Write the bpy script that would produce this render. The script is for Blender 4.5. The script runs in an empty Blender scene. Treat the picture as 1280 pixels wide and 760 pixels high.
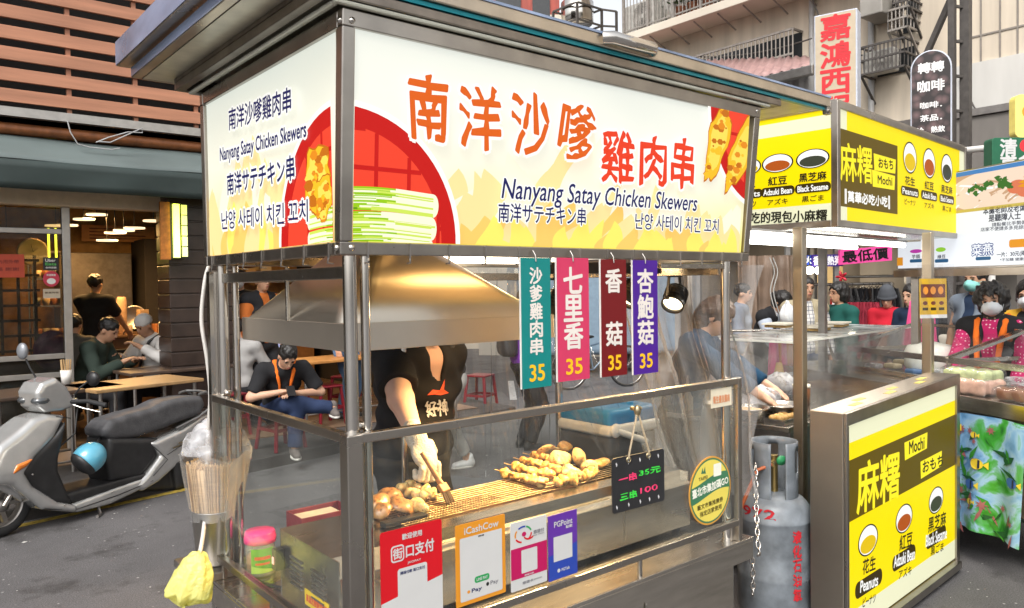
import bpy, bmesh, math, random
import numpy as np
from mathutils import Vector, Matrix
random.seed(7); np.random.seed(7)
R_ = math.radians
sc = bpy.context.scene
COL = sc.collection
# ------------------------------------------------------------------ camera
CAM = dict(x=-0.9645, y=-1.8478, z=1.65, yaw=0.68977, pitch=0.02447, roll=-0.01354, f=966.18)
_y, _p, _r = CAM['yaw'], CAM['pitch'], CAM['roll']
F_ = Vector((math.sin(_y)*math.cos(_p), math.cos(_y)*math.cos(_p), -math.sin(_p)))
_r0 = Vector((math.cos(_y), -math.sin(_y), 0)); _u0 = _r0.cross(F_)
RT = _r0*math.cos(_r) + _u0*math.sin(_r)
UP = -_r0*math.sin(_r) + _u0*math.cos(_r)
C_ = Vector((CAM['x'], CAM['y'], CAM['z']))
cd = bpy.data.cameras.new('camera'); cam = bpy.data.objects.new('camera', cd); COL.objects.link(cam)
cd.sensor_width = 36; cd.lens = CAM['f']/1280*36; cd.clip_start = .05; cd.clip_end = 500
m = Matrix.Identity(4)
for i in range(3):
    m[i][0], m[i][1], m[i][2], m[i][3] = RT[i], UP[i], -F_[i], C_[i]
cam.matrix_world = m
sc.camera = cam
# ------------------------------------------------------------------ world, sun, exposure
SUN_EL, SUN_AZ = R_(50), R_(238)          # azimuth measured from +Y towards +X
w = bpy.data.worlds.new('World'); sc.world = w; w.use_nodes = True
nt = w.node_tree; bg = nt.nodes['Background']
sky = nt.nodes.new('ShaderNodeTexSky'); sky.sky_type = 'NISHITA'; sky.sun_disc = False
sky.sun_elevation = SUN_EL; sky.sun_rotation = SUN_AZ; sky.dust_density = 4; sky.air_density = 1.2
hs = nt.nodes.new('ShaderNodeHueSaturation'); hs.inputs['Saturation'].default_value = .16; hs.inputs['Value'].default_value = 1.25
nt.links.new(sky.outputs[0], hs.inputs['Color']); nt.links.new(hs.outputs[0], bg.inputs[0])
bg.inputs[1].default_value = .15
sd = bpy.data.lights.new('sun', 'SUN'); sd.energy = 1.3; sd.angle = R_(22); sd.color = (1, .96, .9)
so = bpy.data.objects.new('sun', sd); COL.objects.link(so)
sv = Vector((math.sin(SUN_AZ)*math.cos(SUN_EL), math.cos(SUN_AZ)*math.cos(SUN_EL), math.sin(SUN_EL)))
so.rotation_euler = (-sv).to_track_quat('-Z', 'Y').to_euler()
sc.view_settings.view_transform = 'Standard'; sc.view_settings.look = 'None'
sc.view_settings.exposure = .55; sc.view_settings.gamma = 1
EM = .55                                   # radiance of a white backlit panel
sc.render.engine = 'CYCLES'
cy = sc.cycles
cy.max_bounces = 7; cy.diffuse_bounces = 3; cy.glossy_bounces = 4; cy.transparent_max_bounces = 16; cy.transmission_bounces = 4
cy.caustics_reflective = False; cy.caustics_refractive = False; cy.sample_clamp_indirect = 6
cy.use_denoising = True
# ------------------------------------------------------------------ placing
def ray(px, py): return F_ + RT*((px-640)/CAM['f']) - UP*((py-380)/CAM['f'])
def at(px, py, d): return C_ + ray(px, py)*d
def onz(px, py, z=0):
    d = ray(px, py); return C_ + d*((z-C_.z)/d.z)
def ony(px, py, Y):
    d = ray(px, py); return C_ + d*((Y-C_.y)/d.y)
def onx(px, py, X):
    d = ray(px, py); return C_ + d*((X-C_.x)/d.x)
class Plane:
    def __init__(s, o, u, v):
        s.o = Vector(o); s.u = Vector(u).normalized(); v = Vector(v); s.v = (v - s.u*v.dot(s.u)).normalized(); s.n = s.u.cross(s.v)
    def w(s, a, b, l=0): return s.o + s.u*a + s.v*b + s.n*l
    def px(s, x, y):
        d = ray(x, y); t = (s.o-C_).dot(s.n)/d.dot(s.n); p = C_ + d*t - s.o
        return p.dot(s.u), p.dot(s.v)
# ------------------------------------------------------------------ materials
MATS = {}
def node(nt, t, **k):
    n = nt.nodes.new(t)
    for a, b in k.items(): setattr(n, a, b)
    return n
def mat(name, color, rough=.5, metal=0, var=.08, scale=14, bump=0, bscale=80, emit=0, ecol=None, coat=0, stretch=(1, 1, 1), spec=.5, rvar=.0, sss=0):
    if name in MATS: return MATS[name]
    m = bpy.data.materials.new(name); m.use_nodes = True; nt = m.node_tree; b = nt.nodes['Principled BSDF']
    tc = node(nt, 'ShaderNodeTexCoord'); mp = node(nt, 'ShaderNodeMapping'); mp.inputs['Scale'].default_value = stretch
    nt.links.new(tc.outputs['Object'], mp.inputs[0])
    nz = node(nt, 'ShaderNodeTexNoise'); nz.inputs['Scale'].default_value = scale; nz.inputs['Detail'].default_value = 5
    nt.links.new(mp.outputs[0], nz.inputs[0])
    c = Vector(color[:3])
    rp = node(nt, 'ShaderNodeValToRGB'); e = rp.color_ramp.elements
    e[0].position = .3; e[1].position = .7
    e[0].color = (*(c*(1-var)), 1); e[1].color = (*[min(1, v) for v in c*(1+var)], 1)
    nt.links.new(nz.outputs[0], rp.inputs[0]); nt.links.new(rp.outputs[0], b.inputs['Base Color'])
    b.inputs['Roughness'].default_value = rough; b.inputs['Metallic'].default_value = metal
    b.inputs['Specular IOR Level'].default_value = spec
    if rvar:
        mr = node(nt, 'ShaderNodeMapRange'); mr.inputs[3].default_value = max(0.02, rough-rvar); mr.inputs[4].default_value = rough+rvar
        n2 = node(nt, 'ShaderNodeTexNoise'); n2.inputs['Scale'].default_value = scale*.45; n2.inputs['Detail'].default_value = 6
        nt.links.new(mp.outputs[0], n2.inputs[0]); nt.links.new(n2.outputs[0], mr.inputs[0]); nt.links.new(mr.outputs[0], b.inputs['Roughness'])
    if coat: b.inputs['Coat Weight'].default_value = coat; b.inputs['Coat Roughness'].default_value = .08
    if sss: b.inputs['Subsurface Weight'].default_value = sss; b.inputs['Subsurface Radius'].default_value = (.02, .008, .004); b.inputs['Subsurface Scale'].default_value = .3
    if bump:
        n3 = node(nt, 'ShaderNodeTexNoise'); n3.inputs['Scale'].default_value = bscale; n3.inputs['Detail'].default_value = 3
        nt.links.new(mp.outputs[0], n3.inputs[0])
        bp = node(nt, 'ShaderNodeBump'); bp.inputs['Strength'].default_value = bump; bp.inputs['Distance'].default_value = .01
        nt.links.new(n3.outputs[0], bp.inputs['Height']); nt.links.new(bp.outputs[0], b.inputs['Normal'])
    if emit:
        if ecol is None: nt.links.new(rp.outputs[0], b.inputs['Emission Color'])
        else: b.inputs['Emission Color'].default_value = (*ecol, 1)
        b.inputs['Emission Strength'].default_value = emit
    MATS[name] = m; return m
def srgb(r, g, b):
    f = lambda v: (v/12.92 if v <= .04045 else ((v+.055)/1.055)**2.4)
    return (f(r/255), f(g/255), f(b/255))
def ink(r, g, b, lit=True):                 # print on a backlit sheet: gives off the light of the lamp behind it
    n = 'print_%d_%d_%d%s' % (r, g, b, '_lit' if lit else '')
    c = srgb(r, g, b)
    if lit: return mat(n, tuple(v*.3 for v in c), .45, var=.03, scale=5, emit=EM, ecol=c, spec=.2)
    return mat(n, c, .45, var=.03, scale=5, spec=.2)
def brushed(name, c, rough=.3, st=(1, 1, 60), var=.12):
    return mat(name, c, rough, 1, var=var, scale=5, bump=.006, bscale=30, stretch=st, rvar=.07)
STEEL = brushed('brushed_steel', (.56, .53, .49), .27, (2, 2, 14))
STEELH = brushed('brushed_steel_along', (.55, .52, .47), .25, (1, 8, 8))
GUARD = mat('guard_steel', (.42, .39, .35), .27, 1, var=.12, scale=5, rvar=.08)
TUBE = mat('polished_steel_tube', (.6, .57, .53), .14, 1, var=.1, scale=6, rvar=.07)
FRAME = mat('sign_frame_steel', (.38, .35, .315), .3, 1, var=.16, scale=8, rvar=.1, stretch=(1, 1, 1))
DSTEEL = mat('dull_steel', (.36, .34, .32), .42, 1, var=.15, scale=10, rvar=.12)
BLACK = mat('black_plastic', (.012, .012, .013), .4, var=.2)
RUBBER = mat('black_rubber', (.016, .016, .017), .75, var=.25, bump=.2)
WHITE = mat('white_plastic', (.72, .7, .66), .4, var=.05)
def glass_mat(name, tint=(.93, .95, .93), dirt=.03, rough=.02, refl=1.0, dscale=6, dcol=(.8, .8, .78), streak=(1, 1, 1)):
    m = bpy.data.materials.new(name); m.use_nodes = True; nt = m.node_tree; nt.nodes.clear()
    out = node(nt, 'ShaderNodeOutputMaterial'); tr = node(nt, 'ShaderNodeBsdfTransparent'); tr.inputs[0].default_value = (*tint, 1)
    gl = node(nt, 'ShaderNodeBsdfGlossy'); gl.inputs['Roughness'].default_value = rough
    fr = node(nt, 'ShaderNodeLayerWeight'); fr.inputs[0].default_value = .5
    pw = node(nt, 'ShaderNodeMath', operation='POWER'); pw.inputs[1].default_value = 4.5; nt.links.new(fr.outputs['Facing'], pw.inputs[0])
    mu = node(nt, 'ShaderNodeMath', operation='MULTIPLY_ADD'); mu.inputs[1].default_value = .55*refl; mu.inputs[2].default_value = .025*refl; nt.links.new(pw.outputs[0], mu.inputs[0])
    mx = node(nt, 'ShaderNodeMixShader'); nt.links.new(mu.outputs[0], mx.inputs[0]); nt.links.new(tr.outputs[0], mx.inputs[1]); nt.links.new(gl.outputs[0], mx.inputs[2])
    df = node(nt, 'ShaderNodeBsdfDiffuse'); df.inputs[0].default_value = (*dcol, 1)
    tc = node(nt, 'ShaderNodeTexCoord'); mp = node(nt, 'ShaderNodeMapping'); mp.inputs['Scale'].default_value = streak; nt.links.new(tc.outputs['Object'], mp.inputs[0])
    nz = node(nt, 'ShaderNodeTexNoise'); nz.inputs['Scale'].default_value = dscale; nz.inputs['Detail'].default_value = 6; nt.links.new(mp.outputs[0], nz.inputs[0])
    mr = node(nt, 'ShaderNodeMapRange'); mr.inputs[1].default_value = .35; mr.inputs[2].default_value = .75; mr.inputs[3].default_value = dirt*.4; mr.inputs[4].default_value = dirt*2.2; nt.links.new(nz.outputs[0], mr.inputs[0])
    m2 = node(nt, 'ShaderNodeMixShader'); nt.links.new(mr.outputs[0], m2.inputs[0]); nt.links.new(mx.outputs[0], m2.inputs[1]); nt.links.new(df.outputs[0], m2.inputs[2])
    nt.links.new(m2.outputs[0], out.inputs[0]); MATS[name] = m; return m
GLASS = glass_mat('clear_acrylic', dirt=.013)
FILM = glass_mat('clear_plastic_film', (.95, .95, .95), .02, .05, 2.4, 7, (.85, .86, .88), (1, 1, .15))
FILM2 = glass_mat('cloudy_plastic_film', (.9, .9, .9), .17, .08, 2.0, 6, (.85, .83, .8), (1, 1, .12))
BAGM = glass_mat('thin_white_bag_film', (.85, .86, .88), .28, .12, 1.3, 14, (.85, .85, .87))
def lamp_mat(name, c, s):
    m = bpy.data.materials.new(name); m.use_nodes = True; b = m.node_tree.nodes['Principled BSDF']
    b.inputs['Base Color'].default_value = (.8, .8, .8, 1); b.inputs['Emission Color'].default_value = (*c, 1); b.inputs['Emission Strength'].default_value = s
    return m
# ------------------------------------------------------------------ objects
WM = {}
def link(o): COL.objects.link(o); return o
def tag(o, label=None, cat=None, group=None, kind=None):
    if label: o['label'] = label
    if cat: o['category'] = cat
    if group: o['group'] = group
    if kind: o['kind'] = kind
    return o
def thing(name, label, cat, loc=(0, 0, 0), rotz=0, group=None):
    o = bpy.data.objects.new(name, None); o.empty_display_size = .1; link(o)
    o.location = loc; o.rotation_euler = (0, 0, rotz)
    WM[o] = Matrix.Translation(Vector(loc)) @ Matrix.Rotation(rotz, 4, 'Z')
    return tag(o, label, cat, group)
def link_mesh(name, me, mats, parent=None, local=False, base=None):
    """me holds world coordinates unless local; the object is put at its base (or takes its parent's frame)"""
    for m_ in (mats if isinstance(mats, (list, tuple)) else [mats]): me.materials.append(m_)
    o = bpy.data.objects.new(name, me); link(o)
    if parent is not None:
        o.parent = parent
        if not local: me.transform(WM[parent].inverted())
        WM[o] = WM[parent]
    else:
        if base is None:
            n = len(me.vertices); co = np.empty(n*3); me.vertices.foreach_get('co', co); co = co.reshape(-1, 3)
            lo, hi = co.min(0), co.max(0); base = ((lo[0]+hi[0])/2, (lo[1]+hi[1])/2, lo[2])
        T = Matrix.Translation(Vector(base))
        if not local: me.transform(T.inverted())
        o.location = base; WM[o] = T
    return o
class MB:
    def __init__(s): s.v = []; s.f = []; s.m = []; s.sm = []; s.marks = []
    def add(s, vs, fs, mi=0, smooth=False):
        n = len(s.v); s.v += [tuple(v) for v in vs]
        for f in fs: s.f.append(tuple(i+n for i in f)); s.m.append(mi); s.sm.append(smooth)
        return s
    def hexa(s, p, mi=0):                      # 8 points: bottom loop then top loop
        return s.add(p, [(3, 2, 1, 0), (4, 5, 6, 7), (0, 1, 5, 4), (1, 2, 6, 5), (2, 3, 7, 6), (3, 0, 4, 7)], mi)
    def box(s, c, d, rz=0, mi=0, M=None):
        x, y, z = d[0]/2, d[1]/2, d[2]/2
        p = [Vector(q) for q in ((-x, -y, -z), (x, -y, -z), (x, y, -z), (-x, y, -z), (-x, -y, z), (x, -y, z), (x, y, z), (-x, y, z))]
        Q = Matrix.Rotation(rz, 3, 'Z') if M is None else M
        return s.hexa([Q @ q + Vector(c) for q in p], mi)
    def b2(s, lo, hi, mi=0): return s.box([(a+b)/2 for a, b in zip(lo, hi)], [b-a for a, b in zip(lo, hi)], 0, mi)
    def bar(s, a, b, w, h, mi=0, up=(0, 0, 1)):
        a, b = Vector(a), Vector(b); d = (b-a).normalized(); u = Vector(up)
        if abs(d.dot(u)) > .98: u = Vector((1, 0, 0))
        sx = d.cross(u).normalized(); uz = sx.cross(d)
        q = [(-1, -1), (1, -1), (1, 1), (-1, 1)]
        return s.hexa([a+sx*(i*w/2)+uz*(j*h/2) for i, j in q]+[b+sx*(i*w/2)+uz*(j*h/2) for i, j in q], mi)
    def tube(s, pts, r, n=10, mi=0, caps=True, closed=False):
        pts = [Vector(p) for p in pts]; N = len(pts)
        rs = r if isinstance(r, (list, tuple)) else [r]*N
        vs = []; fs = []; prev = None
        for i, p in enumerate(pts):
            if closed: d = pts[(i+1) % N]-pts[i-1]
            else: d = pts[min(i+1, N-1)]-pts[max(i-1, 0)]
            d = d.normalized() if d.length > 1e-9 else Vector((0, 0, 1))
            if prev is None:
                u = Vector((0, 0, 1)) if abs(d.z) < .9 else Vector((1, 0, 0)); prev = d.cross(u).normalized()
            a = (prev - d*prev.dot(d)).normalized(); prev = a; b = d.cross(a)
            for k in range(n):
                t = 2*math.pi*k/n; vs.append(p+a*(math.cos(t)*rs[i])+b*(math.sin(t)*rs[i]))
        for i in range(N if closed else N-1):
            j = (i+1) % N
            for k in range(n): fs.append((i*n+k, i*n+(k+1) % n, j*n+(k+1) % n, j*n+k))
        s.add(vs, fs, mi, True)
        if caps and not closed: s.add(vs[:n], [tuple(range(n))[::-1]], mi); s.add(vs[-n:], [tuple(range(n))], mi)
        return s
    def lathe(s, prof, c=(0, 0, 0), axis=(0, 0, 1), n=24, mi=0, smooth=True):
        ax = Vector(axis).normalized(); u = Vector((1, 0, 0)) if abs(ax.x) < .9 else Vector((0, 1, 0))
        a = ax.cross(u).normalized(); b = ax.cross(a); c = Vector(c); vs = []; fs = []
        for r, h in prof:
            for k in range(n):
                t = 2*math.pi*k/n; vs.append(c+ax*h+a*(math.cos(t)*r)+b*(math.sin(t)*r))
        for i in range(len(prof)-1):
            for k in range(n): fs.append((i*n+k, i*n+(k+1) % n, (i+1)*n+(k+1) % n, (i+1)*n+k))
        return s.add(vs, fs, mi, smooth)
    def ell(s, c, r, n=16, mi=0, M=None, jit=0):
        c = Vector(c); vs = []; fs = []; m_ = n//2
        for i in range(m_+1):
            ph = math.pi*i/m_
            for k in range(n):
                t = 2*math.pi*k/n; q = Vector((r[0]*math.sin(ph)*math.cos(t), r[1]*math.sin(ph)*math.sin(t), r[2]*math.cos(ph)))
                if jit: q *= 1+jit*(math.sin(3*t+c.x*50+ph*4)*.5+math.sin(5*t-ph*6+c.y*70)*.5)
                vs.append((M @ q if M is not None else q)+c)
        for i in range(m_):
            for k in range(n): fs.append((i*n+k, (i+1)*n+k, (i+1)*n+(k+1) % n, i*n+(k+1) % n))
        return s.add(vs, fs, mi, True)
    def prism(s, pts2, plane, l0, l1, mi=0):     # outline on a plane, between two heights above it
        n = len(pts2)
        ar = sum(pts2[i][0]*pts2[(i+1) % n][1]-pts2[(i+1) % n][0]*pts2[i][1] for i in range(n))
        if ar < 0: pts2 = pts2[::-1]
        a = [plane.w(u, v, l0) for u, v in pts2]; b = [plane.w(u, v, l1) for u, v in pts2]
        return s.add(a+b, [tuple(range(n))[::-1], tuple(range(n, 2*n))]+[(i, (i+1) % n, n+(i+1) % n, n+i) for i in range(n)], mi)
    def poly(s, pts2, plane, l, mi=0):           # flat print
        n = len(pts2)
        ar = sum(pts2[i][0]*pts2[(i+1) % n][1]-pts2[(i+1) % n][0]*pts2[i][1] for i in range(n))
        if ar < 0: pts2 = pts2[::-1]
        return s.add([plane.w(u, v, l) for u, v in pts2], [tuple(range(n))], mi)
    def sheet(s, fn, nu, nv, mi=0, smooth=True):
        vs = [fn(i/nu, j/nv) for j in range(nv+1) for i in range(nu+1)]
        return s.add(vs, [(j*(nu+1)+i, j*(nu+1)+i+1, (j+1)*(nu+1)+i+1, (j+1)*(nu+1)+i) for j in range(nv) for i in range(nu)], mi, smooth)
    def mesh(s):
        me = bpy.data.meshes.new('m'); me.from_pydata(s.v, [], s.f); me.update()
        me.polygons.foreach_set('material_index', s.m); me.polygons.foreach_set('use_smooth', s.sm); return me
    def build(s, name, mats, parent=None, bevel=0, local=False, base=None, solid=0):
        if name == 'lettering' and len(s.marks) > 1:     # one object per line of writing
            cuts = [0]+[k for k, _ in s.marks[1:]]+[len(s.f)]
            for a, c in zip(cuts, cuts[1:]):
                q = MB(); used = {}
                for f in s.f[a:c]: q.f.append(tuple(used.setdefault(i, len(used)) for i in f))
                q.v = [s.v[i] for i in used]; q.m = s.m[a:c]; q.sm = s.sm[a:c]; o = q.build(name, mats, parent, bevel, local, base, solid)
            return o
        o = link_mesh(name, s.mesh(), mats, parent, local, base)
        if solid:
            sm = o.modifiers.new('thickness', 'SOLIDIFY'); sm.thickness = solid; sm.offset = 0
        if bevel:
            b = o.modifiers.new('edges', 'BEVEL'); b.width = bevel; b.segments = 2; b.limit_method = 'ANGLE'; b.angle_limit = R_(40); b.harden_normals = False
        return o
def single(mb, name, mats, label, cat, group=None, kind=None, **k): return tag(mb.build(name, mats, **k), label, cat, group, kind)
def dup_tree(o, parent=None, M=None):
    c = o.copy(); COL.objects.link(c)
    if parent: c.parent = parent
    for ch in [x for x in bpy.data.objects if x.parent == o]: dup_tree(ch, c)
    return c
def circ(cu, cv, ru, rv=None, n=40, a0=0, a1=2*math.pi):
    rv = ru if rv is None else rv
    full = abs(a1-a0-2*math.pi) < 1e-6
    return [(cu+ru*math.cos(a0+(a1-a0)*k/(n if full else n-1)), cv+rv*math.sin(a0+(a1-a0)*k/(n if full else n-1))) for k in range(n)]
def clip(poly, lo, hi):                          # clip a 2-D outline to a rectangle
    for ax, s_, lim in ((0, 1, lo[0]), (0, -1, -hi[0]), (1, 1, lo[1]), (1, -1, -hi[1])):
        out = []
        for i in range(len(poly)):
            a, b = poly[i-1], poly[i]; da, db = s_*a[ax]-lim, s_*b[ax]-lim
            if da*db < 0:
                t = da/(da-db); out.append((a[0]+(b[0]-a[0])*t, a[1]+(b[1]-a[1])*t))
            if db >= 0: out.append(b)
        poly = out
        if len(poly) < 3: return []
    return poly
def rrect(u0, v0, u1, v1, r, n=5):
    o = []
    for cx, cy_, a in ((u1-r, v1-r, 0), (u0+r, v1-r, 1), (u0+r, v0+r, 2), (u1-r, v0+r, 3)):
        o += [(cx+r*math.cos((a+k/n)*math.pi/2), cy_+r*math.sin((a+k/n)*math.pi/2)) for k in range(n+1)]
    return o
# ------------------------------------------------------------------ lettering
GL = {}
def glyph(t):
    if t in GL: return GL[t]
    c = bpy.data.curves.new('t', 'FONT'); c.body = t; c.size = 1; c.resolution_u = 3
    o = bpy.data.objects.new('t', c); COL.objects.link(o)
    dg = bpy.context.evaluated_depsgraph_get(); dg.update()
    me = bpy.data.meshes.new_from_object(o.evaluated_get(dg))
    vs = np.array([v.co[:2] for v in me.vertices]) if len(me.vertices) else np.zeros((1, 2)); fs = [tuple(p.vertices) for p in me.polygons]
    bpy.data.objects.remove(o); bpy.data.curves.remove(c); bpy.data.meshes.remove(me)
    GL[t] = (vs, fs); return GL[t]
def text(mb, pl, t, a, b, hgt, mi=0, bold=0, layer=.0006, shear=0, wob=0, halo=False):
    """write t on plane pl between plane points a and b (middle of the line), letters hgt high; bold thickens the strokes"""
    if not halo: bold = min(bold, .03*hgt)
    if not mb.marks or mb.marks[-1][1] != t: mb.marks.append((len(mb.f), t))
    vs, fs = glyph(t)
    lo, hi = vs.min(0), vs.max(0); d = hi-lo; d[d < 1e-6] = 1
    q = (vs-lo)/d - .5
    a, b = np.array(a), np.array(b); L = np.hypot(*(b-a)); e = (b-a)/max(L, 1e-9); f = np.array((-e[1], e[0]))
    x = q[:, 0]*L + shear*q[:, 1]*hgt; y = q[:, 1]*hgt
    if wob:
        x = x + wob*hgt*np.sin(q[:, 1]*23+q[:, 0]*17+len(t)); y = y + wob*hgt*np.sin(q[:, 0]*29+q[:, 1]*11)
    ctr = (a+b)/2
    offs = [(0, 0)]
    if bold: offs += [(bold*math.cos(k*math.pi/4), bold*math.sin(k*math.pi/4)) for k in range(8)]
    for k, (ox, oy) in enumerate(offs):
        P = ctr[None]+np.outer(x+ox, e)+np.outer(y+oy, f)
        mb.add([pl.w(u, v, layer+k*2.5e-5) for u, v in P], fs, mi)
def ptext(mb, pl, t, x0, y0, x1, y1, hpx, mi=0, bold=0, **k):
    """the same, laid out from where the line stands in the photograph"""
    a, b = pl.px(x0, y0), pl.px(x1, y1); xm, ym = (x0+x1)/2, (y0+y1)/2
    p, q = pl.px(xm, ym-hpx/2), pl.px(xm, ym+hpx/2)
    text(mb, pl, t, a, b, math.hypot(p[0]-q[0], p[1]-q[1]), mi, bold, **k)
def ppoly(pl, pts): return [pl.px(x, y) for x, y in pts]
# ------------------------------------------------------------------ soft shapes: signed distances meshed by surface nets
def _seg(P, a, b):
    a, b = np.array(a, float), np.array(b, float); ab = b-a; t = np.clip(((P-a)@ab)/max(ab@ab, 1e-12), 0, 1)
    return np.sqrt((((P-a)-t[..., None]*ab)**2).sum(-1)), t
class SDF:
    def __init__(s): s.p = []; s.noise = None
    def cone(s, a, b, ra, rb, k=.02, op=1, cut=None):
        f = lambda P: (lambda dt: dt[0]-(ra+(rb-ra)*dt[1]))(_seg(P, a, b))
        if cut is not None:
            c, n = np.array(cut[0], float), np.array(cut[1], float); n = n/np.linalg.norm(n); g = f
            f = lambda P: np.maximum(g(P), (P-c)@n)
        r = max(ra, rb); a_, b_ = np.array(a, float), np.array(b, float)
        s.p.append((f, np.minimum(a_, b_)-r, np.maximum(a_, b_)+r, k, op)); return s
    def ell(s, c, r, k=.02, op=1, M=None, cut=None):
        c = np.array(c, float); r = np.array(r, float); A = np.array(M) if M is not None else np.eye(3)
        def f(P):
            q = (P-c)@A; k0 = np.sqrt(((q/r)**2).sum(-1)); k1 = np.sqrt(((q/r**2)**2).sum(-1))
            d = k0*(k0-1)/np.maximum(k1, 1e-9)
            if cut is not None:
                n = np.array(cut[1], float); n /= np.linalg.norm(n); d = np.maximum(d, (P-np.array(cut[0]))@n)
            return d
        R = np.full(3, r.max()) if M is not None else r
        s.p.append((f, c-R, c+R, k, op)); return s
    def box(s, c, h, r=.01, k=.01, op=1, M=None):
        c = np.array(c, float); h = np.array(h, float); A = np.array(M) if M is not None else np.eye(3)
        def f(P):
            q = np.abs((P-c)@A)-h+r; return np.sqrt((np.maximum(q, 0)**2).sum(-1))+np.minimum(q.max(-1), 0)-r
        R = np.full(3, np.linalg.norm(h)) if M is not None else h
        s.p.append((f, c-R, c+R, k, op)); return s
    def slab(s, pts, hw, r=.02, k=.02, op=1, y0=0, wf=None):
        """outline in the local x-z plane, hw thick either side of y0 (wf(x, z) scales the half width), edges rounded by r"""
        pts = np.array(pts, float); hm = hw
        def f(P):
            x, y, z = P[..., 0], P[..., 1]-y0, P[..., 2]; d = np.full(x.shape, 1e9); ins = np.zeros(x.shape, bool)
            for i in range(len(pts)):
                (ax, az), (bx, bz) = pts[i-1], pts[i]; ex, ez = bx-ax, bz-az
                t = np.clip(((x-ax)*ex+(z-az)*ez)/max(ex*ex+ez*ez, 1e-12), 0, 1)
                d = np.minimum(d, np.hypot(x-ax-t*ex, z-az-t*ez))
                c = ((az > z) != (bz > z)) & (x < (bx-ax)*(z-az)/(bz-az if abs(bz-az) > 1e-12 else 1e-12)+ax); ins ^= c
            d = np.where(ins, -d, d)+r; e = np.abs(y)-(hw if wf is None else hw*wf(x, z))+r
            return np.minimum(np.maximum(d, e), 0)+np.hypot(np.maximum(d, 0), np.maximum(e, 0))-r
        lo = np.array((pts[:, 0].min(), y0-hm*1.3, pts[:, 1].min())); hi = np.array((pts[:, 0].max(), y0+hm*1.3, pts[:, 1].max()))
        s.p.append((f, lo, hi, k, op)); return s
    def mesh(s, h):
        lo = np.min([p[1] for p in s.p if p[4] > 0], 0)-3*h; hi = np.max([p[2] for p in s.p if p[4] > 0], 0)+3*h
        n = np.ceil((hi-lo)/h).astype(int)+1
        F = np.full(n, 1.0)
        ax = [lo[i]+h*np.arange(n[i]) for i in range(3)]
        for f, a, b, k, op in s.p:
            m_ = k+3*h; i0 = np.clip(np.floor((a-m_-lo)/h).astype(int), 0, n); i1 = np.clip(np.ceil((b+m_-lo)/h).astype(int)+1, 0, n)
            if (i1 <= i0).any(): continue
            G = np.stack(np.meshgrid(*[ax[i][i0[i]:i1[i]] for i in range(3)], indexing='ij'), -1)
            d = f(G); sl = tuple(slice(i0[i], i1[i]) for i in range(3)); o = F[sl]
            if op > 0:
                e = np.maximum(k-np.abs(o-d), 0)/k; F[sl] = np.minimum(o, d)-e*e*k*.25
            else:
                d = -d; e = np.maximum(k-np.abs(o-d), 0)/k; F[sl] = np.maximum(o, d)+e*e*k*.25
        if s.noise: F += s.noise(*np.meshgrid(*ax, indexing='ij'))
        V, Q = nets(F, lo, h)
        me = bpy.data.meshes.new('m'); me.from_pydata(V.tolist(), [], Q.tolist()); me.update()
        me.polygons.foreach_set('use_smooth', [True]*len(Q)); return me
def nets(F, lo, h):
    I = F < 0; nx, ny, nz = F.shape
    cs = [(i, j, k) for i in (0, 1) for j in (0, 1) for k in (0, 1)]
    S = sum(I[i:nx-1+i, j:ny-1+j, k:nz-1+k].astype(int) for i, j, k in cs)
    act = np.argwhere((S > 0) & (S < 8)); idx = -np.ones(S.shape, int); idx[tuple(act.T)] = np.arange(len(act))
    val = {c: F[act[:, 0]+c[0], act[:, 1]+c[1], act[:, 2]+c[2]] for c in cs}
    acc = np.zeros((len(act), 3)); cnt = np.zeros(len(act))
    for c in cs:
        for a in range(3):
            if c[a]: continue
            d = list(c); d[a] = 1; d = tuple(d); va, vb = val[c], val[d]; x = (va < 0) != (vb < 0)
            t = np.where(x, va/np.where(x, va-vb, 1), 0); p = np.tile(np.array(c, float), (len(act), 1)); p[:, a] = t
            acc += np.where(x[:, None], p, 0); cnt += x
    V = lo+h*(act+acc/np.maximum(cnt, 1)[:, None])
    Q = []
    for a in range(3):
        b, c = (a+1) % 3, (a+2) % 3
        sl0 = [slice(None)]*3; sl1 = [slice(None)]*3; sl0[a] = slice(0, -1); sl1[a] = slice(1, None)
        for s_ in (sl0, sl1): s_[b] = slice(1, -1); s_[c] = slice(1, -1)
        A, B = I[tuple(sl0)], I[tuple(sl1)]
        for flip, M in ((0, A & ~B), (1, ~A & B)):
            e = np.argwhere(M)
            if not len(e): continue
            e[:, b] += 1; e[:, c] += 1
            def g(db, dc):
                q = e.copy(); q[:, b] += db; q[:, c] += dc; return idx[tuple(q.T)]
            q = np.stack([g(-1, -1), g(0, -1), g(0, 0), g(-1, 0)], 1)
            Q.append(q[:, ::-1] if flip else q)
    Q = np.concatenate(Q) if Q else np.zeros((0, 4), int)
    return V, Q[(Q >= 0).all(1)]
def soft(s, h, name, m_, parent=None, local=False, base=None, smooth=2):
    o = link_mesh(name, s.mesh(h), m_, parent, local, base)
    if smooth:
        sm = o.modifiers.new('smooth', 'SMOOTH'); sm.iterations = smooth; sm.factor = .5
    return o
def hair_noise(amp, fr): return lambda x, y, z: amp*(np.sin(x*fr+np.sin(z*fr*.7)*2)+np.sin(y*fr*1.1+z*fr*.3)+.6*np.sin((x+y)*fr*2.1))*.5
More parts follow.
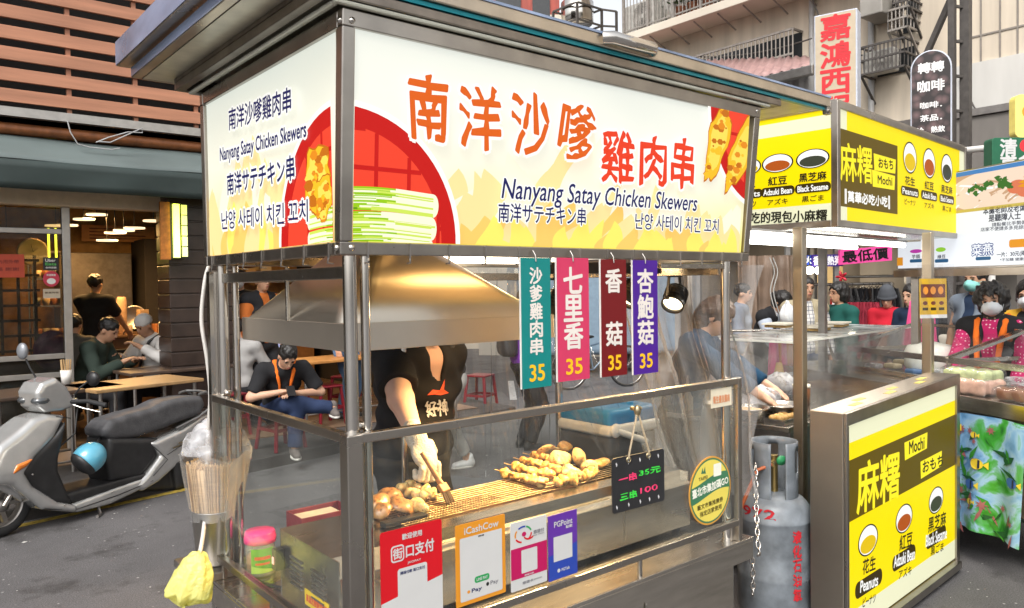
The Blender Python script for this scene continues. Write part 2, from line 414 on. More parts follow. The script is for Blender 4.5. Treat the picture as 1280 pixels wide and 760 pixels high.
# ================================================================== SETTING
def ground_mat():
    m = bpy.data.materials.new('asphalt'); m.use_nodes = True; nt = m.node_tree; b = nt.nodes['Principled BSDF']
    tc = node(nt, 'ShaderNodeTexCoord'); O = tc.outputs['Object']
    def nz(s, d=6, r=.6):
        n = node(nt, 'ShaderNodeTexNoise'); n.inputs['Scale'].default_value = s; n.inputs['Detail'].default_value = d; n.inputs['Roughness'].default_value = r; nt.links.new(O, n.inputs[0]); return n.outputs[0]
    def ramp(i, p0, c0, p1, c1):
        r = node(nt, 'ShaderNodeValToRGB'); e = r.color_ramp.elements; e[0].position = p0; e[1].position = p1; e[0].color = (*c0, 1); e[1].color = (*c1, 1); nt.links.new(i, r.inputs[0]); return r.outputs[0]
    def mix(a, b_, f, t='MIX'):
        n = node(nt, 'ShaderNodeMix', data_type='RGBA', blend_type=t); n.inputs[0].default_value = 1
        if hasattr(f, 'name'): nt.links.new(f, n.inputs[0])
        else: n.inputs[0].default_value = f
        nt.links.new(a, n.inputs[6]); nt.links.new(b_, n.inputs[7]); return n.outputs[2]
    base = ramp(nz(.7, 8, .65), .3, (.085, .081, .082), .72, (.15, .144, .146))
    grain = ramp(nz(140, 2), .33, (.35, .35, .35), .7, (1.5, 1.5, 1.5))
    c = mix(base, grain, .75, 'MULTIPLY')
    vo = node(nt, 'ShaderNodeTexVoronoi'); vo.inputs['Scale'].default_value = 13; nt.links.new(O, vo.inputs[0])
    sp = ramp(vo.outputs['Distance'], .07, (1, 1, 1), .1, (0, 0, 0))
    vo2 = node(nt, 'ShaderNodeTexVoronoi'); vo2.inputs['Scale'].default_value = 5.3; nt.links.new(O, vo2.inputs[0])
    sp2 = ramp(vo2.outputs['Distance'], .03, (1, 1, 1), .04, (0, 0, 0))
    w_ = ramp(nz(3, 2), .47, (0, 0, 0), .56, (1, 1, 1))
    f = mix(sp, w_, 1, 'MULTIPLY'); f = mix(f, sp2, 1, 'ADD')
    li = node(nt, 'ShaderNodeRGB'); li.outputs[0].default_value = (.36, .35, .34, 1)
    c = mix(c, li.outputs[0], f)
    stain = ramp(nz(2.2, 5, .7), .54, (1, 1, 1), .66, (.55, .54, .53)); c = mix(c, stain, 1, 'MULTIPLY')
    nt.links.new(c, b.inputs['Base Color']); 
    rr = node(nt, 'ShaderNodeMapRange'); rr.inputs[3].default_value = .5; rr.inputs[4].default_value = .9; nt.links.new(nz(1.6, 6), rr.inputs[0]); nt.links.new(rr.outputs[0], b.inputs['Roughness'])
    bp = node(nt, 'ShaderNodeBump'); bp.inputs['Strength'].default_value = .5; bp.inputs['Distance'].default_value = .006; nt.links.new(nz(120, 3), bp.inputs['Height']); nt.links.new(bp.outputs[0], b.inputs['Normal'])
    return m
tag(MB().add([(-90, -90, 0), (150, -90, 0), (150, 150, 0), (-90, 150, 0)], [(0, 1, 2, 3)]).build('ground', ground_mat(), base=(0, 0, 0)), kind='structure')
KA, KB = 4.67, .187
kerb = lambda X: KA+KB*X
def gpos0(px, d): p = at(px, 360, d); return Vector((p.x, p.y, 0))
PAVE = mat('worn_paving', (.055, .05, .047), .8, var=.35, scale=3, bump=.3, bscale=60)
b = MB(); zt = .11
b.hexa([Vector(p) for p in ((-14, kerb(-14), -.05), (5.3, kerb(5.3), -.05), (5.3, 13, -.05), (-14, 13, -.05), (-14, kerb(-14)+.015, zt), (5.28, kerb(5.3)+.015, zt), (5.28, 13, zt), (-14, 13, zt))])
tag(b.build('pavement', PAVE, bevel=.012), kind='structure')
YL = mat('worn_yellow_paint', (.42, .3, .05), .7, var=.5, scale=30)
b = MB(); b.add([(-14, kerb(-14)-.13, .004), (1.1, kerb(1.1)-.13, .004), (1.1, kerb(1.1)-.05, .004), (-14, kerb(-14)-.05, .004)], [(0, 1, 2, 3)])
tag(b.build('road_marking', YL), kind='structure')
WL = mat('worn_white_paint', (.4, .4, .39), .7, var=.4, scale=20)
b = MB()
p = onz(600, 433); b.box((p.x, p.y, .003), (4.5, .12, .002), .35); tag(b.build('road_marking', WL), kind='structure')
b = MB(); p = onz(640, 487); b.box((p.x, p.y, .0025), (2.2, .1, .002), .9); tag(b.build('road_marking', WL), kind='structure')
PATCH = mat('asphalt_patch', (.085, .081, .082), .85, var=.35, scale=30, bump=.4, bscale=150)
for k, q in enumerate((((330, 640), (470, 605), (560, 612), (430, 665)), ((600, 470), (690, 455), (720, 470), (640, 500)))):
    p = [onz(x, y, .003) for x, y in q]; pts = []
    for i in range(4):
        for j in range(8): t = j/8; v = p[i]*(1-t)+p[(i+1) % 4]*t; pts.append((v.x+.02*math.sin(j*2.3+i+k), v.y+.02*math.sin(j*3.1+i*2), .003))
    tag(MB().add(pts, [tuple(range(32))]).build('asphalt_patch', PATCH), kind='structure')
rnd = random.Random(15); b = MB()
for k in range(420):
    d = 2.6+rnd.random()**1.4*7; x = rnd.uniform(-20, 1250); P = gpos0(x, d); 
    if P.y > kerb(P.x)-.15 and P.x < 5.2: P.y = kerb(P.x)-.15-rnd.random()**2*.8
    s_ = rnd.uniform(.002, .009)*(2.2 if k % 17 == 0 else 1); a = rnd.random()*6.28
    b.add([(P.x+s_*math.cos(a+q)*rnd.uniform(.5, 1.3), P.y+s_*math.sin(a+q)*rnd.uniform(.5, 1.3), .0045+.002*rnd.random()) for q in (0, 1.2, 2.5, 3.9, 5.1)], [(0, 1, 2, 3, 4)], rnd.choice((0, 0, 1, 2)))
tag(b.build('litter', [mat('litter_paper', (.5, .49, .46), .8), mat('litter_tan', (.3, .22, .14), .8), mat('litter_grit', (.2, .195, .19), .9)]), kind='stuff')
# ---------------------------------------------------------------- restaurant on the left
SLAT = mat('terracotta_slat_paint', (.42, .19, .11), .5, var=.2, scale=2.5, stretch=(.5, 1, 6), bump=.1, bscale=30)
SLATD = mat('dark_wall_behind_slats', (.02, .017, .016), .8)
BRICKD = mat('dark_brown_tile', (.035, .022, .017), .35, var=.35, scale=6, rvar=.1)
ALU = mat('aluminium_section', (.42, .4, .37), .4, .8, var=.1)
CREAM = mat('cream_lintel', (.78, .66, .48), .6)
BROWNP = mat('rust_brown_pipe', (.19, .065, .02), .45, .2, var=.3)
rest = thing('restaurant', 'dark open-fronted eatery with terracotta slat screen above a teal awning', 'restaurant', (0, 6.5, 0))
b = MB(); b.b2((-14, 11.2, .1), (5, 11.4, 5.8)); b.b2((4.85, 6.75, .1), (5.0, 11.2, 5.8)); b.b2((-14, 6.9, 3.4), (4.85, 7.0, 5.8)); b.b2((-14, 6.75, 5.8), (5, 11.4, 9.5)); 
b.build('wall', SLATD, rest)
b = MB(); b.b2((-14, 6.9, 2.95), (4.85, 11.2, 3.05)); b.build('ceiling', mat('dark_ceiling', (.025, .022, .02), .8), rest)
b = MB(); b.b2((-14, 5.9, .112), (4.85, 11.2, .12)); b.build('tiled_floor', mat('shop_floor_tile', (.17, .11, .07), .3, var=.3, scale=4, rvar=.1), rest)
b = MB()
for i in range(13):
    z = 3.36+i*.188; b.b2((-14, 6.4, z), (4.9, 6.43, z+.118))
b.build('slat_screen', SLAT, rest, bevel=.003)
b = MB()
for i in range(33): b.b2((-14+.58*i-.02, 6.432, 3.3), (-14+.58*i+.02, 6.475, 5.8))
b.build('screen_post', SLAT, rest)
b = MB(); b.b2((-14, 6.32, 3.22), (4.9, 6.4, 3.3)); b.build('rail', ALU, rest)
b = MB(); b.tube([(-14, 6.42, 3.12), (4.9, 6.42, 3.12)], .055, 12); b.build('pipe', BROWNP, rest)
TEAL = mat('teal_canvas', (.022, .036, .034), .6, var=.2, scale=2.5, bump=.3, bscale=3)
TEALL = mat('pale_teal_canvas', (.105, .132, .13), .55, var=.15, scale=2, bump=.2, bscale=3)  # slope cloth coloured paler than the valance
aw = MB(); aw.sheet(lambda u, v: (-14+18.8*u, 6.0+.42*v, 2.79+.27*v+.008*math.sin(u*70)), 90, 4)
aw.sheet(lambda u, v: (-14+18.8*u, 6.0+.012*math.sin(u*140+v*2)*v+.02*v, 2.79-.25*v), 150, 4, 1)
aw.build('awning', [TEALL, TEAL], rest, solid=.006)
b = MB(); b.b2((-14, 6.6, 2.46), (4.85, 6.75, 2.62)); b.build('lintel', CREAM, rest, bevel=.01)
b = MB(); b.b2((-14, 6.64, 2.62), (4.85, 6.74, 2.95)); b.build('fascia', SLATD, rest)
# brick pillar with tile courses
P0 = ony(213, 400, 6.35); P1 = ony(262, 400, 6.35)
b = MB()
for i in range(17):
    z0 = .12+i*.148; b.b2((P0.x, 6.35, z0+.012), (P1.x+.25, 6.78, z0+.148)); 
b.b2((P0.x+.012, 6.362, .12), (P1.x+.238, 6.768, 2.6))
b.build('pillar', BRICKD, rest, bevel=.006)
# glazed front on the left
q = ony(82, 300, 6.7)
b = MB()
for x in (q.x-.035, -.35, -1.5): b.b2((x, 6.66, .12), (x+.07, 6.74, 2.46))
for z in (.82, 1.0, 2.2): b.b2((-14, 6.67, z), (q.x-.036, 6.73, z+.05))
b.build('window_frame', ALU, rest, bevel=.004)
b = MB(); b.b2((-14, 6.695, .12), (q.x-.036, 6.703, 2.44)); b.build('window_pane', glass_mat('shop_window_glass', (.7, .66, .56), .01, .01, .7), rest)
# lattice panel behind the glass
b = MB(); x0 = -.75; x1 = .22
for i in range(8): b.b2((x0+i*.14, 6.86, 1.05), (x0+i*.14+.025, 6.89, 2.0))
for k in range(7): b.b2((x0, 6.863, 1.07+k*.145), (x1+.06, 6.887, 1.095+k*.145))
b.build('lattice', BLACK, rest)
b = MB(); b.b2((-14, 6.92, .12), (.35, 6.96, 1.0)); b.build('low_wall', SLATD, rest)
# back wall finishes, kitchen block
WARMW = mat('ochre_brick', (.3, .17, .06), .7, var=.3, scale=8)
b = MB(); b.b2((-6, 11.1, .12), (4.8, 11.19, 2.95)); b.build('back_wall', WARMW, rest)
b = MB(); b.b2((.95, 9.4, .12), (2.3, 10.1, 1.02)); b.b2((.9, 9.35, 1.02), (2.35, 10.15, 1.06)); b.build('kitchen_counter', mat('brown_counter', (.12, .065, .03), .5, var=.3), rest, bevel=.008)
b = MB(); b.b2((1.05, 10.6, .12), (2.0, 11.05, 2.2)); b.build('steel_cabinet', mat('dim_steel_cabinet', (.13, .115, .1), .4, .7, var=.2), rest, bevel=.01)
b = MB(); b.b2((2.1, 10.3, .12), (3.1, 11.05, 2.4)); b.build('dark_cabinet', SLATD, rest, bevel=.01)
b = MB(); b.b2((3.2, 10.2, .9), (4.7, 10.8, 1.0)); b.b2((2.9, 10.75, 1.75), (4.7, 10.95, 1.79)); b.b2((3.2, 10.25, .12), (4.7, 10.75, .9)); b.build('rear_counter', mat('orange_wood', (.35, .16, .05), .5, var=.2), rest)  # counter and shelf in orange-brown wood
shelf = thing('wire_shelf', 'steel shelf rack with glowing edges inside the eatery left of the waiter', 'shelf', (.75, 9.8, .12))
b = MB()
for x in (.6, 1.0):
    for y in (9.6, 9.95): b.tube([(x, y, .12), (x, y, 2.3)], .014, 8)
b.build('post', TUBE, shelf)
for z in (.6, 1.05, 1.45, 1.8, 2.15): MB().b2((.6, 9.6, z), (1.0, 9.95, z+.02)).build('shelf_board', STEEL, shelf)
rnd = random.Random(77)
for k in range(14):
    z = (.62, 1.07, 1.47, 1.82)[k % 4]; b = MB(); x = .66+.09*(k//4); b.lathe([(0, 0), (.03, 0), (.045, .05), (.05, .1), (0, .1)], (x, 9.7+.05*(k % 3), z+.001), n=14)
    tag(b.build('bowl_stack', mat('shelf_ware_%d' % (k % 3), ((.5, .4, .28), (.3, .12, .05), (.45, .45, .42))[k % 3], .5)), ['cream', 'brown', 'grey'][k % 3]+' crockery stacked on the steel shelf rack in the eatery', 'crockery', 'crockery on the shelf rack')
for k, (x, z, w_, h_, c_) in enumerate(((2.35, 2.15, .5, .4, (.55, .33, .12)), (2.95, 2.2, .45, .5, (.5, .14, .05)), (3.6, 2.15, .6, .45, (.55, .42, .22)), (1.4, 2.5, 1.0, .24, (.5, .24, .09)))):
    pl = Plane((x, 10.9 if k == 3 else 11.08, z-h_/2), (1, 0, 0), (0, 0, 1)); b = MB(); b.prism([(0, 0), (w_, 0), (w_, h_), (0, h_)], pl, 0, .02); 
    for j in range(4): b.poly([(w_*.1, h_*(.15+.2*j)), (w_*rnd.uniform(.5, .9), h_*(.15+.2*j)), (w_*.85, h_*(.22+.2*j)), (w_*.1, h_*(.22+.2*j))], pl, .022, 1)
    single(b, 'menu_board', [mat('menu_board_%d' % k, c_, .6), mat('menu_ink', (.08, .03, .02), .6)], ['ochre menu board on the back wall of the eatery', 'red menu board on the back wall of the eatery', 'cream menu board on the back wall of the eatery', 'long orange wooden board over the kitchen counter'][k], 'menu board')
LAMPW = lamp_mat('warm_lamp', (1, .74, .42), 1.1)
zl = 2.62
for i, (x, y) in enumerate(((121, 269), (105, 275), (84, 282.5), (168, 286), (155, 289), (144, 292), (134, 301.5), (192, 277), (8, 290), (70, 283))):
    P = onz(x, y, zl); P = C_+(P-C_)*min(1, 9.9/((P-C_).dot(F_)))
    t = thing('pendant_lamp', ['flat round ceiling lamp glowing in the eatery, %s' % s_ for s_ in ('highest one beside the cream lintel', 'second highest beside the cream lintel', 'just right of the window post', 'rightmost of the far cluster', 'middle one of the far cluster', 'left one of the far cluster', 'lowest and farthest one', 'by the orange panel', 'behind the glass at the left picture edge', 'behind the glass left of the post')][i], 'lamp', P, group='round ceiling lamps')
    MB().lathe([(0, 0), (.125, 0), (.125, .018), (0, .022)], P, n=20).build('lamp_shade', LAMPW, t)
    MB().tube([P+Vector((0, 0, .03)), (P.x, P.y, 2.95)], .006, 6).build('cord', BLACK, t)
    if i in (0, 2, 3, 6, 9):
        L = bpy.data.lights.new('lamp_light', 'AREA'); L.shape = 'DISK'; L.size = .3; L.energy = 15; L.color = (1, .55, .19)
        lo = bpy.data.objects.new('lamp_light', L); link(lo); lo.location = P-Vector((0, 0, .03)); 
for (x, y, nm) in ((2.9, 8.6, 'warm ceiling lamp hidden above the bald man'), (4.0, 9.6, 'warm ceiling lamp over the rear counter')):
    P = Vector((x, y, 2.62)); t = thing('pendant_lamp', nm, 'lamp', P, group='round ceiling lamps')
    MB().lathe([(0, 0), (.125, 0), (.125, .018), (0, .022)], P, n=20).build('lamp_shade', LAMPW, t)
    MB().tube([P+Vector((0, 0, .03)), (P.x, P.y, 2.95)], .006, 6).build('cord', BLACK, t)
    L = bpy.data.lights.new('lamp_light', 'AREA'); L.shape = 'DISK'; L.size = .3; L.energy = 10; L.color = (1, .6, .25)
    lo = bpy.data.objects.new('lamp_light', L); link(lo); lo.location = P-Vector((0, 0, .03))
# neon upright sign by the pillar
NEON = lamp_mat('yellow_neon', (.85, 1, .06), 3.2)
a = ony(203, 284, 6.25); 
t = thing('neon_sign', 'upright yellow neon tube sign on an orange board beside the dark pillar', 'sign', (a.x, 6.25, 1.9))
MB().b2((a.x-.02, 6.24, 1.95), (a.x+.07, 6.28, 2.52)).build('orange_board', mat('orange_board', (.4, .13, .02), .5, var=.3, scale=30), t)
MB().b2((a.x+.095, 6.2, 1.97), (a.x+.15, 6.24, 2.5)).build('tube', NEON, t)
b = MB()
for i in range(5): b.b2((a.x+.175, 6.21, 1.98+i*.105), (a.x+.225, 6.23, 2.075+i*.105))
b.build('panel', lamp_mat('dim_yellow_neon', (.75, .85, .05), .9), t)
MB().b2((a.x+.072, 6.241, 1.96), (a.x+.24, 6.29, 2.51)).build('backing', BLACK, t)
t = thing('neon_tube', 'pair of yellow neon tubes glowing deep behind the shop glass', 'light', (.3, 8.2, 1.9))
for dx in (0, .09):
    P = at(61+dx*100, 308, 9.3); MB().tube([P-Vector((0, 0, .22)), P+Vector((0, 0, .22))], .012, 8).build('tube', NEON, t)
# window stickers and clock
def poster(px0, py0, px1, py1, Y, name, label, cat, col, lines, tcol, mb_extra=None):
    pl = Plane(ony(px0, py1, Y), (1, 0, 0), (0, 0, 1)); u, v = pl.px(px1, py0); b = MB()
    b.prism(rrect(0, 0, u, v, .006), pl, 0, .002)
    for s_, f0, hh in lines: text(b, pl, s_, (u*.1, v*f0), (u*.9, v*f0), v*hh, 1, .0015, layer=.0026)
    if mb_extra: mb_extra(b, pl, u, v)
    return single(b, name, [col, tcol, WHITE, mat('bright_green_print', (.1, .5, .1))], label, cat)
poster(-40, 318, 30, 347, 6.66, 'menu_poster', 'red notice with faint lines of print taped to the shop glass', 'poster', mat('red_paper', (.45, .06, .025), .6), [('本日公休 內用外帶', .68, .16), ('歡迎光臨 謝謝', .36, .16)], mat('dark_red_print', (.2, .02, .01), .6))
def ub(b, pl, u, v):
    text(b, pl, 'Uber', (u*.15, v*.78), (u*.8, v*.78), v*.22, 2, .002, layer=.0028); text(b, pl, 'Eats', (u*.15, v*.5), (u*.85, v*.5), v*.2, 3, .003, layer=.0028); text(b, pl, '合作店家', (u*.15, v*.22), (u*.85, v*.22), v*.13, 2, .001, layer=.0028)
poster(54, 322, 73, 338, 6.66, 'delivery_sticker', 'black delivery sticker with green word on the shop glass', 'sticker', BLACK, [], WHITE, ub)
def pd(b, pl, u, v):
    b.poly(circ(u/2, v*.45, u*.5, v*.45), pl, .0028, 0); b.poly(circ(u/2, v*.3, u*.26, v*.2), pl, .0031, 2); text(b, pl, '外送平台', (u*.2, v*.7), (u*.8, v*.7), v*.14, 2, .001, layer=.0031)
pl = Plane(ony(54, 358, 6.66), (1, 0, 0), (0, 0, 1)); u, v = pl.px(74, 339); b = MB(); b.prism(circ(u/2, v/2, u*.5, v*.52, 32), pl, 0, .002); b.poly(circ(u/2, v*.34, u*.27, v*.2), pl, .0026, 1); text(b, pl, '外送美食', (u*.22, v*.75), (u*.78, v*.75), v*.14, 1, .001, layer=.0026)
single(b, 'delivery_sticker', [mat('pink_red_vinyl', (.5, .03, .06), .5), WHITE], 'round red delivery sticker with white mark under the black one', 'sticker')
poster(54, 361, 75, 373, 6.66, 'notice', 'small cream notice card under the round red sticker', 'poster', mat('cream_card', (.45, .38, .28), .6), [('營業時間', .6, .2)], mat('brown_print', (.1, .06, .03)))
P = at(41, 315, 9.6); t = thing('wall_clock', 'round cream wall clock seen through the shop glass', 'clock', P)
MB().lathe([(0, -.03), (.155, -.03), (.17, -.01), (.165, .015), (.15, .012), (0, .012)], P, (0, -1, 0), 28).build('clock_face', mat('cream_dial', (.6, .5, .33), .5), t)
b = MB(); b.bar(P+Vector((0, -.02, 0)), P+Vector((.05, -.02, .05)), .012, .004); b.bar(P+Vector((0, -.022, 0)), P+Vector((-.02, -.022, .09)), .01, .004); b.build('clock_hand', BLACK, t)
# loose wires over the awning
for k, pts in enumerate(([(84, 150), (88, 165), (97, 180), (112, 184), (140, 187), (150, 185)], [(120, 178), (135, 172), (160, 165), (178, 166), (178, 160), (160, 168), (138, 178), (122, 177)])):
    b = MB(); b.tube([ony(x, y, 6.2-.02*k) for x, y in pts], .006, 6)
    single(b, 'loose_cable', mat('grey_cable', (.4, .4, .4), .5), ['loose grey cable hanging down the pipe above the awning', 'tangled loop of grey cable above the awning'][k], 'cable')
# ---------------------------------------------------------------- far buildings
BEIGE = mat('beige_render', (.64, .55, .435), .85, var=.2, scale=1.3, bump=.15, bscale=20, stretch=(1, 2.5, .22))
BEIGE2 = mat('pale_concrete', (.64, .575, .475), .85, var=.1, scale=.6, bump=.1, bscale=15, stretch=(1, 1, .3))
DARKW = mat('window_dark_glass', (.03, .032, .034), .2)
IRON = mat('painted_iron', (.3, .27, .24), .5, .3, var=.2)
IROND = mat('dark_iron', (.09, .08, .073), .55, .3, var=.2)
X0 = 12.0
def P12(px, py, X=X0): return onx(px, py, X)
bl = thing('apartment_block', 'beige rendered apartment block with caged balcony and window grilles', 'building', (X0, 6, 0))
yl, yr = P12(804, 60).y, P12(1201, 60).y
b = MB(); b.b2((X0, yr, 0), (X0+9, yl, 14)); b.build('wall', BEIGE, bl)
# balcony
zb = P12(808, 51).z; b = MB(); b.b2((X0-.7, 3.9, zb-.16), (X0-.001, yl-.02, zb))
b.build('balcony_slab', BEIGE2, bl, bevel=.01)
b = MB()
for i in range(60):
    y = 3.95+i*(yl-4.0)/59; b.tube([(X0-.66, y, zb), (X0-.66, y, zb+1.5)], .011, 5)
for k in range(2): 
    z = zb+.06+k*1.4; b.bar((X0-.66, 3.9, z), (X0-.66, yl-.02, z), .03, .03)
for i in range(9): y = 4.0+i*(yl-4.05)/8; b.bar((X0-.67, y, zb), (X0-.67, y, zb+1.5), .05, .05)
b.build('balcony_cage', IRON, bl)
b = MB(); b.b2((X0-.02, 4, zb+.05), (X0+.02, yl-.4, zb+1.9)); b.build('window', DARKW, bl)
for i in range(9):
    y = 4.2+i*.55; b = MB(); b.bar((X0-.6, y, zb-.17), (X0-.02, y, zb-.36), .022, .022); b.build('bracket', IRON, bl)
# caged window under the balcony
wz0, wz1 = 5.25, P12(1000, 41).z; wy0, wy1 = P12(1003, 60).y, P12(905, 70).y+.6
MB().b2((X0-.02, wy0, wz0), (X0+.02, wy1, wz1)).build('window', DARKW, bl)
b = MB()
for i in range(28): y = wy0+i*(wy1-wy0)/27; b.tube([(X0-.32, y, wz0), (X0-.32, y, wz1)], .014, 5)
for z in (wz0, (wz0+wz1)/2, wz1): b.bar((X0-.32, wy0, z), (X0-.32, wy1, z), .035, .035)
for y in (wy0, wy1): 
    for z in (wz0, wz1): b.bar((X0-.32, y, z), (X0, y, z), .035, .035)
b.build('window_cage', IRON, bl)
# recessed bay with cages on the right
def cage(x0, y0, x1, y1, d, nm, bars=9, mt=IRON):
    a, c = P12(x0, y1), P12(x1, y0); lo = (X0-d, min(a.y, c.y), min(a.z, c.z)); hi = (X0-.002, max(a.y, c.y), max(a.z, c.z)); b = MB()
    for z in (lo[2], (lo[2]+hi[2])/2, hi[2]):
        for y in (lo[1], hi[1]): b.bar((lo[0], y, z), (hi[0], y, z), .03, .03)
        b.bar((lo[0], lo[1], z), (lo[0], hi[1], z), .03, .03)
    for i in range(bars): y = lo[1]+(hi[1]-lo[1])*i/(bars-1); b.tube([(lo[0], y, lo[2]), (lo[0], y, hi[2])], .012, 5)
    for i in range(4): x = lo[0]+d*i/4; b.tube([(x, lo[1], lo[2]), (x, lo[1], hi[2])], .012, 5); b.tube([(x, hi[1], lo[2]), (x, hi[1], hi[2])], .012, 5)
    b.bar((lo[0], lo[1], lo[2]), (hi[0], lo[1], lo[2]-.4), .03, .03); b.bar((lo[0], hi[1], lo[2]), (hi[0], hi[1], lo[2]-.4), .03, .03)
    b.build(nm, mt, bl); MB().b2((X0-.03, lo[1]+.05, lo[2]+.03), (X0+.01, hi[1]-.05, hi[2]-.03)).build('window', DARKW, bl)
    return lo, hi
cage(1094, 54, 1148, 100, .5, 'window_cage', 12, IROND)
cage(1130, -5, 1152, 22, .4, 'window_cage', 7, IROND)
cage(1126, 15, 1150, 46, .45, 'rack', 6)
b = MB(); a, c = P12(1096, 32), P12(1124, -12); b.b2((X0-.6, c.y, a.z), (X0-.003, a.y, c.z+.3)); b.build('box_bay', mat('grey_sheet_metal', (.3, .28, .25), .6, var=.15, scale=3), bl, bevel=.02)
b = MB(); p = P12(1091, 50); b.tube([(X0-.06, p.y, 0), (X0-.06, p.y, 13)], .05, 10); p = P12(1017, 50); b.tube([(X0-.06, p.y, 0), (X0-.06, p.y, 13)], .05, 10); b.build('downpipe', mat('grey_pvc', (.42, .41, .4), .5), bl)
def acunit(P, label, k=1.0):
    t = thing('air_conditioner', label, 'air conditioner', P)
    MB().b2((P.x-.2*k, P.y-.42*k, P.z), (P.x+.15*k, P.y+.42*k, P.z+.6*k)).build('casing', mat('dirty_white_casing', (.5, .48, .44), .5, var=.15), t, bevel=.02)
    b = MB()
    for q in range(7): b.lathe([((.05+.032*q)*k, 0), ((.06+.032*q)*k, .012*k), ((.07+.032*q)*k, 0)], (P.x-.201*k, P.y-.12*k, P.z+.3*k), (-1, 0, 0), 24)
    b.build('fan_grille', IRON, t)
a = P12(821, 36); acunit(Vector((X0-.4, a.y, zb+.002)), 'white air conditioner unit at the left end of the caged balcony')
a = P12(1110, 92); acunit(Vector((X0-.3, P12(1112, 92).y, P12(1112, 98).z+.03)), 'white air conditioner unit inside the dark window cage', .6)
# plants on the balcony
LEAF = mat('balcony_leaf', (.05, .1, .025), .5, var=.5, scale=6); POT = mat('clay_pot', (.32, .12, .06), .7)
for k, x in enumerate((868, 886, 903, 925, 948)):
    P = P12(x, 40); P = Vector((X0-.45, P.y, zb+.002)); t = thing('potted_plant', ['leafy plant in clay pot on the balcony, leftmost of the row', 'leafy potted plant on the balcony, second from the left', 'middle potted plant of the balcony row', 'potted plant on the balcony, second from the right', 'potted plant on the balcony, rightmost of the row'][k], 'plant', P, group='plants on the balcony')
    MB().lathe([(0, 0), (.1, 0), (.14, .22), (.15, .24), (.13, .24), (0, .22)], P, n=14).build('pot', POT, t)
    b = MB()
    for i in range(150):
        th = random.random()*6.28; r = .32*random.random()**.6; z = .25+random.random()*.75; c = P+Vector((math.cos(th)*r, math.sin(th)*r, z)); d = Vector((math.cos(th), math.sin(th), random.uniform(-.4, .8))).normalized(); s_ = d.cross(Vector((0, 0, 1))).normalized()*.035; L = d*random.uniform(.09, .2)
        b.add([c, c+L*.5+s_, c+L, c+L*.5-s_], [(0, 1, 2, 3)])
    b.build('leaves', LEAF, t)
a = P12(862, 26); b = MB(); b.ell((X0-.4, a.y, zb+.35), (.2, .3, .35), 14, jit=.12); single(b, 'sack', mat('white_sack', (.6, .57, .52), .7, bump=.5, bscale=10), 'white sack stored on the caged balcony', 'sack')
# next building with panel joints
b2_ = thing('concrete_building', 'pale concrete building with vertical panel joints behind the coffee sign', 'building', (X0-.2, -3, 0))
b = MB(); zs = P12(1240, 75, X0-.2).z
b.b2((X0-.2, -16, zs), (X0+9, yr-.01, 14)); b.build('upper_wall', BEIGE, b2_)
b = MB(); b.b2((X0-.25, -16, 0), (X0+8.9, yr-.02, zs-.001)); b.build('lower_wall', mat('white_painted_wall', (.6, .58, .54), .8, var=.13, scale=1.2, stretch=(1, 2, .3)), b2_)
b = MB()
for x in (1208, 1226, 1250, 1272): y = P12(x, 40, X0-.21).y; b.b2((X0-.212, y-.012, zs), (X0-.2, y+.012, 14))
b.b2((X0-.213, -16, P12(1240, 42, X0-.2).z), (X0-.2, yr-.02, P12(1240, 42, X0-.2).z+.025)); b.build('joint', mat('dark_joint_line', (.25, .22, .19), .9), b2_)  # dark joints between the wall panels
dl = thing('boundary_wall', 'stained dark concrete wall under the white wall at the right', 'wall', (X0-.6, 0, 0))
z1 = P12(1206, 147, X0-.8).z; z2 = P12(1270, 192, X0-.8).z
b = MB(); y0, y1 = P12(1206, 150, X0-.8).y, P12(1236, 150, X0-.8).y; b.b2((X0-.8, -12, 0), (X0-.3, yr+1.2, z1)); b.build('wall', mat('stained_concrete', (.17, .155, .14), .85, var=.4, scale=1.2, bump=.3, bscale=12, stretch=(1, 1, .3)), dl, bevel=.02)
b = MB(); b.b2((X0-.84, -12, z1), (X0-.28, yr+1.24, z1+.1)); b.build('coping', DSTEEL, dl)
for k, (a_, c_, sag, lab) in enumerate((((1012, -10), (1092, 60), .5, 'black cable slung down the beige facade beside the downpipe'), ((1200, 95), (1300, 110), .7, 'thin cable sagging across the white wall at the right'), ((800, 60), (1015, 48), .25, 'thin cable running under the balcony to the downpipe'))):
    p, q = P12(*a_, X0-.3), P12(*c_, X0-.3); single(MB().tube([p+(q-p)*t-Vector((0, 0, sag*4*t*(1-t))) for t in np.linspace(0, 1, 20)], .013, 6), 'wall_cable', IROND, lab, 'cable')
# lean-to with a pink tin roof
lt = thing('lean_to', 'grey sided shed with a faded pink corrugated tin roof', 'shed', (10.6, 6, 0))
A0, A1 = P12(886, 54, 11.7), P12(1012, 70, 11.7); B0, B1 = P12(905, 80, 10.2), P12(1012, 82, 10.2)
b = MB(); b.sheet(lambda u, v: (1-v)*((1-u)*(A0+Vector((0, 1.6, 0)))+u*A1)+v*((1-u)*(Vector((10.2, A0.y+1.4, B1.z+.05)))+u*B1)+Vector((0, 0, .018*math.sin(u*150))), 160, 2); b.build('tin_roof', mat('faded_pink_tin', (.36, .22, .205), .5, var=.2, scale=4), lt, solid=.004)
b = MB(); b.b2((10.1, B1.y-.1, B1.z-.16), (10.22, A0.y+1.4, B1.z-.02)); b.build('gutter', DSTEEL, lt, bevel=.01)
b = MB(); b.sheet(lambda u, v: (10.4+.012*math.sin(u*160), B1.y+(A0.y+1.3-B1.y)*u, (B1.z-.05)*v), 200, 1); b.build('siding', mat('grey_siding', (.3, .29, .28), .6, var=.2, scale=3), lt)
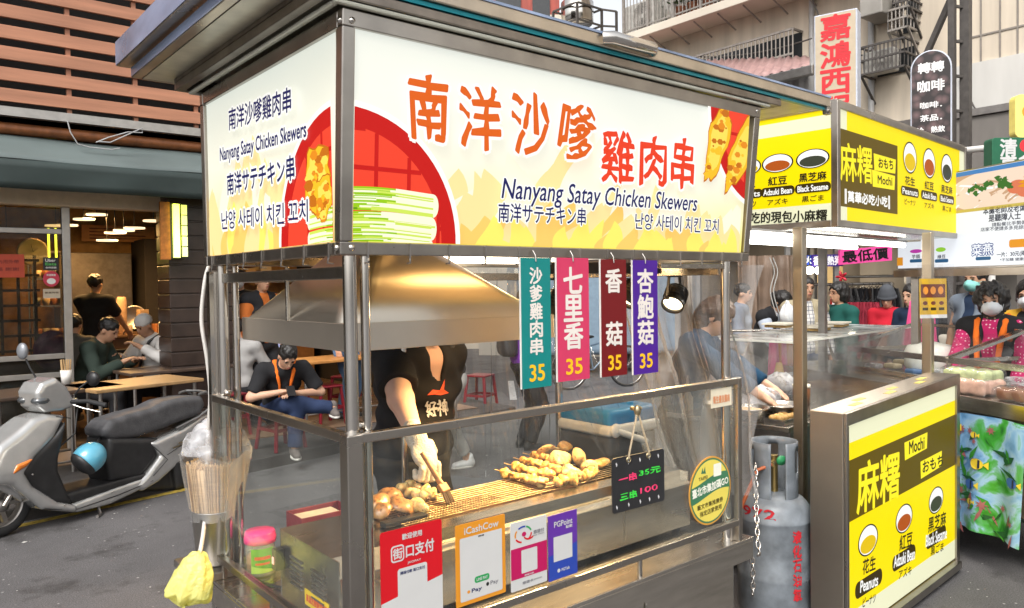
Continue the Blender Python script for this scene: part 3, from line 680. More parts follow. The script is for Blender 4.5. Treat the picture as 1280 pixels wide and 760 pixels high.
# roofs and tank far off in the middle
fb = thing('rooftop_house', 'far pale building with rust red corrugated roof storey', 'building', (11, 15, 0))
def FP(px, py, d=20): return at(px, py, d)
a = FP(575, 30); c = FP(702, 30); dv = (c-a); dv.z = 0; nv = Vector((-dv.y, dv.x, 0)).normalized()
pl = Plane((a.x, a.y, 0), dv, (0, 0, 1)); Ld = dv.length; zr = FP(640, 4).z; zr2 = FP(690, 28).z
b = MB(); b.prism([(-6, 0), (Ld, 0), (Ld, zr2+.2), (-6, zr2+.2)], pl, -5, 0); b.build('wall', BEIGE2, fb)
b = MB(); b.prism([(-6, zr2+.2), (Ld-.05, zr2+.2), (Ld-.05, zr+.55), (Ld-1.2, zr+1.3), (-6, zr+1.3)], pl, -5, -.02)
b.build('upper_storey', mat('rust_red_tin', (.33, .06, .04), .6, var=.25, scale=3, stretch=(8, 8, .5)), fb)
MB().prism([(Ld-1.7, zr2+.3), (Ld-1.05, zr2+.3), (Ld-1.05, zr+.6), (Ld-1.7, zr+.6)], pl, -.02, .03).build('window', DARKW, fb)
MB().prism([(Ld-.75, zr2+.1), (Ld-.3, zr2+.1), (Ld-.3, zr+.25), (Ld-.75, zr+.25)], pl, -.02, .02).build('window', DARKW, fb)
P = at(722, 44, 19); t = thing('water_tank', 'stainless steel water tank on a rooftop rack under the white sky', 'tank', P)
MB().lathe([(0, .25), (.36, .25), (.4, .3), (.4, .78), (.3, .88), (.12, .93), (0, .93)], P, n=24).build('tank_body', TUBE, t)
b = MB()
for dx, dy in ((.42, .42), (-.42, .42), (.42, -.42), (-.42, -.42)): b.bar(P+Vector((dx, dy, -2.5)), P+Vector((dx, dy, .6)), .05, .05)
for z in (.2, .6): 
    for k in range(4):
        c = [(.42, .42), (-.42, .42), (-.42, -.42), (.42, -.42)]; b.bar(P+Vector((*c[k], z)), P+Vector((*c[(k+1) % 4], z)), .04, .04)
b.bar(P+Vector((.42, -.42, .2)), P+Vector((.75, -.6, .2)), .04, .04)
b.bar(P+Vector((.42, -.42, .6)), P+Vector((.75, -.6, .57)), .04, .04); b.bar(P+Vector((.75, -.6, -2)), P+Vector((.75, -.6, .57)), .05, .05)
b.build('rack', IROND, t)
# plain building the tank stands on
b = MB(); b.box((P.x+.3, P.y+.4, (P.z-2)/2), (4, 4, P.z-2.0), .6); single(b, 'flat_roof_building', BEIGE2, 'low pale building whose flat roof carries the water tank', 'building')
# houses closing the cross street
fs = thing('street_row', 'grey shuttered shop row closing the far end of the side street', 'building', (10, 24, 0))
b = MB(); pl = Plane((5.5, 25, 0), (.9, -.43, 0), (0, 0, 1)); b.prism([(-6, 0), (16, 0), (16, 6.5), (-6, 6.5)], pl, -3, 0); b.build('wall', mat('grey_street_wall', (.22, .21, .2), .8, var=.3, scale=.8), fs)
for i in range(5): MB().prism([(-4+i*3.6, .1), (-1.2+i*3.6, .1), (-1.2+i*3.6, 2.6), (-4+i*3.6, 2.6)], pl, .0, .05).build('shutter', mat('blue_grey_shutter', (.16, .2, .25), .5, .3, var=.15), fs)
for i in range(5): MB().prism([(-4+i*3.6, 3.4), (-2+i*3.6, 3.4), (-2+i*3.6, 4.8), (-4+i*3.6, 4.8)], pl, .0, .05).build('window', DARKW, fs)
# ================================================================== SATAY CART
L_, W_, ZC, ZR, ZSB, ZST = 1.749, 1.068, .59, 1.26, 1.735, 2.36
cart = thing('food_cart', 'stainless steel satay cart with backlit chicken skewer sign and glass guard', 'food cart', (.87, .53, 0))
# cabinet and counter
b = MB(); b.b2((.03, .03, .08), (1.76, 1.03, .485)); b.b2((.0, .012, .485), (1.79, 1.04, .575))
for x in (.6, 1.2): b.b2((x, .022, .1), (x+.008, .03, .47))
b.build('cabinet', STEELH, cart, bevel=.004)
b = MB(); b.b2((-.037, -.016, .576), (1.832, 1.06, ZC)); b.b2((-.037, -.016, .5), (1.832, -.012, .576)); b.b2((-.037, -.012, .5), (-.033, 1.06, .576)); b.b2((1.828, -.012, .5), (1.832, 1.06, .576))
b.build('counter', STEELH, cart, bevel=.003)
for x, y in ((.12, .12), (1.66, .12), (.12, .94), (1.66, .94)):
    b = MB(); b.lathe([(0, -.018), (.035, -.018), (.04, 0), (.035, .018), (0, .018)], (x, y, .04), (0, 1, 0), 18); b.b2((x-.025, y-.024, .03), (x+.025, y-.02, .08)); b.b2((x-.025, y+.02, .03), (x+.025, y+.024, .08)); b.build('caster', RUBBER, cart)
# posts
for x, y, r in ((.022, .032, .019), (.066, .03, .013), (.03, W_-.03, .02), (.075, W_-.035, .013), (L_-.03, .035, .019), (L_-.03, W_-.03, .019), (.80, W_-.03, .016)):
    MB().tube([(x, y, ZC), (x, y, ZSB)], r, 16).build('post', TUBE, cart)
MB().b2((-.012, W_-.012, ZC), (.014, W_+.02, ZSB-.02)).build('post', TUBE, cart)
b = MB()
b.bar((.03, .05, 1.69), (.03, W_-.05, 1.69), .02, .035); b.bar((L_-.03, .06, 1.7), (L_-.03, W_-.05, 1.7), .025, .04); b.bar((.05, W_-.03, 1.69), (L_-.05, W_-.03, 1.69), .02, .035)
b.bar((L_-.06, .03, 1.715), (L_-.45, .03, 1.715), .02, .02); b.bar((.1, .2, 1.46), (.1, .2, 1.73), .018, .006); b.bar((.1, .62, 1.54), (.1, .62, 1.72), .012, .012); b.bar((.03, .62, 1.69), (.11, .62, 1.69), .012, .012)
b.build('upper_rail', STEELH, cart, bevel=.002)
# guard frame
b = MB(); t_ = .026
for z in (ZR-t_/2, .68-t_/2):
    b.bar((.025, 0, z), (L_-t_/2, 0, z), t_, t_); b.bar((0, .025, z-(.012 if z < 1 else 0)), (0, W_-t_/2, z-(.012 if z < 1 else 0)), t_, t_)
b.bar((.001, .001, ZC), (.001, .001, ZR), .046, .046); b.bar((L_, 0, ZC), (L_, 0, ZR), t_, t_); b.bar((0, W_, ZC), (0, W_, ZR), t_, t_)
b.bar((L_-.02, .02, ZC), (L_-.02, .02, .66), .02, .02)
for x in (.36, 1.142): b.tube([(x, 0, ZC), (x, 0, .655)], .009, 10)
for y in (.55, 1.0): b.bar((.0, y, ZC), (.0, y, .645), .018, .018)
b.ell((.045, .045, ZR+.012), (.022, .022, .014), 12); b.ell((.03, W_-.06, ZR+.008), (.016, .016, .012), 12)
b.build('guard_frame', GUARD, cart, bevel=.003)
b = MB(); b.b2((.026, -.002, .68), (L_-.014, .003, ZR-.027)); b.build('front_glass', GLASS, cart)
b = MB(); b.b2((-.002, .026, .668), (.003, W_-.014, ZR-.027)); b.build('side_glass', GLASS, cart)
# hood
hx0, hx1, hy0, hy1, hz = .1, .92, .2, 1.04, 1.46
b = MB(); tx0, tx1, ty0, ty1, tz = .38, .56, .55, .75, 1.84
r0 = [(hx0, hy0), (hx1, hy0), (hx1, hy1), (hx0, hy1)]; r1 = [(tx0, ty0), (tx1, ty0), (tx1, ty1), (tx0, ty1)]
v = [(x, y, hz+.084) for x, y in r0]+[(x, y, tz) for x, y in r1]
b.add(v, [(0, 1, 5, 4), (1, 2, 6, 5), (2, 3, 7, 6), (3, 0, 4, 7)], 0, True)
HOODM = mat('hood_steel', (.6, .55, .47), .34, .95, var=.06, scale=3, rvar=.05)
hood = b.build('extractor_hood', HOODM, cart)
q_ = hood.modifiers.new('rounded_hips', 'BEVEL'); q_.width = .07; q_.segments = 7; q_.limit_method = 'ANGLE'; q_.angle_limit = R_(20); q_ = hood.modifiers.new('thickness', 'SOLIDIFY'); q_.thickness = .005
b = MB(); b.b2((hx0, hy0, hz), (hx1, hy0+.006, hz+.083)); b.b2((hx0, hy1-.006, hz), (hx1, hy1, hz+.083)); b.b2((hx0, hy0+.006, hz), (hx0+.006, hy1-.006, hz+.083)); b.b2((hx1-.006, hy0+.006, hz), (hx1, hy1-.006, hz+.083)); b.build('hood_rim', mat('hood_rim_steel', (.58, .53, .46), .4, .95, var=.08, scale=3), hood, bevel=.002)
b = MB(); b.tube([(.47, .65, tz-.02), (.47, .65, 2.33)], .085, 20); b.build('duct', DSTEEL, hood)
# sign box: leans outward towards its top
Bf = [Vector((-.0282, -.0142, ZSB)), Vector((1.812, -.0142, ZSB)), Vector((1.812, W_-.01, ZSB)), Vector((-.0282, W_-.01, ZSB))]
Tf = [Vector((-.0307, -.0587, ZST)), Vector((1.8404, -.0587, ZST)), Vector((1.8404, W_-.008, ZST)), Vector((-.0307, W_-.008, ZST))]
def onf(i, u, v):                                # point of face i (0 front, 1 right, 2 back, 3 left) at fractions u, v
    a, c, d, e = Bf[i], Bf[(i+1) % 4], Tf[(i+1) % 4], Tf[i]
    return (a*(1-u)+c*u)*(1-v)+(e*(1-u)+d*u)*v
b = MB()
def fbar(i, u0, v0, u1, v1, th=.03):
    n = (Bf[(i+1) % 4]-Bf[i]).cross(Tf[i]-Bf[i]).normalized()
    p = [onf(i, u0, v0), onf(i, u1, v0), onf(i, u1, v1), onf(i, u0, v1)]
    b.hexa([q-n*th for q in p]+p)
lens = [1.84, 1.07, 1.84, 1.07]
for i in range(4):
    k = .036/lens[i]
    fbar(i, .0 if i in (0, 2) else k, 0, 1 if i in (0, 2) else 1-k*.8, .055); fbar(i, .0 if i in (0, 2) else k, .93, 1 if i in (0, 2) else 1-k*.8, 1)
    fbar(i, 0, .056, k, .929); fbar(i, 1-k, .056, 1, .929)
signbox = b.build('sign_box', FRAME, cart, bevel=.003)
for i, n_ in ((0, 14), (3, 7)):
    nn = (Bf[(i+1) % 4]-Bf[i]).cross(Tf[i]-Bf[i]).normalized()
    for k in range(n_):
        u = (k+.6)/n_; p = onf(i, u, .055); q = onf(i, u, -.012)
        b = MB(); b.bar(p+nn*.003, q+nn*.003, .006, .004); b.tube([q+nn*.003, q-Vector((0, 0, .012))+nn*.006, q-Vector((0, 0, .014))-nn*.012], .0025, 6); b.build('panel_clip', DSTEEL, signbox)
for i, u, v in ((0, .014, .955), (3, .985, .955), (0, .018, .03), (3, .98, .03), (0, .985, .97)):
    nn = (Bf[(i+1) % 4]-Bf[i]).cross(Tf[i]-Bf[i]).normalized(); p = onf(i, u, v); MB().lathe([(.009, 0), (.008, .004), (0, .006)], p, nn, 12).build('screw', TUBE, signbox)
b = MB(); b.b2((.0, .0, ZST-.03), (1.8, 1.03, ZST-.02)); b.build('sign_box_lid', mat('cream_lid', (.7, .62, .48), .6), signbox)
def grad_print(name, stops):
    m = bpy.data.materials.new(name); m.use_nodes = True; nt = m.node_tree; bs = nt.nodes['Principled BSDF']
    tc = node(nt, 'ShaderNodeTexCoord'); sx = node(nt, 'ShaderNodeSeparateXYZ'); nt.links.new(tc.outputs['Generated'], sx.inputs[0])
    nz = node(nt, 'ShaderNodeTexNoise'); nz.inputs['Scale'].default_value = 3; nt.links.new(tc.outputs['Object'], nz.inputs[0])
    ma = node(nt, 'ShaderNodeMath', operation='MULTIPLY_ADD'); ma.inputs[1].default_value = .25; nt.links.new(nz.outputs[0], ma.inputs[0]); nt.links.new(sx.outputs[2], ma.inputs[2])
    su = node(nt, 'ShaderNodeMath', operation='SUBTRACT'); su.inputs[1].default_value = .12; nt.links.new(ma.outputs[0], su.inputs[0])
    rp = node(nt, 'ShaderNodeValToRGB'); el = rp.color_ramp.elements
    while len(el) > 1: el.remove(el[-1])
    for k, (p, c) in enumerate(stops):
        e = el[0] if k == 0 else el.new(p); e.position = p; e.color = (*srgb(*c), 1)
    nt.links.new(su.outputs[0], rp.inputs[0]); bs.inputs['Base Color'].default_value = (.25, .24, .2, 1); nt.links.new(rp.outputs[0], bs.inputs['Emission Color'])
    bs.inputs['Emission Strength'].default_value = EM; bs.inputs['Roughness'].default_value = .35; bs.inputs['Specular IOR Level'].default_value = .3
    return m
PANF = grad_print('flame_sheet_front', [(0, (255, 232, 20)), (.07, (255, 240, 70)), (.2, (255, 244, 170)), (.45, (252, 248, 225)), (.7, (247, 249, 238)), (1, (238, 243, 235))])
PANL = grad_print('flame_sheet_side', [(0, (255, 205, 60)), (.12, (255, 220, 120)), (.35, (255, 236, 190)), (.55, (248, 246, 226)), (1, (230, 238, 228))])
INKS = [ink(30, 34, 92), ink(222, 98, 28), ink(233, 66, 36), ink(252, 252, 246), ink(198, 26, 22), ink(240, 70, 46), ink(255, 226, 158), ink(255, 205, 108), ink(255, 236, 110),
        ink(150, 200, 20), ink(205, 228, 90), ink(244, 246, 214), ink(245, 190, 40), ink(250, 220, 90), ink(196, 110, 20), ink(255, 243, 219), ink(228, 140, 30), ink(95, 150, 15)]
NAVY, ORG, REDI, WHI, DRED, LRED, FL1, FL2, FL3, GR1, GR2, GR3, CH1, CH2, CH3, FL4, CH4, GR0 = range(18)
def tongue(u, w, h, sway, v0=0, n=14):
    a = []; c = []
    for k in range(n+1):
        t = k/n; wd = w*.5*(math.sin(math.pi*(.18+.82*t))**.8 if t < .999 else 0)*(1.15-.35*t); cx = u+sway*t*t+.15*w*math.sin(t*5+u*9)
        a.append((cx-wd, v0+h*t)); c.append((cx+wd, v0+h*t))
    return a+c[::-1]
def chick(b, pl, cu, cv, L, w, ang, lay, seed, lo, hi):
    rnd = random.Random(seed); e = (math.cos(ang), math.sin(ang)); f = (-e[1], e[0])
    for s_, mi, dl in ((1.0, CH3, 0), (.94, CH1, 2e-4), (.7, CH2, 4e-4)):
        o = []
        for k in range(30):
            a = 2*math.pi*k/30; r = 1+.10*math.sin(5*a+seed)+.06*math.sin(9*a+2*seed); x = math.cos(a)*L/2*r*s_; y = math.sin(a)*w/2*r*s_*(1+.25*math.cos(a)); o.append((cu+e[0]*x+f[0]*y, cv+e[1]*x+f[1]*y))
        o = clip(o, lo, hi)
        if o: b.poly(o, pl, lay+dl, mi)
    for k in range(26):
        x = rnd.uniform(-.42, .42)*L; y = rnd.uniform(-.34, .34)*w*(1-abs(x/L)); r = rnd.uniform(.03, .13)*w
        o = clip([(cu+e[0]*x+f[0]*y+r*math.cos(a*1.05)*(1.6+.4*math.sin(3*a)), cv+e[1]*x+f[1]*y+r*math.sin(a*1.05)) for a in range(6)], lo, hi)
        if o: b.poly(o, pl, lay+6e-4+k*1e-5, rnd.choice((CH2, CH4, CH1, CH3, CH4, CH1)))
def scallion(b, pl, u0, u1, v0, v1, lay, lo, hi):
    n = 16; rnd = random.Random(int(abs(v0)*9999)); vv = lambda f, u: v0+(v1-v0)*f+.005*math.sin(u*14)-.012*(u-u0)*(1-f)
    def strip(f0, f1, a, c, mi, l):
        pts = [(a+(c-a)*k/n, vv(f0, a+(c-a)*k/n)) for k in range(n+1)]+[(c-(c-a)*k/n, vv(f1, c-(c-a)*k/n)) for k in range(n+1)]
        o = clip(pts, lo, hi)
        if o: b.poly(o, pl, l, mi)
    def cap(c, f0, f1, mi, l):
        r = (vv(f1, c)-vv(f0, c))/2; o = clip(circ(c, (vv(f0, c)+vv(f1, c))/2, r*.55, r, 24), lo, hi)
        if o: b.poly(o, pl, l, mi)
    cap(u1, 0, 1, GR3, lay); strip(0, 1, u0, u1, GR1, lay+1e-5)
    m = u0+(u1-u0)*.55
    for k in range(16):
        f = rnd.uniform(.03, .9); w_ = rnd.uniform(.02, .09); a = u0+rnd.uniform(0, .5)*(u1-u0); strip(f, min(.98, f+w_), a, a+rnd.uniform(.2, .6)*(u1-u0), rnd.choice((GR2, GR2, GR0, GR3, GR1)), lay+2e-5+k*1e-5)
    for k in range(12):
        f = k/12; strip(f, f+.09, m+rnd.uniform(-.05, .06), u1, rnd.choice((GR3, GR3, GR2)), lay+2e-4+k*1e-5)
    for k in range(4): f = rnd.uniform(.1, .85); strip(f, f+.03, m+.05, u1, FL4, lay+3.4e-4+k*1e-5)
def dish(b, pl, cu, cv, r, lo, hi, gu, gv):
    for k, (q, mi) in enumerate(((r*1.045, WHI), (r, DRED), (r*.86, LRED))):
        o = clip(circ(cu, cv, q, n=72), lo, hi); b.poly(o, pl, .0016+k*1.5e-4, mi)
    rr = r*.86
    for u in gu:
        h = math.sqrt(max(rr*rr-(u-cu)**2, 0)); o = clip([(u-.006, cv-h), (u+.006, cv-h), (u+.006, cv+h), (u-.006, cv+h)], lo, hi)
        if o: b.poly(o, pl, .0021, DRED)
    for v in gv:
        h = math.sqrt(max(rr*rr-(v-cv)**2, 0)); o = clip([(cu-h, v-.006), (cu+h, v-.006), (cu+h, v+.006), (cu-h, v+.006)], lo, hi)
        if o: b.poly(o, pl, .00215, DRED)
b = MB()
for i in (0, 3):
    nn = (Bf[(i+1) % 4]-Bf[i]).cross(Tf[i]-Bf[i]).normalized(); b.add([onf(i, u, v)-nn*.05 for u, v in ((.012, .05), (.985, .05), (.985, .97), (.012, .97))], [(0, 1, 2, 3)])
b.build('added_back_sheet', mat('cream_back_sheet', (.72, .62, .45), .6), signbox)  # unseen sheets added behind the panels, keeping their prints out of the hood's reflection
# front sheet
plF = Plane(Bf[0], Bf[1]-Bf[0], Tf[0]-Bf[0]); HF = (Tf[0]-Bf[0]).length
lo, hi = (.034, .036), (1.785, HF*.932)
b = MB(); b.add([plF.w(u, v, -.012) for u, v in ((.02, .02), (1.80, .02), (1.81, HF-.02), (.02, HF-.02))], [(0, 1, 2, 3)]); panel = b.build('sign_panel', PANF, cart)
rnd = random.Random(3); b = MB()
for k in range(34):
    u = .3+1.45*k/33+rnd.uniform(-.03, .03); hmul = 1.0+.9*math.exp(-((u-.95)/.3)**2)
    o = clip(tongue(u, rnd.uniform(.1, .2), rnd.uniform(.14, .24)*hmul, rnd.uniform(-.06, .08), .02), lo, hi)
    if o: b.poly(o, plF, -.0115+k*2e-5, rnd.choice((FL4, FL4, FL1)))
for k in range(26):
    u = .36+1.4*k/25+rnd.uniform(-.03, .03)
    o = clip(tongue(u, rnd.uniform(.09, .15), rnd.uniform(.1, .19), rnd.uniform(-.05, .06), .01), lo, hi)
    if o: b.poly(o, plF, -.0105+k*2e-5, rnd.choice((FL1, FL2, FL1)))
for k in range(30):
    u = .3+1.46*k/29+rnd.uniform(-.02, .02)
    o = clip(tongue(u, rnd.uniform(.06, .12), rnd.uniform(.06, .14), rnd.uniform(-.04, .04), .0), lo, hi)
    if o: b.poly(o, plF, -.0095+k*2e-5, rnd.choice((FL3, FL3, FL2)))
b.build('flame_print', INKS, panel)
b = MB(); g1, g2, g3 = plF.px(470, 200)[0], plF.px(511, 210)[0], plF.px(548, 250)[0]; h1, h2, h3 = plF.px(480, 212)[1], plF.px(520, 285)[1], .47
dish(b, plF, .01, .03, .355, lo, hi, (g1, g2, g3), (h1, h2, .33))
us = plF.px(541, 255)[0]
for k, (y0, y1) in enumerate(((266, 238), (296, 268), (318, 297))): scallion(b, plF, -.1, us-.005*k, plF.px(495, y0)[1], plF.px(495, y1)[1], .0026+k*4e-4, lo, hi)
b.build('food_print', INKS, panel); b = MB()
cR = plF.px(962, 138); dish(b, plF, cR[0], cR[1], .40, lo, hi, (plF.px(905, 200)[0], plF.px(932, 200)[0]), (plF.px(905, 165)[1], plF.px(905, 225)[1]))
a, c = plF.px(896, 180), plF.px(925, 190)
chick(b, plF, a[0], a[1], .32, .125, 1.25, .0028, 1, lo, hi); chick(b, plF, c[0], c[1]-.01, .34, .13, 1.05, .0038, 5, lo, hi)
b.build('food_print', INKS, panel)
b = MB()
for ch, x0, x1, y0, y1, ha, mi in (('南', 510, 559, 132, 138, 80, ORG), ('洋', 573, 625, 146, 150, 78, ORG), ('沙', 639, 686, 156, 156, 76, ORG), ('嗲', 699, 742, 160, 172, 72, ORG), ('雞', 751, 791, 194, 198, 64, REDI), ('肉', 799, 832, 200, 203, 60, REDI), ('串', 839, 866, 202, 207, 62, REDI)):
    ptext(b, plF, ch, x0, y0, x1, y1, ha, WHI, .013, layer=.004, wob=.02, halo=True); ptext(b, plF, ch, x0, y0, x1, y1, ha, mi, .0032, layer=.0044, wob=.02)
ptext(b, plF, 'Nanyang Satay Chicken Skewers', 627, 239, 870, 257, 30, WHI, .005, layer=.004, shear=.15, halo=True); ptext(b, plF, 'Nanyang Satay Chicken Skewers', 627, 239, 870, 257, 30, NAVY, .0007, layer=.0044, shear=.15)
ptext(b, plF, '南洋サテチキン串', 622, 265, 731, 271, 23, WHI, .005, layer=.004, halo=True); ptext(b, plF, '南洋サテチキン串', 622, 265, 731, 271, 23, NAVY, .0007, layer=.0044)
ptext(b, plF, '난양 사테이 치킨 꼬치', 793, 276, 897, 283, 19, WHI, .004, layer=.004, halo=True); ptext(b, plF, '난양 사테이 치킨 꼬치', 793, 276, 897, 283, 19, NAVY, .0006, layer=.0044)
b.build('lettering', INKS, panel)
# side sheet
plL = Plane(Bf[3], Bf[0]-Bf[3], Tf[3]-Bf[3]); HL = (Tf[3]-Bf[3]).length; LL = (Bf[0]-Bf[3]).length
lo, hi = (.034, .036), (LL-.032, HL*.932)
b = MB(); b.add([plL.w(u, v, -.012) for u, v in ((.02, .02), (LL-.02, .02), (LL-.02, HL-.02), (.02, HL-.02))], [(0, 1, 2, 3)]); panel2 = b.build('sign_panel', PANL, cart)
b = MB()
for k in range(22):
    u = .02+.8*k/21+rnd.uniform(-.03, .03); hm = 1.4 if .25 < u < .6 else 1
    o = clip(tongue(u, rnd.uniform(.1, .2), rnd.uniform(.2, .32)*hm, rnd.uniform(-.08, .08), 0), lo, hi)
    if o: b.poly(o, plL, -.0115+k*2e-5, rnd.choice((FL4, FL1, FL1)))
for k in range(24):
    u = .03+.75*k/23; o = clip(tongue(u, rnd.uniform(.07, .14), rnd.uniform(.1, .22), rnd.uniform(-.05, .05), 0), lo, hi)
    if o: b.poly(o, plL, -.0105+k*2e-5, rnd.choice((FL2, FL2, FL3, FL1)))
b.build('flame_print', INKS, panel2)
b = MB(); dish(b, plL, LL-.01, .03, .36, lo, hi, (plL.px(385, 230)[0], plL.px(404, 230)[0]), (.15, .28))
for k, (y0, y1) in enumerate(((288, 262), (312, 289))): scallion(b, plL, LL+.15, plL.px(388, 280)[0], plL.px(400, y0)[1], plL.px(400, y1)[1], .0026+k*4e-4, lo, hi)
a = plL.px(393, 225); chick(b, plL, a[0]+.02, a[1], .19, .15, 1.2, .0032, 3, lo, hi); a = plL.px(400, 250); chick(b, plL, a[0]+.03, a[1], .13, .1, 1.2, .0040, 8, lo, hi)
b.build('food_print', INKS, panel2)
b = MB()
for s_, x0, y0, x1, y1, hp, bo in (('南洋沙嗲雞肉串', 288, 150, 366, 124, 29, .0012), ('Nanyang Satay Chicken Skewers', 277, 196, 385, 164, 24, .0012), ('南洋サテチキン串', 286, 231, 370, 209, 29, .0014), ('난양 사테이 치킨 꼬치', 279, 276, 387, 263, 25, .0009)):
    ptext(b, plL, s_, x0, y0, x1, y1, hp, WHI, .009, layer=.005, halo=True); ptext(b, plL, s_, x0, y0, x1, y1, hp, NAVY, bo, layer=.0055)
b.build('lettering', INKS, panel2)
# roof in two tiers with a dark ring beam and a pale trim
BLUEF = mat('blue_film_on_steel', (.27, .35, .52), .2, .35, var=.35, scale=7, rvar=.06, stretch=(1, .35, 1))
TEALF = mat('teal_film_strip', (.0, .26, .32), .3, .3)
RSTEEL = mat('roof_edge_steel', (.5, .44, .36), .3, .9, var=.25, scale=5, rvar=.1)
rx0, rx1, ry0, ry1 = -.19, 2.32, -.1, 1.2
b = MB()
def ring(lo, hi, z0, z1, th, mi=0, bb=None):
    bb = bb or b
    bb.b2((lo[0], lo[1], z0), (hi[0], lo[1]+th, z1), mi); bb.b2((lo[0], hi[1]-th, z0), (hi[0], hi[1], z1), mi); bb.b2((lo[0], lo[1]+th, z0), (lo[0]+th, hi[1]-th, z1), mi); bb.b2((hi[0]-th, lo[1]+th, z0), (hi[0], hi[1]-th, z1), mi)
b.b2((rx0, ry0, 2.418), (rx1, ry0+.02, 2.462)); b.b2((rx1-.02, ry0+.02, 2.418), (rx1, ry1, 2.462)); b.b2((rx0, ry1-.02, 2.418), (rx1-.02, ry1, 2.462)); b.b2((rx0-.035, ry0+.0, 2.42), (rx0-.001, ry1, 2.455)); b.b2((rx0-.075, ry0-.02, 2.463), (rx0-.02, ry1+.04, 2.55))
b.b2((rx0-.02, ry0+.021, 2.45), (rx1-.021, ry1-.021, 2.459)); roof = b.build('roof', RSTEEL, cart, bevel=.003)
b = MB(); b.b2((rx0-.078, ry0-.015, 2.465), (rx0-.0755, ry1+.035, 2.548)); b.b2((rx0-.038, ry0+.01, 2.422), (rx0-.0355, ry1-.01, 2.453)); b.b2((rx0+.02, ry0-.004, 2.456), (rx1-.002, ry0-.001, 2.464)); b.build('blue_film', BLUEF, roof)
b = MB(); b.b2((rx0+.05, ry0+.012, 2.404), (rx1-.005, ry0+.03, 2.4165)); b.build('teal_strip', TEALF, roof)
b = MB(); b.b2((rx0+.001, ry0+.031, 2.419), (rx1-.021, ry1-.021, 2.423)); b.build('roof_underside', mat('cream_reflection_underside', (.62, .59, .47), .3, .2, var=.15), roof)  # cream reflection on the steel underside put into its colour
b = MB(); ring((-.1, -.084), (1.95, 1.12), 2.374, 2.402, .03); ring((-.1, -.06), (1.95, 1.12), 2.4025, 2.4185, .03); b.build('ring_beam', mat('dark_ring_beam', (.24, .21, .18), .35, .9, var=.2), roof, bevel=.003)
b = MB(); ring((-.062, -.079), (1.88, 1.09), 2.3615, 2.3735, .02); b.build('pale_trim', mat('pale_trim', (.68, .68, .58), .3, .1), roof, bevel=.008)
b = MB(); p = ony(788, 60, ry0-.01); b.tube([(p.x-.12, ry0, 2.445), (p.x-.1, ry0-.022, 2.445), (p.x+.1, ry0-.022, 2.445), (p.x+.12, ry0, 2.445)], .021, 12); b.build('roof_handle', TUBE, roof)
b = MB(); b.b2((rx1-.03, ry0+.002, 2.385), (rx1+.003, ry0+.022, 2.4175)); b.tube([(rx1-.012, ry0-.008, 2.4), (rx1-.012, ry0+.002, 2.4)], .01, 10); b.build('corner_bracket', DSTEEL, roof)
# lamps under the sign box
TUBEL = lamp_mat('warm_white_tube', (1, .86, .62), 6)
tl = thing('fluorescent_tube', 'bright tube lamp under the sign box behind the hanging price boards', 'lamp', (1.05, .62, 1.76))
MB().tube([(.72, .66, 1.755), (1.42, .66, 1.755)], .016, 12).build('tube', TUBEL, tl); MB().b2((.7, .64, 1.775), (1.44, .68, 1.8)).build('batten', WHITE, tl)
L = bpy.data.lights.new('tube_light', 'AREA'); L.shape = 'RECTANGLE'; L.size = .7; L.size_y = .04; L.energy = 6; L.color = (1, .6, .24)
lo_ = bpy.data.objects.new('tube_light', L); link(lo_); lo_.location = (1.07, .64, 1.735)
tl = thing('fluorescent_tube', 'warm tube lamp inside the sign box above the hood', 'lamp', (.85, .3, 2.22))
MB().tube([(.4, .3, 2.23), (1.3, .3, 2.23)], .014, 12).build('tube', lamp_mat('warm_tube', (1, .66, .25), 5), tl); MB().b2((.38, .28, 2.25), (1.32, .32, 2.29)).build('batten', WHITE, tl)
L = bpy.data.lights.new('tube_light', 'AREA'); L.shape = 'RECTANGLE'; L.size = .7; L.size_y = .04; L.energy = 3.3; L.color = (1, .56, .2)
lo_ = bpy.data.objects.new('tube_light', L); link(lo_); lo_.location = (1.0, .3, 2.2); L.size_y = .25; L.size = .6
tr = thing('lamp_track', 'short black lamp track under the sign box carrying the spotlights', 'track', (1.25, .3, 1.72))
MB().b2((.95, .28, 1.69), (1.62, .32, 1.735)).build('track_rail', BLACK, tr, bevel=.004)
def spot(P, aim, label, en):
    t = thing('spotlight', label, 'spotlight', P, group='black spotlights on the track'); P = Vector(P); d = (Vector(aim)-P).normalized()
    b = MB(); b.lathe([(0, -.075), (.022, -.075), (.038, -.055), (.046, -.02), (.048, .03), (.05, .032), (.05, .04), (.043, .04), (.042, .02)], P, d, 24)
    for k in range(5): b.lathe([(.045, -.05+k*.012), (.052, -.048+k*.012), (.045, -.046+k*.012)], P, d, 20)
    body = b.build('lamp_body', BLACK, t)
    MB().lathe([(.042, .022), (.0, .028)], P, d, 20).build('lens', lamp_mat('spot_lens', (1, .8, .48), 9), body)
    b = MB(); s_ = Vector((1, 0, 0))
    for q in (-1, 1): b.bar(P+s_*.052*q, P+s_*.035*q+Vector((0, 0, .1)), .012, .004); b.bar(P+s_*.052*q+Vector((0, -.01, 0)), P+s_*.03*q+Vector((0, 0, .1)), .006, .003)
    b.bar(P+s_*-.045+Vector((0, 0, .1)), P+s_*.045+Vector((0, 0, .1)), .012, .008); b.tube([P+Vector((0, 0, .1)), (P.x, P.y, 1.69)], .009, 8); b.build('yoke', BLACK, t)
    L = bpy.data.lights.new('spot_beam', 'SPOT'); L.energy = en; L.spot_size = R_(95); L.spot_blend = .6; L.color = (1, .62, .25); L.shadow_soft_size = .04
    o = bpy.data.objects.new('spot_beam', L); link(o); o.location = P+d*.06; o.rotation_euler = d.to_track_quat('-Z', 'Y').to_euler()
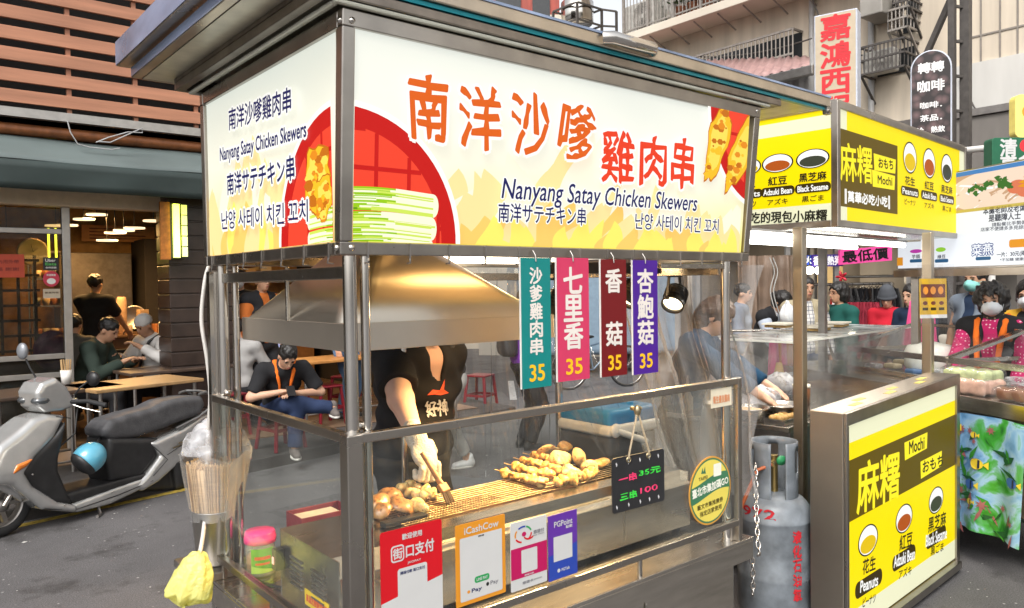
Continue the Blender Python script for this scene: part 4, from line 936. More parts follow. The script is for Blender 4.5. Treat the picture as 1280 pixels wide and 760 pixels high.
S1 = ony(843, 374, .3); spot(S1, (1.2, .1, 1.1), 'black spotlight with glowing lens right of the purple price board', 36)
S2 = ony(789, 368, .3); S2.x -= .02; spot(S2, (.9, .45, .86), 'black spotlight half hidden behind the purple price board', 85)
S3 = Vector((1.02, .3, 1.57)); spot(S3, (.72, .5, .86), 'unseen black spotlight added behind the red price boards', 75)  # unseen extra spotlight, added to brighten the left of the grill
# hanging price boards
def price(px0, px1, y0, y1l, y1r, rgb, chars, label, tilt=0):
    TL = ony(px0, y0, -.03); zb = ony(px0, y1l, -.03).z; TR = ony(px1, y0, -.03)
    pl = Plane((TL.x, -.032, zb), (1, tilt, 0), (0, 0, 1)); u = TR.x-TL.x; v = TL.z-zb
    t = thing('price_board', label, 'price board', (TL.x+u/2, -.03, zb), group='price boards hanging from the sign')
    b = MB(); b.prism(rrect(0, 0, u, v, .003), pl, -.004, 0); o = b.build('board', mat('board_%d_%d_%d' % rgb, srgb(*rgb), .4, var=.03), t)
    b = MB(); b.prism([(-.0035, 0), (0, 0), (0, v), (-.0035, v)], pl, -.0045, .0003); b.prism([(.0005, 0), (u, 0), (u, v), (.0005, v)], pl, -.0055, -.0044); b.build('edge', WHITE, t)  # left edge, plus white backing added to keep board colours off the hood rim
    b = MB(); n = len(chars); 
    for k, ch in enumerate(chars):
        if ch == ' ': continue
        vv = v*(.93-.68*(k+.5)/n); s_ = min(u*.62, v*.68/n*.92); text(b, pl, ch, (u*.5-s_/2, vv), (u*.5+s_/2, vv), s_, 0, .0028, layer=.0006)
    text(b, pl, '35', (u*.26, v*.115), (u*.76, v*.115), v*.125, 1, .0042, layer=.0006); b.build('lettering', [mat('warm_white_vinyl', (.78, .72, .66), .5), mat('amber_vinyl', srgb(250, 190, 20), .5)], t)
    b = MB(); p = pl.w(u/2, v-.012, 0); b.tube([p+Vector((0, -.002, 0)), p+Vector((0, .0, .02)), p+Vector((0, .012, .035))], .0025, 6); b.build('hook', DSTEEL, t)
price(650, 687, 322, 487, 482, (0, 128, 124), '沙爹雞肉串', 'teal price board for satay skewers, 35')
price(695, 735, 322, 478, 474, (205, 55, 95), '七里香', 'pink price board for 七里香, 35')
price(750, 782, 324, 472, 468, (112, 6, 14), '香 菇', 'dark red price board for mushroom, 35')
price(790, 821, 325, 469, 465, (72, 22, 140), '杏鮑菇', 'purple price board for king oyster mushroom, 35')
# ---------------------------------------------------------------- grill
GX0, GX1, GY0, GY1, GZ0, GZ1 = .07, 1.72, .22, .655, .61, .84
gr = thing('grill', 'long stainless steel electric grill with wire grate on the cart counter', 'grill', ((GX0+GX1)/2, (GY0+GY1)/2, ZC))
b = MB(); b.b2((GX0, GY0, GZ0), (GX1, GY0+.006, GZ1-.05)); b.b2((GX0, GY1-.006, GZ0), (GX1, GY1, GZ1)); b.b2((GX0, GY0+.006, GZ0), (GX0+.006, GY1-.006, GZ1)); b.b2((GX1-.006, GY0+.006, GZ0), (GX1, GY1-.006, GZ1)); b.b2((GX0+.006, GY0+.006, GZ0), (GX1-.006, GY1-.006, GZ0+.02))
gb = b.build('body', STEELH, gr, bevel=.003)
ox0, ox1, oy0, oy1 = .40, 1.58, .37, .635
b = MB(); z = GZ1
b.add([(GX0, GY0, z-.05), (GX1, GY0, z-.05), (GX1, GY0+.05, z), (GX0, GY0+.05, z)], [(0, 1, 2, 3)])
b.b2((GX0, GY0+.05, z-.004), (GX1, oy0, z)); b.b2((GX0, oy0, z-.004), (ox0, GY1-.001, z)); b.b2((ox1, oy0, z-.004), (GX1, GY1-.001, z)); b.b2((ox0, oy1, z-.004), (ox1, GY1-.001, z))
b.build('top_plate', STEELH, gr)
b = MB(); b.b2((ox0, oy0, z-.08), (ox1, oy1, z-.07)); b.b2((ox0, oy0-.004, z-.07), (ox1, oy0, z-.004)); b.b2((ox0, oy1, z-.07), (ox1, oy1+.004, z-.004)); b.build('drip_tray', mat('greasy_tray', (.07, .035, .015), .45, .3, var=.4, scale=15), gr)
b = MB()
for k in range(12): y = oy0+.008+(oy1-oy0-.016)*k/11; b.tube([(ox0-.01, y, z+.006), (ox1+.01, y, z+.006)], .0021, 8)
for x in (ox0, ox0+.3, ox0+.6, ox0+.9, ox1): b.tube([(x, oy0, z+.002), (x, oy1, z+.002)], .003, 6)
for k in range(34): x = ox0+.01+.4*k/33; b.tube([(x, oy0, z+.009), (x+.02, oy0+.12, z+.009)], .0012, 5)
b.build('grate', mat('grate_steel', (.5, .38, .24), .35, 1, var=.4, scale=30), gr)
b = MB()
for j in range(2):
    for i in range(6): zz = GZ1-.075-i*.017; y = GY0+.32-j*.16; b.b2((GX0-.004, y-.055, zz), (GX0-.0005, y+.03, zz+.006)); b.b2((GX0-.006, y-.06, zz-.001), (GX0-.0005, y-.055, zz+.007))
b.build('vent', DSTEEL, gb)
b = MB(); b.b2((GX0-.03, GY0+.4, GZ1-.13), (GX0-.0005, GY0+.434, GZ1-.06)); b.b2((GX0-.034, GY0+.41, GZ1-.11), (GX0-.0305, GY0+.425, GZ1-.085), 1); b.build('power_switch', [BLACK, lamp_mat('red_switch', (1, .08, .02), .8)], gr, bevel=.002)
pl = Plane((GX0-.001, GY0+.24, GZ0+.035), (0, -1, 0), (0, 0, 1)); b = MB(); b.prism([(0, 0), (.17, 0), (.17, .05), (0, .05)], pl, 0, .001); text(b, pl, '高溫危險請勿觸摸', (.012, .025), (.158, .025), .024, 1, .0008, layer=.0016); b.build('warning_label', [mat('yellow_vinyl', srgb(250, 205, 10), .45), mat('orange_red_ink', srgb(225, 80, 20), .5)], gr)
b = MB(); b.b2((1.3, GY0-.003, GZ0+.02), (1.303, GY0-.0005, GZ1-.055)); b.build('seam', DSTEEL, gr)
for x, y in ((.12, .26), (1.67, .26), (.12, .61), (1.67, .61)): MB().lathe([(.02, 0), (.016, GZ0-ZC)], (x, y, ZC), n=12).build('foot', RUBBER, gr)
# glass shield edge between signs and the grill
b = MB(); b.b2((.3, GY0+.012, GZ1-.02), (1.25, GY0+.016, GZ1+.02)); b.build('front_lip', STEELH, gr)
# ---------------------------------------------------------------- food on the grill
def food(name, dark, mid, pale, sc_=16, rough=.35, lo=.3, hi=.72):
    m = bpy.data.materials.new(name); m.use_nodes = True; nt = m.node_tree; bs = nt.nodes['Principled BSDF']; tc = node(nt, 'ShaderNodeTexCoord'); nz = node(nt, 'ShaderNodeTexNoise'); nz.inputs['Scale'].default_value = sc_; nz.inputs['Detail'].default_value = 6; nz.inputs['Roughness'].default_value = .65; nc = node(nt, 'ShaderNodeTexNoise'); nc.inputs['Scale'].default_value = 75; nc.inputs['Detail'].default_value = 3; nt.links.new(tc.outputs['Object'], nc.inputs[0]); rc = node(nt, 'ShaderNodeValToRGB'); rc.color_ramp.elements[0].position = .56; rc.color_ramp.elements[0].color = (1, 1, 1, 1); rc.color_ramp.elements[1].position = .68; rc.color_ramp.elements[1].color = (.3, .2, .13, 1); nt.links.new(nc.outputs[0], rc.inputs[0]); nt.links.new(tc.outputs['Object'], nz.inputs[0])
    rp = node(nt, 'ShaderNodeValToRGB'); e = rp.color_ramp.elements; e[0].position = lo; e[0].color = (*dark, 1); e[1].position = hi; e[1].color = (*pale, 1); k = e.new((lo+hi)/2-.04); k.color = (*mid, 1); nt.links.new(nz.outputs[0], rp.inputs[0]); mc = node(nt, 'ShaderNodeMix', data_type='RGBA', blend_type='MULTIPLY'); mc.inputs[0].default_value = .85; nt.links.new(rp.outputs[0], mc.inputs[6]); nt.links.new(rc.outputs[0], mc.inputs[7]); nt.links.new(mc.outputs[2], bs.inputs['Base Color'])
    n2 = node(nt, 'ShaderNodeTexNoise'); n2.inputs['Scale'].default_value = 120; n2.inputs['Detail'].default_value = 4; nt.links.new(tc.outputs['Object'], n2.inputs[0]); bp = node(nt, 'ShaderNodeBump'); bp.inputs['Strength'].default_value = .5; bp.inputs['Distance'].default_value = .004; nt.links.new(n2.outputs[0], bp.inputs['Height']); nt.links.new(bp.outputs[0], bs.inputs['Normal'])
    bs.inputs['Roughness'].default_value = rough; bs.inputs['Coat Weight'].default_value = .25; bs.inputs['Coat Roughness'].default_value = .2; bs.inputs['Subsurface Weight'].default_value = .1; bs.inputs['Subsurface Scale'].default_value = .02; MATS[name] = m; return m
CHK = food('grilled_chicken', (.3, .12, .03), (.68, .38, .11), (.84, .6, .26), 30)
SHRM = food('pale_king_oyster', (.5, .28, .09), (.8, .58, .28), (.88, .74, .5), 14)
SHI = food('shiitake_skin', (.12, .045, .012), (.33, .15, .045), (.5, .27, .1), 12); SHIW = food('shiitake_flesh', (.45, .3, .15), (.66, .5, .3), (.75, .62, .42), 20, .55)
GLZ = food('glazed_yellow_meat', (.5, .27, .08), (.78, .54, .2), (.88, .7, .36), 22, .25)
WOOD = mat('bamboo', (.6, .4, .2), .5, var=.15, stretch=(1, 1, 12))
gz = GZ1+.01
def lump(P, r, M=None, seed=0, amp=.16, n=22):
    rnd = random.Random(seed); b = MB(); ks = [(Vector((rnd.gauss(0, 1), rnd.gauss(0, 1), rnd.gauss(0, 1))).normalized()*rnd.uniform(2, 5.5), rnd.random()*6.28, rnd.uniform(.4, 1)) for _ in range(7)]
    vs = []; m_ = n//2; fs = []; P = Vector(P)
    for i in range(m_+1):
        ph = math.pi*i/m_
        for k in range(n):
            t = 2*math.pi*k/n; q = Vector((math.sin(ph)*math.cos(t), math.sin(ph)*math.sin(t), math.cos(ph))); d = 1+amp*sum(a*math.sin(f.dot(q)+o) for f, o, a in ks)/2.2
            q = Vector((q.x*r[0], q.y*r[1], q.z*r[2]))*d; vs.append((M @ q if M is not None else q)+P)
    for i in range(m_):
        for k in range(n): fs.append((i*n+k, (i+1)*n+k, (i+1)*n+(k+1) % n, i*n+(k+1) % n))
    return b.add(vs, fs, 0, True)
def gp(px, py, z=gz+.018): return onz(px, py, z)
def skewer(a, c, label, n=7, r=.02, m_=CHK, seed=0, out=.06):
    rnd = random.Random(seed); a, c = Vector(a), Vector(c); L = (c-a).length; d = (c-a).normalized(); t = thing('skewer', label, 'skewer', a, group='skewers on the grill')
    MB().tube([a-d*out, c+d*.015], .0022, 6).build('stick', WOOD, t); az = math.atan2(d.y, d.x)
    for k in range(n):
        p = a+d*(L*(k+.5)/n)+Vector((rnd.uniform(-.003, .003), rnd.uniform(-.003, .003), rnd.uniform(-.002, .003))); M = Matrix.Rotation(az+rnd.uniform(-.5, .5), 3, 'Z') @ Matrix.Rotation(rnd.uniform(-.5, .5), 3, 'X')
        lump(p, (L/n*.6, r*rnd.uniform(.8, 1.15), r*rnd.uniform(.75, 1.05)), M, seed*31+k, .3, 24).build('chunk', m_, t)
for k, (x0, y0, x1, y1, s_) in enumerate(((630, 590, 681, 604, 'nearest row'), (641, 582, 692, 596, 'second row'), (652, 575, 700, 588, 'third row'), (664, 569, 708, 580, 'fourth row, against the mushrooms'))):
    skewer(gp(x0, y0), gp(x1, y1), 'golden chicken skewer of many small chunks on the grate, '+s_, 7, .021, CHK, k+1)
skewer(gp(694, 603), gp(722, 598), 'short skewer of browned balls lying under the mushrooms', 4, .026, CHK, 12, .03); skewer(gp(712, 597), gp(746, 590), 'short browned skewer at the right of the mushroom pile', 4, .026, CHK, 13, .02)
def piece(P, r, m_, name, label, cat, group, seed, M=None, amp=.16): return single(lump(P, r, M, seed, amp, 30), name, m_, label, cat, group)
R3 = lambda z, x=0, y=0: Matrix.Rotation(z, 3, 'Z') @ Matrix.Rotation(x, 3, 'X') @ Matrix.Rotation(y, 3, 'Y')
for k, (x, y, z, r, M, lab) in enumerate(((700, 573, .035, (.06, .045, .03), R3(.3, .5), 'largest pale mushroom slice glaring under the lamp'), (724, 572, .035, (.045, .03, .045), R3(.9, -.3), 'upright pale mushroom piece right of the largest one'), (712, 590, .02, (.04, .035, .028), R3(1.3), 'small knobbly pale piece at the front of the mushroom pile'), (686, 563, .04, (.06, .035, .014), R3(.2, -.7, .2), 'flat pale slice leaning at the back left of the mushroom pile'), (735, 583, .025, (.04, .032, .03), R3(2), 'pale mushroom chunk low at the right of the pile'))):
    piece(gp(x, y, gz+z), r, SHRM, 'mushroom_piece', lab, 'mushroom', 'mushroom pieces on the grill', k+40, M, .2)
piece(gp(750, 579, gz+.018), (.06, .032, .02), CHK, 'sausage_piece', 'browned sausage piece at the right end of the grilled pile', 'sausage', None, 61, R3(.2)); piece(gp(706, 558, gz+.03), (.06, .035, .016), CHK, 'tofu_slice', 'browned flat slice behind the mushroom pile', 'snack', None, 62, R3(.5, .4))
def shroom(P, rx, h_, rot, label, seed):
    P = Vector(P); t = thing('shiitake_mushroom', label, 'mushroom', P, group='brown mushroom caps'); rnd = random.Random(seed); n = 36
    def build(prof, nm, m_, wob):
        b = MB(); b.lathe(prof, (0, 0, 0), (0, 0, 1), n); vs = []
        for v in b.v: a = math.atan2(v[1], v[0]); q = 1+wob*(math.sin(2*a+seed)+.6*math.sin(3*a+seed*2)+.4*math.sin(5*a)); vs.append(P+rot @ Vector((v[0]*q, v[1]*q, v[2]+.006*math.sin(3*a+seed)*math.hypot(v[0], v[1])/rx)))
        b.v = [tuple(v) for v in vs]; b.build(nm, m_, t)
    build([(0, h_), (rx*.3, h_*.97), (rx*.6, h_*.8), (rx*.85, h_*.45), (rx, h_*.05), (rx*.97, -h_*.1), (rx*.9, -h_*.12)], 'cap', SHI, .06); build([(rx*.9, -h_*.12), (rx*.75, -h_*.02), (rx*.3, h_*.1), (.014, h_*.1), (.015, -.018), (0, -.02)], 'gills', SHIW, .06)
for k, (x, y, rx, rot, lab) in enumerate(((470, 630, .05, R3(0, .25, -.3), 'brown mushroom cap lying at the left edge of the grill'), (503, 634, .055, R3(.5, .5, .25), 'biggest brown mushroom cap, in front at the left of the grill'), (488, 620, .05, R3(1, .1, .1), 'brown mushroom cap at the back of the left pile'), (478, 640, .042, R3(2, -.3, .2), 'small brown mushroom cap lowest at the left'))): shroom(gp(x, y, gz+.022), rx, .03, rot, lab, k+1)
for k, (x0, y0, x1, y1, lab) in enumerate(((500, 611, 534, 622, 'glossy yellow chunk skewer lying beside the brown caps'), (511, 607, 545, 619, 'second yellow chunk skewer behind the first'), (514, 628, 532, 635, 'short yellow chunk skewer nearest the glass'))): skewer(gp(x0, y0, gz+.02), gp(x1, y1, gz+.02), lab, 4 if k < 2 else 2, .023, GLZ, 20+k, .02)
b = MB(); b.b2((.33, .40, GZ1+.002), (.5, .44, GZ1+.02)); single(b, 'grill_tray', BLACK, 'small black tray under the brown mushroom caps', 'tray', bevel=.004)
# ------------------------------------------------------------------ things on and about the cart
RED_ = mat('pay_red', srgb(200, 14, 28), .35, var=.03); WHT_ = mat('print_white', (.56, .56, .55), .35, var=.02); GOLD_ = mat('pay_ochre', srgb(214, 140, 34), .4, var=.05); MAG_ = mat('pay_magenta', srgb(178, 12, 84), .4, var=.03)
PUR_ = mat('pay_purple', srgb(92, 46, 150), .4, var=.03); BLU_ = mat('pay_blue', srgb(38, 66, 160), .4, var=.03); GRN_ = mat('pay_green', srgb(30, 150, 80), .4, var=.03); GRY_ = mat('print_grey', srgb(120, 120, 125), .4, var=.03); DBL_ = mat('print_navy', srgb(30, 40, 90), .4)
PM = [RED_, WHT_, GOLD_, MAG_, PUR_, BLU_, GRN_, GRY_, DBL_, BLACK]
def card(px, label, draw):
    (x0, yt0), (x1, yt1), (xb, yb) = px
    TL, TR, BL = ony(x0, yt0, -.008), ony(x1, yt1, -.008), ony(xb, yb, -.008)
    u = TR.x-TL.x; v = TL.z-BL.z; pl = Plane((TL.x, -.008, BL.z), (1, 0, 0), (0, 0, 1))
    t = thing('payment_sign', label, 'sign', (TL.x+u/2, -.006, BL.z), group='payment signs on the cart glass'); draw(t, pl, u, v)
def d1(t, pl, u, v):
    b = MB(); b.prism(rrect(0, 0, u, v, .008), pl, -.002, 0, 0); b.poly([(0, v*.33), (u, v*.45), (u, .008), (u-.008, 0), (.008, 0), (0, .008)], pl, .0004, 1); b.poly(rrect(u*.26, v*.12, u*.74, v*.62, .008), pl, .0008, 1); b.build('card', PM, t)
    b = MB(); text(b, pl, '歡迎使用', (u*.34, v*.915), (u*.66, v*.915), v*.055, 1, .0006, layer=.0008)
    b.poly(rrect(u*.16, v*.69, u*.37, v*.85, .01), pl, .0008, 1); b.poly(rrect(u*.18, v*.705, u*.35, v*.835, .007), pl, .001, 0); text(b, pl, '街', (u*.19, v*.77), (u*.34, v*.77), v*.1, 1, .0012, layer=.0013)
    text(b, pl, '口支付', (u*.4, v*.77), (u*.86, v*.77), v*.12, 1, .0022, layer=.0008); text(b, pl, 'JKOPAY', (u*.42, v*.655), (u*.64, v*.655), v*.025, 1, .0004, layer=.0008)
    text(b, pl, '掃描付款 街口支付', (u*.3, v*.575), (u*.7, v*.575), v*.03, 8, .0003, layer=.0012); b.build('lettering', PM, t)
def d2(t, pl, u, v):
    b = MB(); b.prism(rrect(0, 0, u, v, .004), pl, -.002, 0, 2); b.poly(rrect(u*.08, v*.05, u*.93, v*.83, .004), pl, .0005, 1); b.build('card', PM, t)
    b = MB(); text(b, pl, 'iCashCow', (u*.17, v*.91), (u*.86, v*.91), v*.085, 1, .0014, layer=.0008); b.poly(rrect(u*.36, v*.235, u*.66, v*.315, .008), pl, .0008, 6); text(b, pl, 'LINE PAY', (u*.4, v*.275), (u*.62, v*.275), v*.035, 1, .0005, layer=.0012)
    text(b, pl, 'Pay', (u*.3, v*.15), (u*.5, v*.15), v*.06, 8, .0009, layer=.0008); b.poly(circ(u*.24, v*.155, u*.03, v*.02, 12), pl, .0008, 2); text(b, pl, 'Pay', (u*.68, v*.175), (u*.84, v*.175), v*.06, 7, .0007, layer=.0008); b.poly(circ(u*.62, v*.18, u*.03, v*.025, 12), pl, .0008, 9)
    text(b, pl, '掃碼', (u*.44, v*.805), (u*.56, v*.805), v*.02, 9, .0003, layer=.0008); b.build('lettering', PM, t)
def d3(t, pl, u, v):
    b = MB(); b.prism(rrect(0, 0, u, v, .004), pl, -.002, 0, 1); b.poly([(0, v*.17), (u, v*.17), (u, v*.62), (0, v*.62)], pl, .0005, 3); b.poly(rrect(u*.28, v*.23, u*.72, v*.57, .003), pl, .0008, 1); b.build('card', PM, t)
    b = MB()
    for k, (a0, mi) in enumerate(((-.9, 0), (.3, 6), (1.3, 5), (2.5, 2), (3.6, 0))):
        o = circ(u*.34, v*.8, u*.24, v*.125, 12, a0, a0+.9); i_ = circ(u*.34, v*.8, u*.2, v*.1, 12, a0, a0+.9); b.poly(o+i_[::-1], pl, .0008, mi)
    b.poly(circ(u*.36, v*.8, u*.06, v*.035, 16), pl, .0008, 3); o = circ(u*.5, v*.78, u*.16, v*.08, 10, 3.5, 5.6); i_ = circ(u*.5, v*.785, u*.13, v*.06, 10, 3.5, 5.6); b.poly(o+i_[::-1], pl, .0009, 0)
    text(b, pl, '悠遊付', (u*.62, v*.79), (u*.92, v*.79), v*.055, 7, .0006, layer=.0008); text(b, pl, 'Easy Wallet', (u*.62, v*.74), (u*.92, v*.74), v*.02, 7, .0002, layer=.0008)
    text(b, pl, '掃碼付款', (u*.36, v*.195), (u*.62, v*.195), v*.022, 1, .0003, layer=.0009); text(b, pl, '悠遊卡', (u*.3, v*.09), (u*.6, v*.09), v*.04, 7, .0005, layer=.0008); text(b, pl, 'EASYCARD', (u*.62, v*.09), (u*.84, v*.09), v*.018, 7, .0002, layer=.0008); b.build('lettering', PM, t)
def d4(t, pl, u, v):
    b = MB(); b.prism(rrect(0, 0, u, v, .003), pl, -.002, 0, 4); b.poly([(.001, .001), (u-.001, .001), (u-.001, v*.5), (.001, v*.38)], pl, .0004, 5); b.poly(rrect(u*.17, v*.28, u*.82, v*.66, .002), pl, .0008, 1); b.build('card', PM, t)
    b = MB(); text(b, pl, 'PGPoint', (u*.2, v*.85), (u*.83, v*.85), v*.085, 1, .0016, layer=.0008); text(b, pl, '點數', (u*.6, v*.77), (u*.83, v*.77), v*.045, 1, .0004, layer=.0008); text(b, pl, 'PGTalk', (u*.44, v*.13), (u*.72, v*.13), v*.045, 1, .0007, layer=.0008); b.poly(circ(u*.34, v*.13, u*.05, v*.03, 14), pl, .0008, 1); b.build('lettering', PM, t)
card(((475, 667), (552, 649), (478, 800)), 'red and white payment sign with white box, leftmost on the glass', d1)
card(((569, 658), (631, 643), (573, 760)), 'ochre framed white payment sign on the front glass', d2)
card(((638, 655), (683, 642), (640, 741)), 'white payment sign with magenta band and colourful ring mark', d3)
card(((685, 646), (721, 637), (686, 728)), 'purple and blue payment sign, rightmost on the glass', d4)
# chalkboard on a cord
BB = mat('chalkboard_black', (.018, .018, .02), .45, var=.2); NP = mat('chalk_pink', srgb(235, 60, 110), .7); NG = mat('chalk_green', srgb(60, 220, 70), .7); NWt = mat('chalk_white', (.6, .6, .6), .7)
TL, TR, BL = ony(765, 574, -.03), ony(828, 559, -.03), ony(766, 643, -.03); u = TR.x-TL.x; v = TL.z-BL.z
t = thing('chalkboard', 'small black chalkboard hung on a cord with pink and green writing', 'chalkboard', (TL.x+u/2, -.03, BL.z)); pl = Plane((TL.x, -.03, BL.z), (1, -.03, 0), (0, 0, 1))
MB().prism(rrect(0, 0, u, v, .012), pl, -.004, 0).build('board', BB, t)
b = MB()
for s_, x0, x1, y, h, mi in (('一串', .12, .45, .6, .17, 0), ('35元', .5, .92, .63, .14, 1), ('三串', .14, .45, .27, .17, 1), ('100', .52, .86, .3, .13, 0)): text(b, pl, s_, (u*x0, v*y), (u*x1, v*y), v*h*.8, mi, .0014, layer=.0007, wob=.06)
for x in (.08, .3, .52, .7, .88):
    for y in (.88, .1): b.poly([(u*x, v*(y-.045)), (u*(x+.014), v*y), (u*(x-.005), v*(y+.045)), (u*(x-.018), v*(y+.02))], pl, .0006, 2)
b.build('lettering', [NP, NG, NWt], t)
pg = ony(797, 513, -.025); CORD = mat('jute_cord', (.45, .36, .24), .8, bump=.6, bscale=200)
for fx in (.3, .68): MB().tube([pl.w(u*fx, v*.94, .002), pl.w(u*fx, v*1.02, .004), pg], .0035, 8).build('cord', CORD, t)
b = MB(); 
for fx in (.3, .68): b.lathe([(.011, -.002), (.008, -.002), (.008, .003), (.011, .003), (.011, -.002)], pl.w(u*fx, v*.93, .001), (0, -1, 0), 14)
b.tube([pg+Vector((0, .03, .005)), pg, pg+Vector((.004, -.012, .012))], .007, 10); b.ell(pg, (.014, .012, .02), 12); b.build('ring', mat('aged_brass', (.4, .33, .2), .35, .9), t)
# round sticker
c = ony(888, 613, -.012); pl = Plane(c, (1, 0, 0), (0, 0, 1)); rr = .134; t = thing('round_sign', 'round yellow and green shop sticker on the right end of the cart glass', 'sticker', (c.x, -.01, c.z-rr))
STK = [mat('sticker_orange', srgb(208, 150, 60), .4), mat('sticker_yellow', srgb(226, 208, 92), .4, var=.04), mat('sticker_green', srgb(62, 118, 84), .4), mat('sticker_white', srgb(235, 235, 220), .4), mat('sticker_dark', srgb(90, 80, 30), .4)]
b = MB(); b.prism(circ(0, 0, rr, n=48), pl, -.002, 0, 0); b.poly(circ(0, 0, rr*.95, n=48), pl, .0004, 2); b.poly(circ(0, 0, rr*.9, n=48), pl, .0007, 1)
def wave(v0, v1, lay, mi):
    up = [(x, v1+.02*math.sin(x*14+.5)) for x in np.linspace(-rr, rr, 24)]; dn = [(x, v0+.02*math.sin(x*14+.5)) for x in np.linspace(rr, -rr, 24)]
    o = [(x, y) if math.hypot(x, y) <= rr*.95 else (x*rr*.95/math.hypot(x, y), y*rr*.95/math.hypot(x, y)) for x, y in up+dn]; b.poly(o, pl, lay, mi)
wave(-.022, .044, .001, 2); b.build('disc', STK, t)
b = MB(); text(b, pl, '臺北市集加碼GO', (-.115, .003), (.115, .025), .034, 3, .0016, layer=.0014); text(b, pl, 'TAIPEI', (-.075, .055), (-.02, .057), .013, 4, .0009, layer=.0012); text(b, pl, '藝文市集推廣券', (-.085, -.055), (.08, -.047), .02, 4, .0005, layer=.0012); text(b, pl, '指定店家使用', (-.07, -.083), (.07, -.075), .02, 4, .0005, layer=.0012)
b.poly([(-.06, .075), (-.05, .098), (-.045, .08), (-.035, .1), (-.03, .072)], pl, .0012, 2); b.poly(rrect(.02, .05, .07, .1, .004), pl, .0012, 3); b.build('lettering', STK, t)
TL, BR = ony(888, 486, -.004), ony(914, 506, -.004); pl = Plane((TL.x, -.005, BR.z), (1, 0, .0), (0, 0, 1)); u, v = pl.px(914, 483); b = MB(); b.prism([(0, 0), (u, 0), (u, v), (0, v)], pl, 0, .001); text(b, pl, '衛生優良攤商', (u*.1, v*.42), (u*.9, v*.42), v*.4, 1, .0008, layer=.0016)
single(b, 'small_label', [mat('cream_label', srgb(225, 215, 190), .5), mat('label_orange', srgb(214, 140, 95), .5)], 'small cream label with orange print at the top right corner of the glass', 'label')
# jar with pink lid
P = onz(326, 716, ZC+.001); t = thing('condiment_jar', 'clear spice jar with bright pink lid and green label on the cart counter', 'jar', P)
MB().lathe([(0, 0), (.05, 0), (.053, .006), (.053, .115), (.046, .128)], P, n=28).build('jar_body', glass_mat('frosted_jar_plastic', (.86, .8, .76), .25, .15, 1), t)
MB().lathe([(0, .004), (.049, .004), (.049, .07), (.02, .078), (0, .074)], P, n=24).build('spice', mat('chilli_powder', (.5, .17, .06), .8, var=.3, bump=.4), t)
MB().lathe([(.055, .118), (.058, .12), (.058, .14), (.056, .142), (.056, .152), (.052, .16), (0, .162)], P, n=32).build('lid', mat('hot_pink_lid', srgb(255, 62, 140), .35), t)
b = MB(); an = math.atan2(C_.y-P.y, C_.x-P.x)+.15
b.sheet(lambda u, v: (P.x+.0538*math.cos(an-.8+1.6*u), P.y+.0538*math.sin(an-.8+1.6*u), P.z+.015+.09*v), 14, 1); b.sheet(lambda u, v: (P.x+.0545*math.cos(an-.55+1.1*u), P.y+.0545*math.sin(an-.55+1.1*u), P.z+.065+.012*v), 10, 1, 1); b.sheet(lambda u, v: (P.x+.0545*math.cos(an-.5+1.0*u), P.y+.0545*math.sin(an-.5+1.0*u), P.z+.046+.008*v), 10, 1, 1)
b.sheet(lambda u, v: (P.x+.0543*math.cos(an-.8+1.6*u), P.y+.0543*math.sin(an-.8+1.6*u), P.z+.016+(.028-.02*u)*v), 14, 1, 2); b.build('jar_label', [mat('green_label', srgb(74, 170, 40), .4), mat('label_red', srgb(230, 70, 40), .4), mat('label_lime', srgb(190, 225, 100), .4)], t)
# adapter, tissue basket, skewer cup, yellow bags, cable
P = onz(296, 706, ZC+.001); b = MB(); b.box(P+Vector((0, 0, .022)), (.06, .1, .042), .15); b.tube([P+Vector((-.02, -.06, .02)), P+Vector((-.02, -.12, .006)), P+Vector((.0, -.25, .005)), P+Vector((.05, -.4, .005))], .005, 8); single(b, 'power_adapter', BLACK, 'black power adapter with cord on the counter edge below the jar', 'adapter', bevel=.004)
P = onz(376, 668, ZC+.001); P = Vector((.36, .93, ZC+.001)); t = thing('tissue_basket', 'red basket of paper and a white tissue holder behind the grill', 'basket', P)
b = MB(); b.b2((P.x-.12, P.y-.07, P.z), (P.x+.1, P.y-.065, P.z+.2)); b.b2((P.x-.12, P.y+.065, P.z), (P.x+.1, P.y+.07, P.z+.2)); b.b2((P.x-.12, P.y-.065, P.z), (P.x-.115, P.y+.065, P.z+.2)); b.b2((P.x+.095, P.y-.065, P.z), (P.x+.1, P.y+.065, P.z+.2)); b.b2((P.x-.12, P.y-.07, P.z-.0), (P.x+.1, P.y+.07, P.z+.006)); b.build('basket', mat('dark_red_plastic', (.2, .02, .03), .45, bump=.3), t, bevel=.003)
b = MB(); b.b2((P.x-.1, P.y-.055, P.z+.01), (P.x+.06, P.y+.055, P.z+.185)); b.build('paper_bags', mat('cream_paper', (.62, .52, .36), .8, var=.15, stretch=(30, 30, 1)), t)
b = MB(); Q = P+Vector((.14, -.02, .1)); M_ = Matrix.Rotation(.5, 3, 'Y') @ Matrix.Rotation(.3, 3, 'Z')
b.box(Q+Vector((0, 0, .06)), (.05, .12, .16), M=M_); b.build('tissue_holder', WHITE, t, bevel=.008)
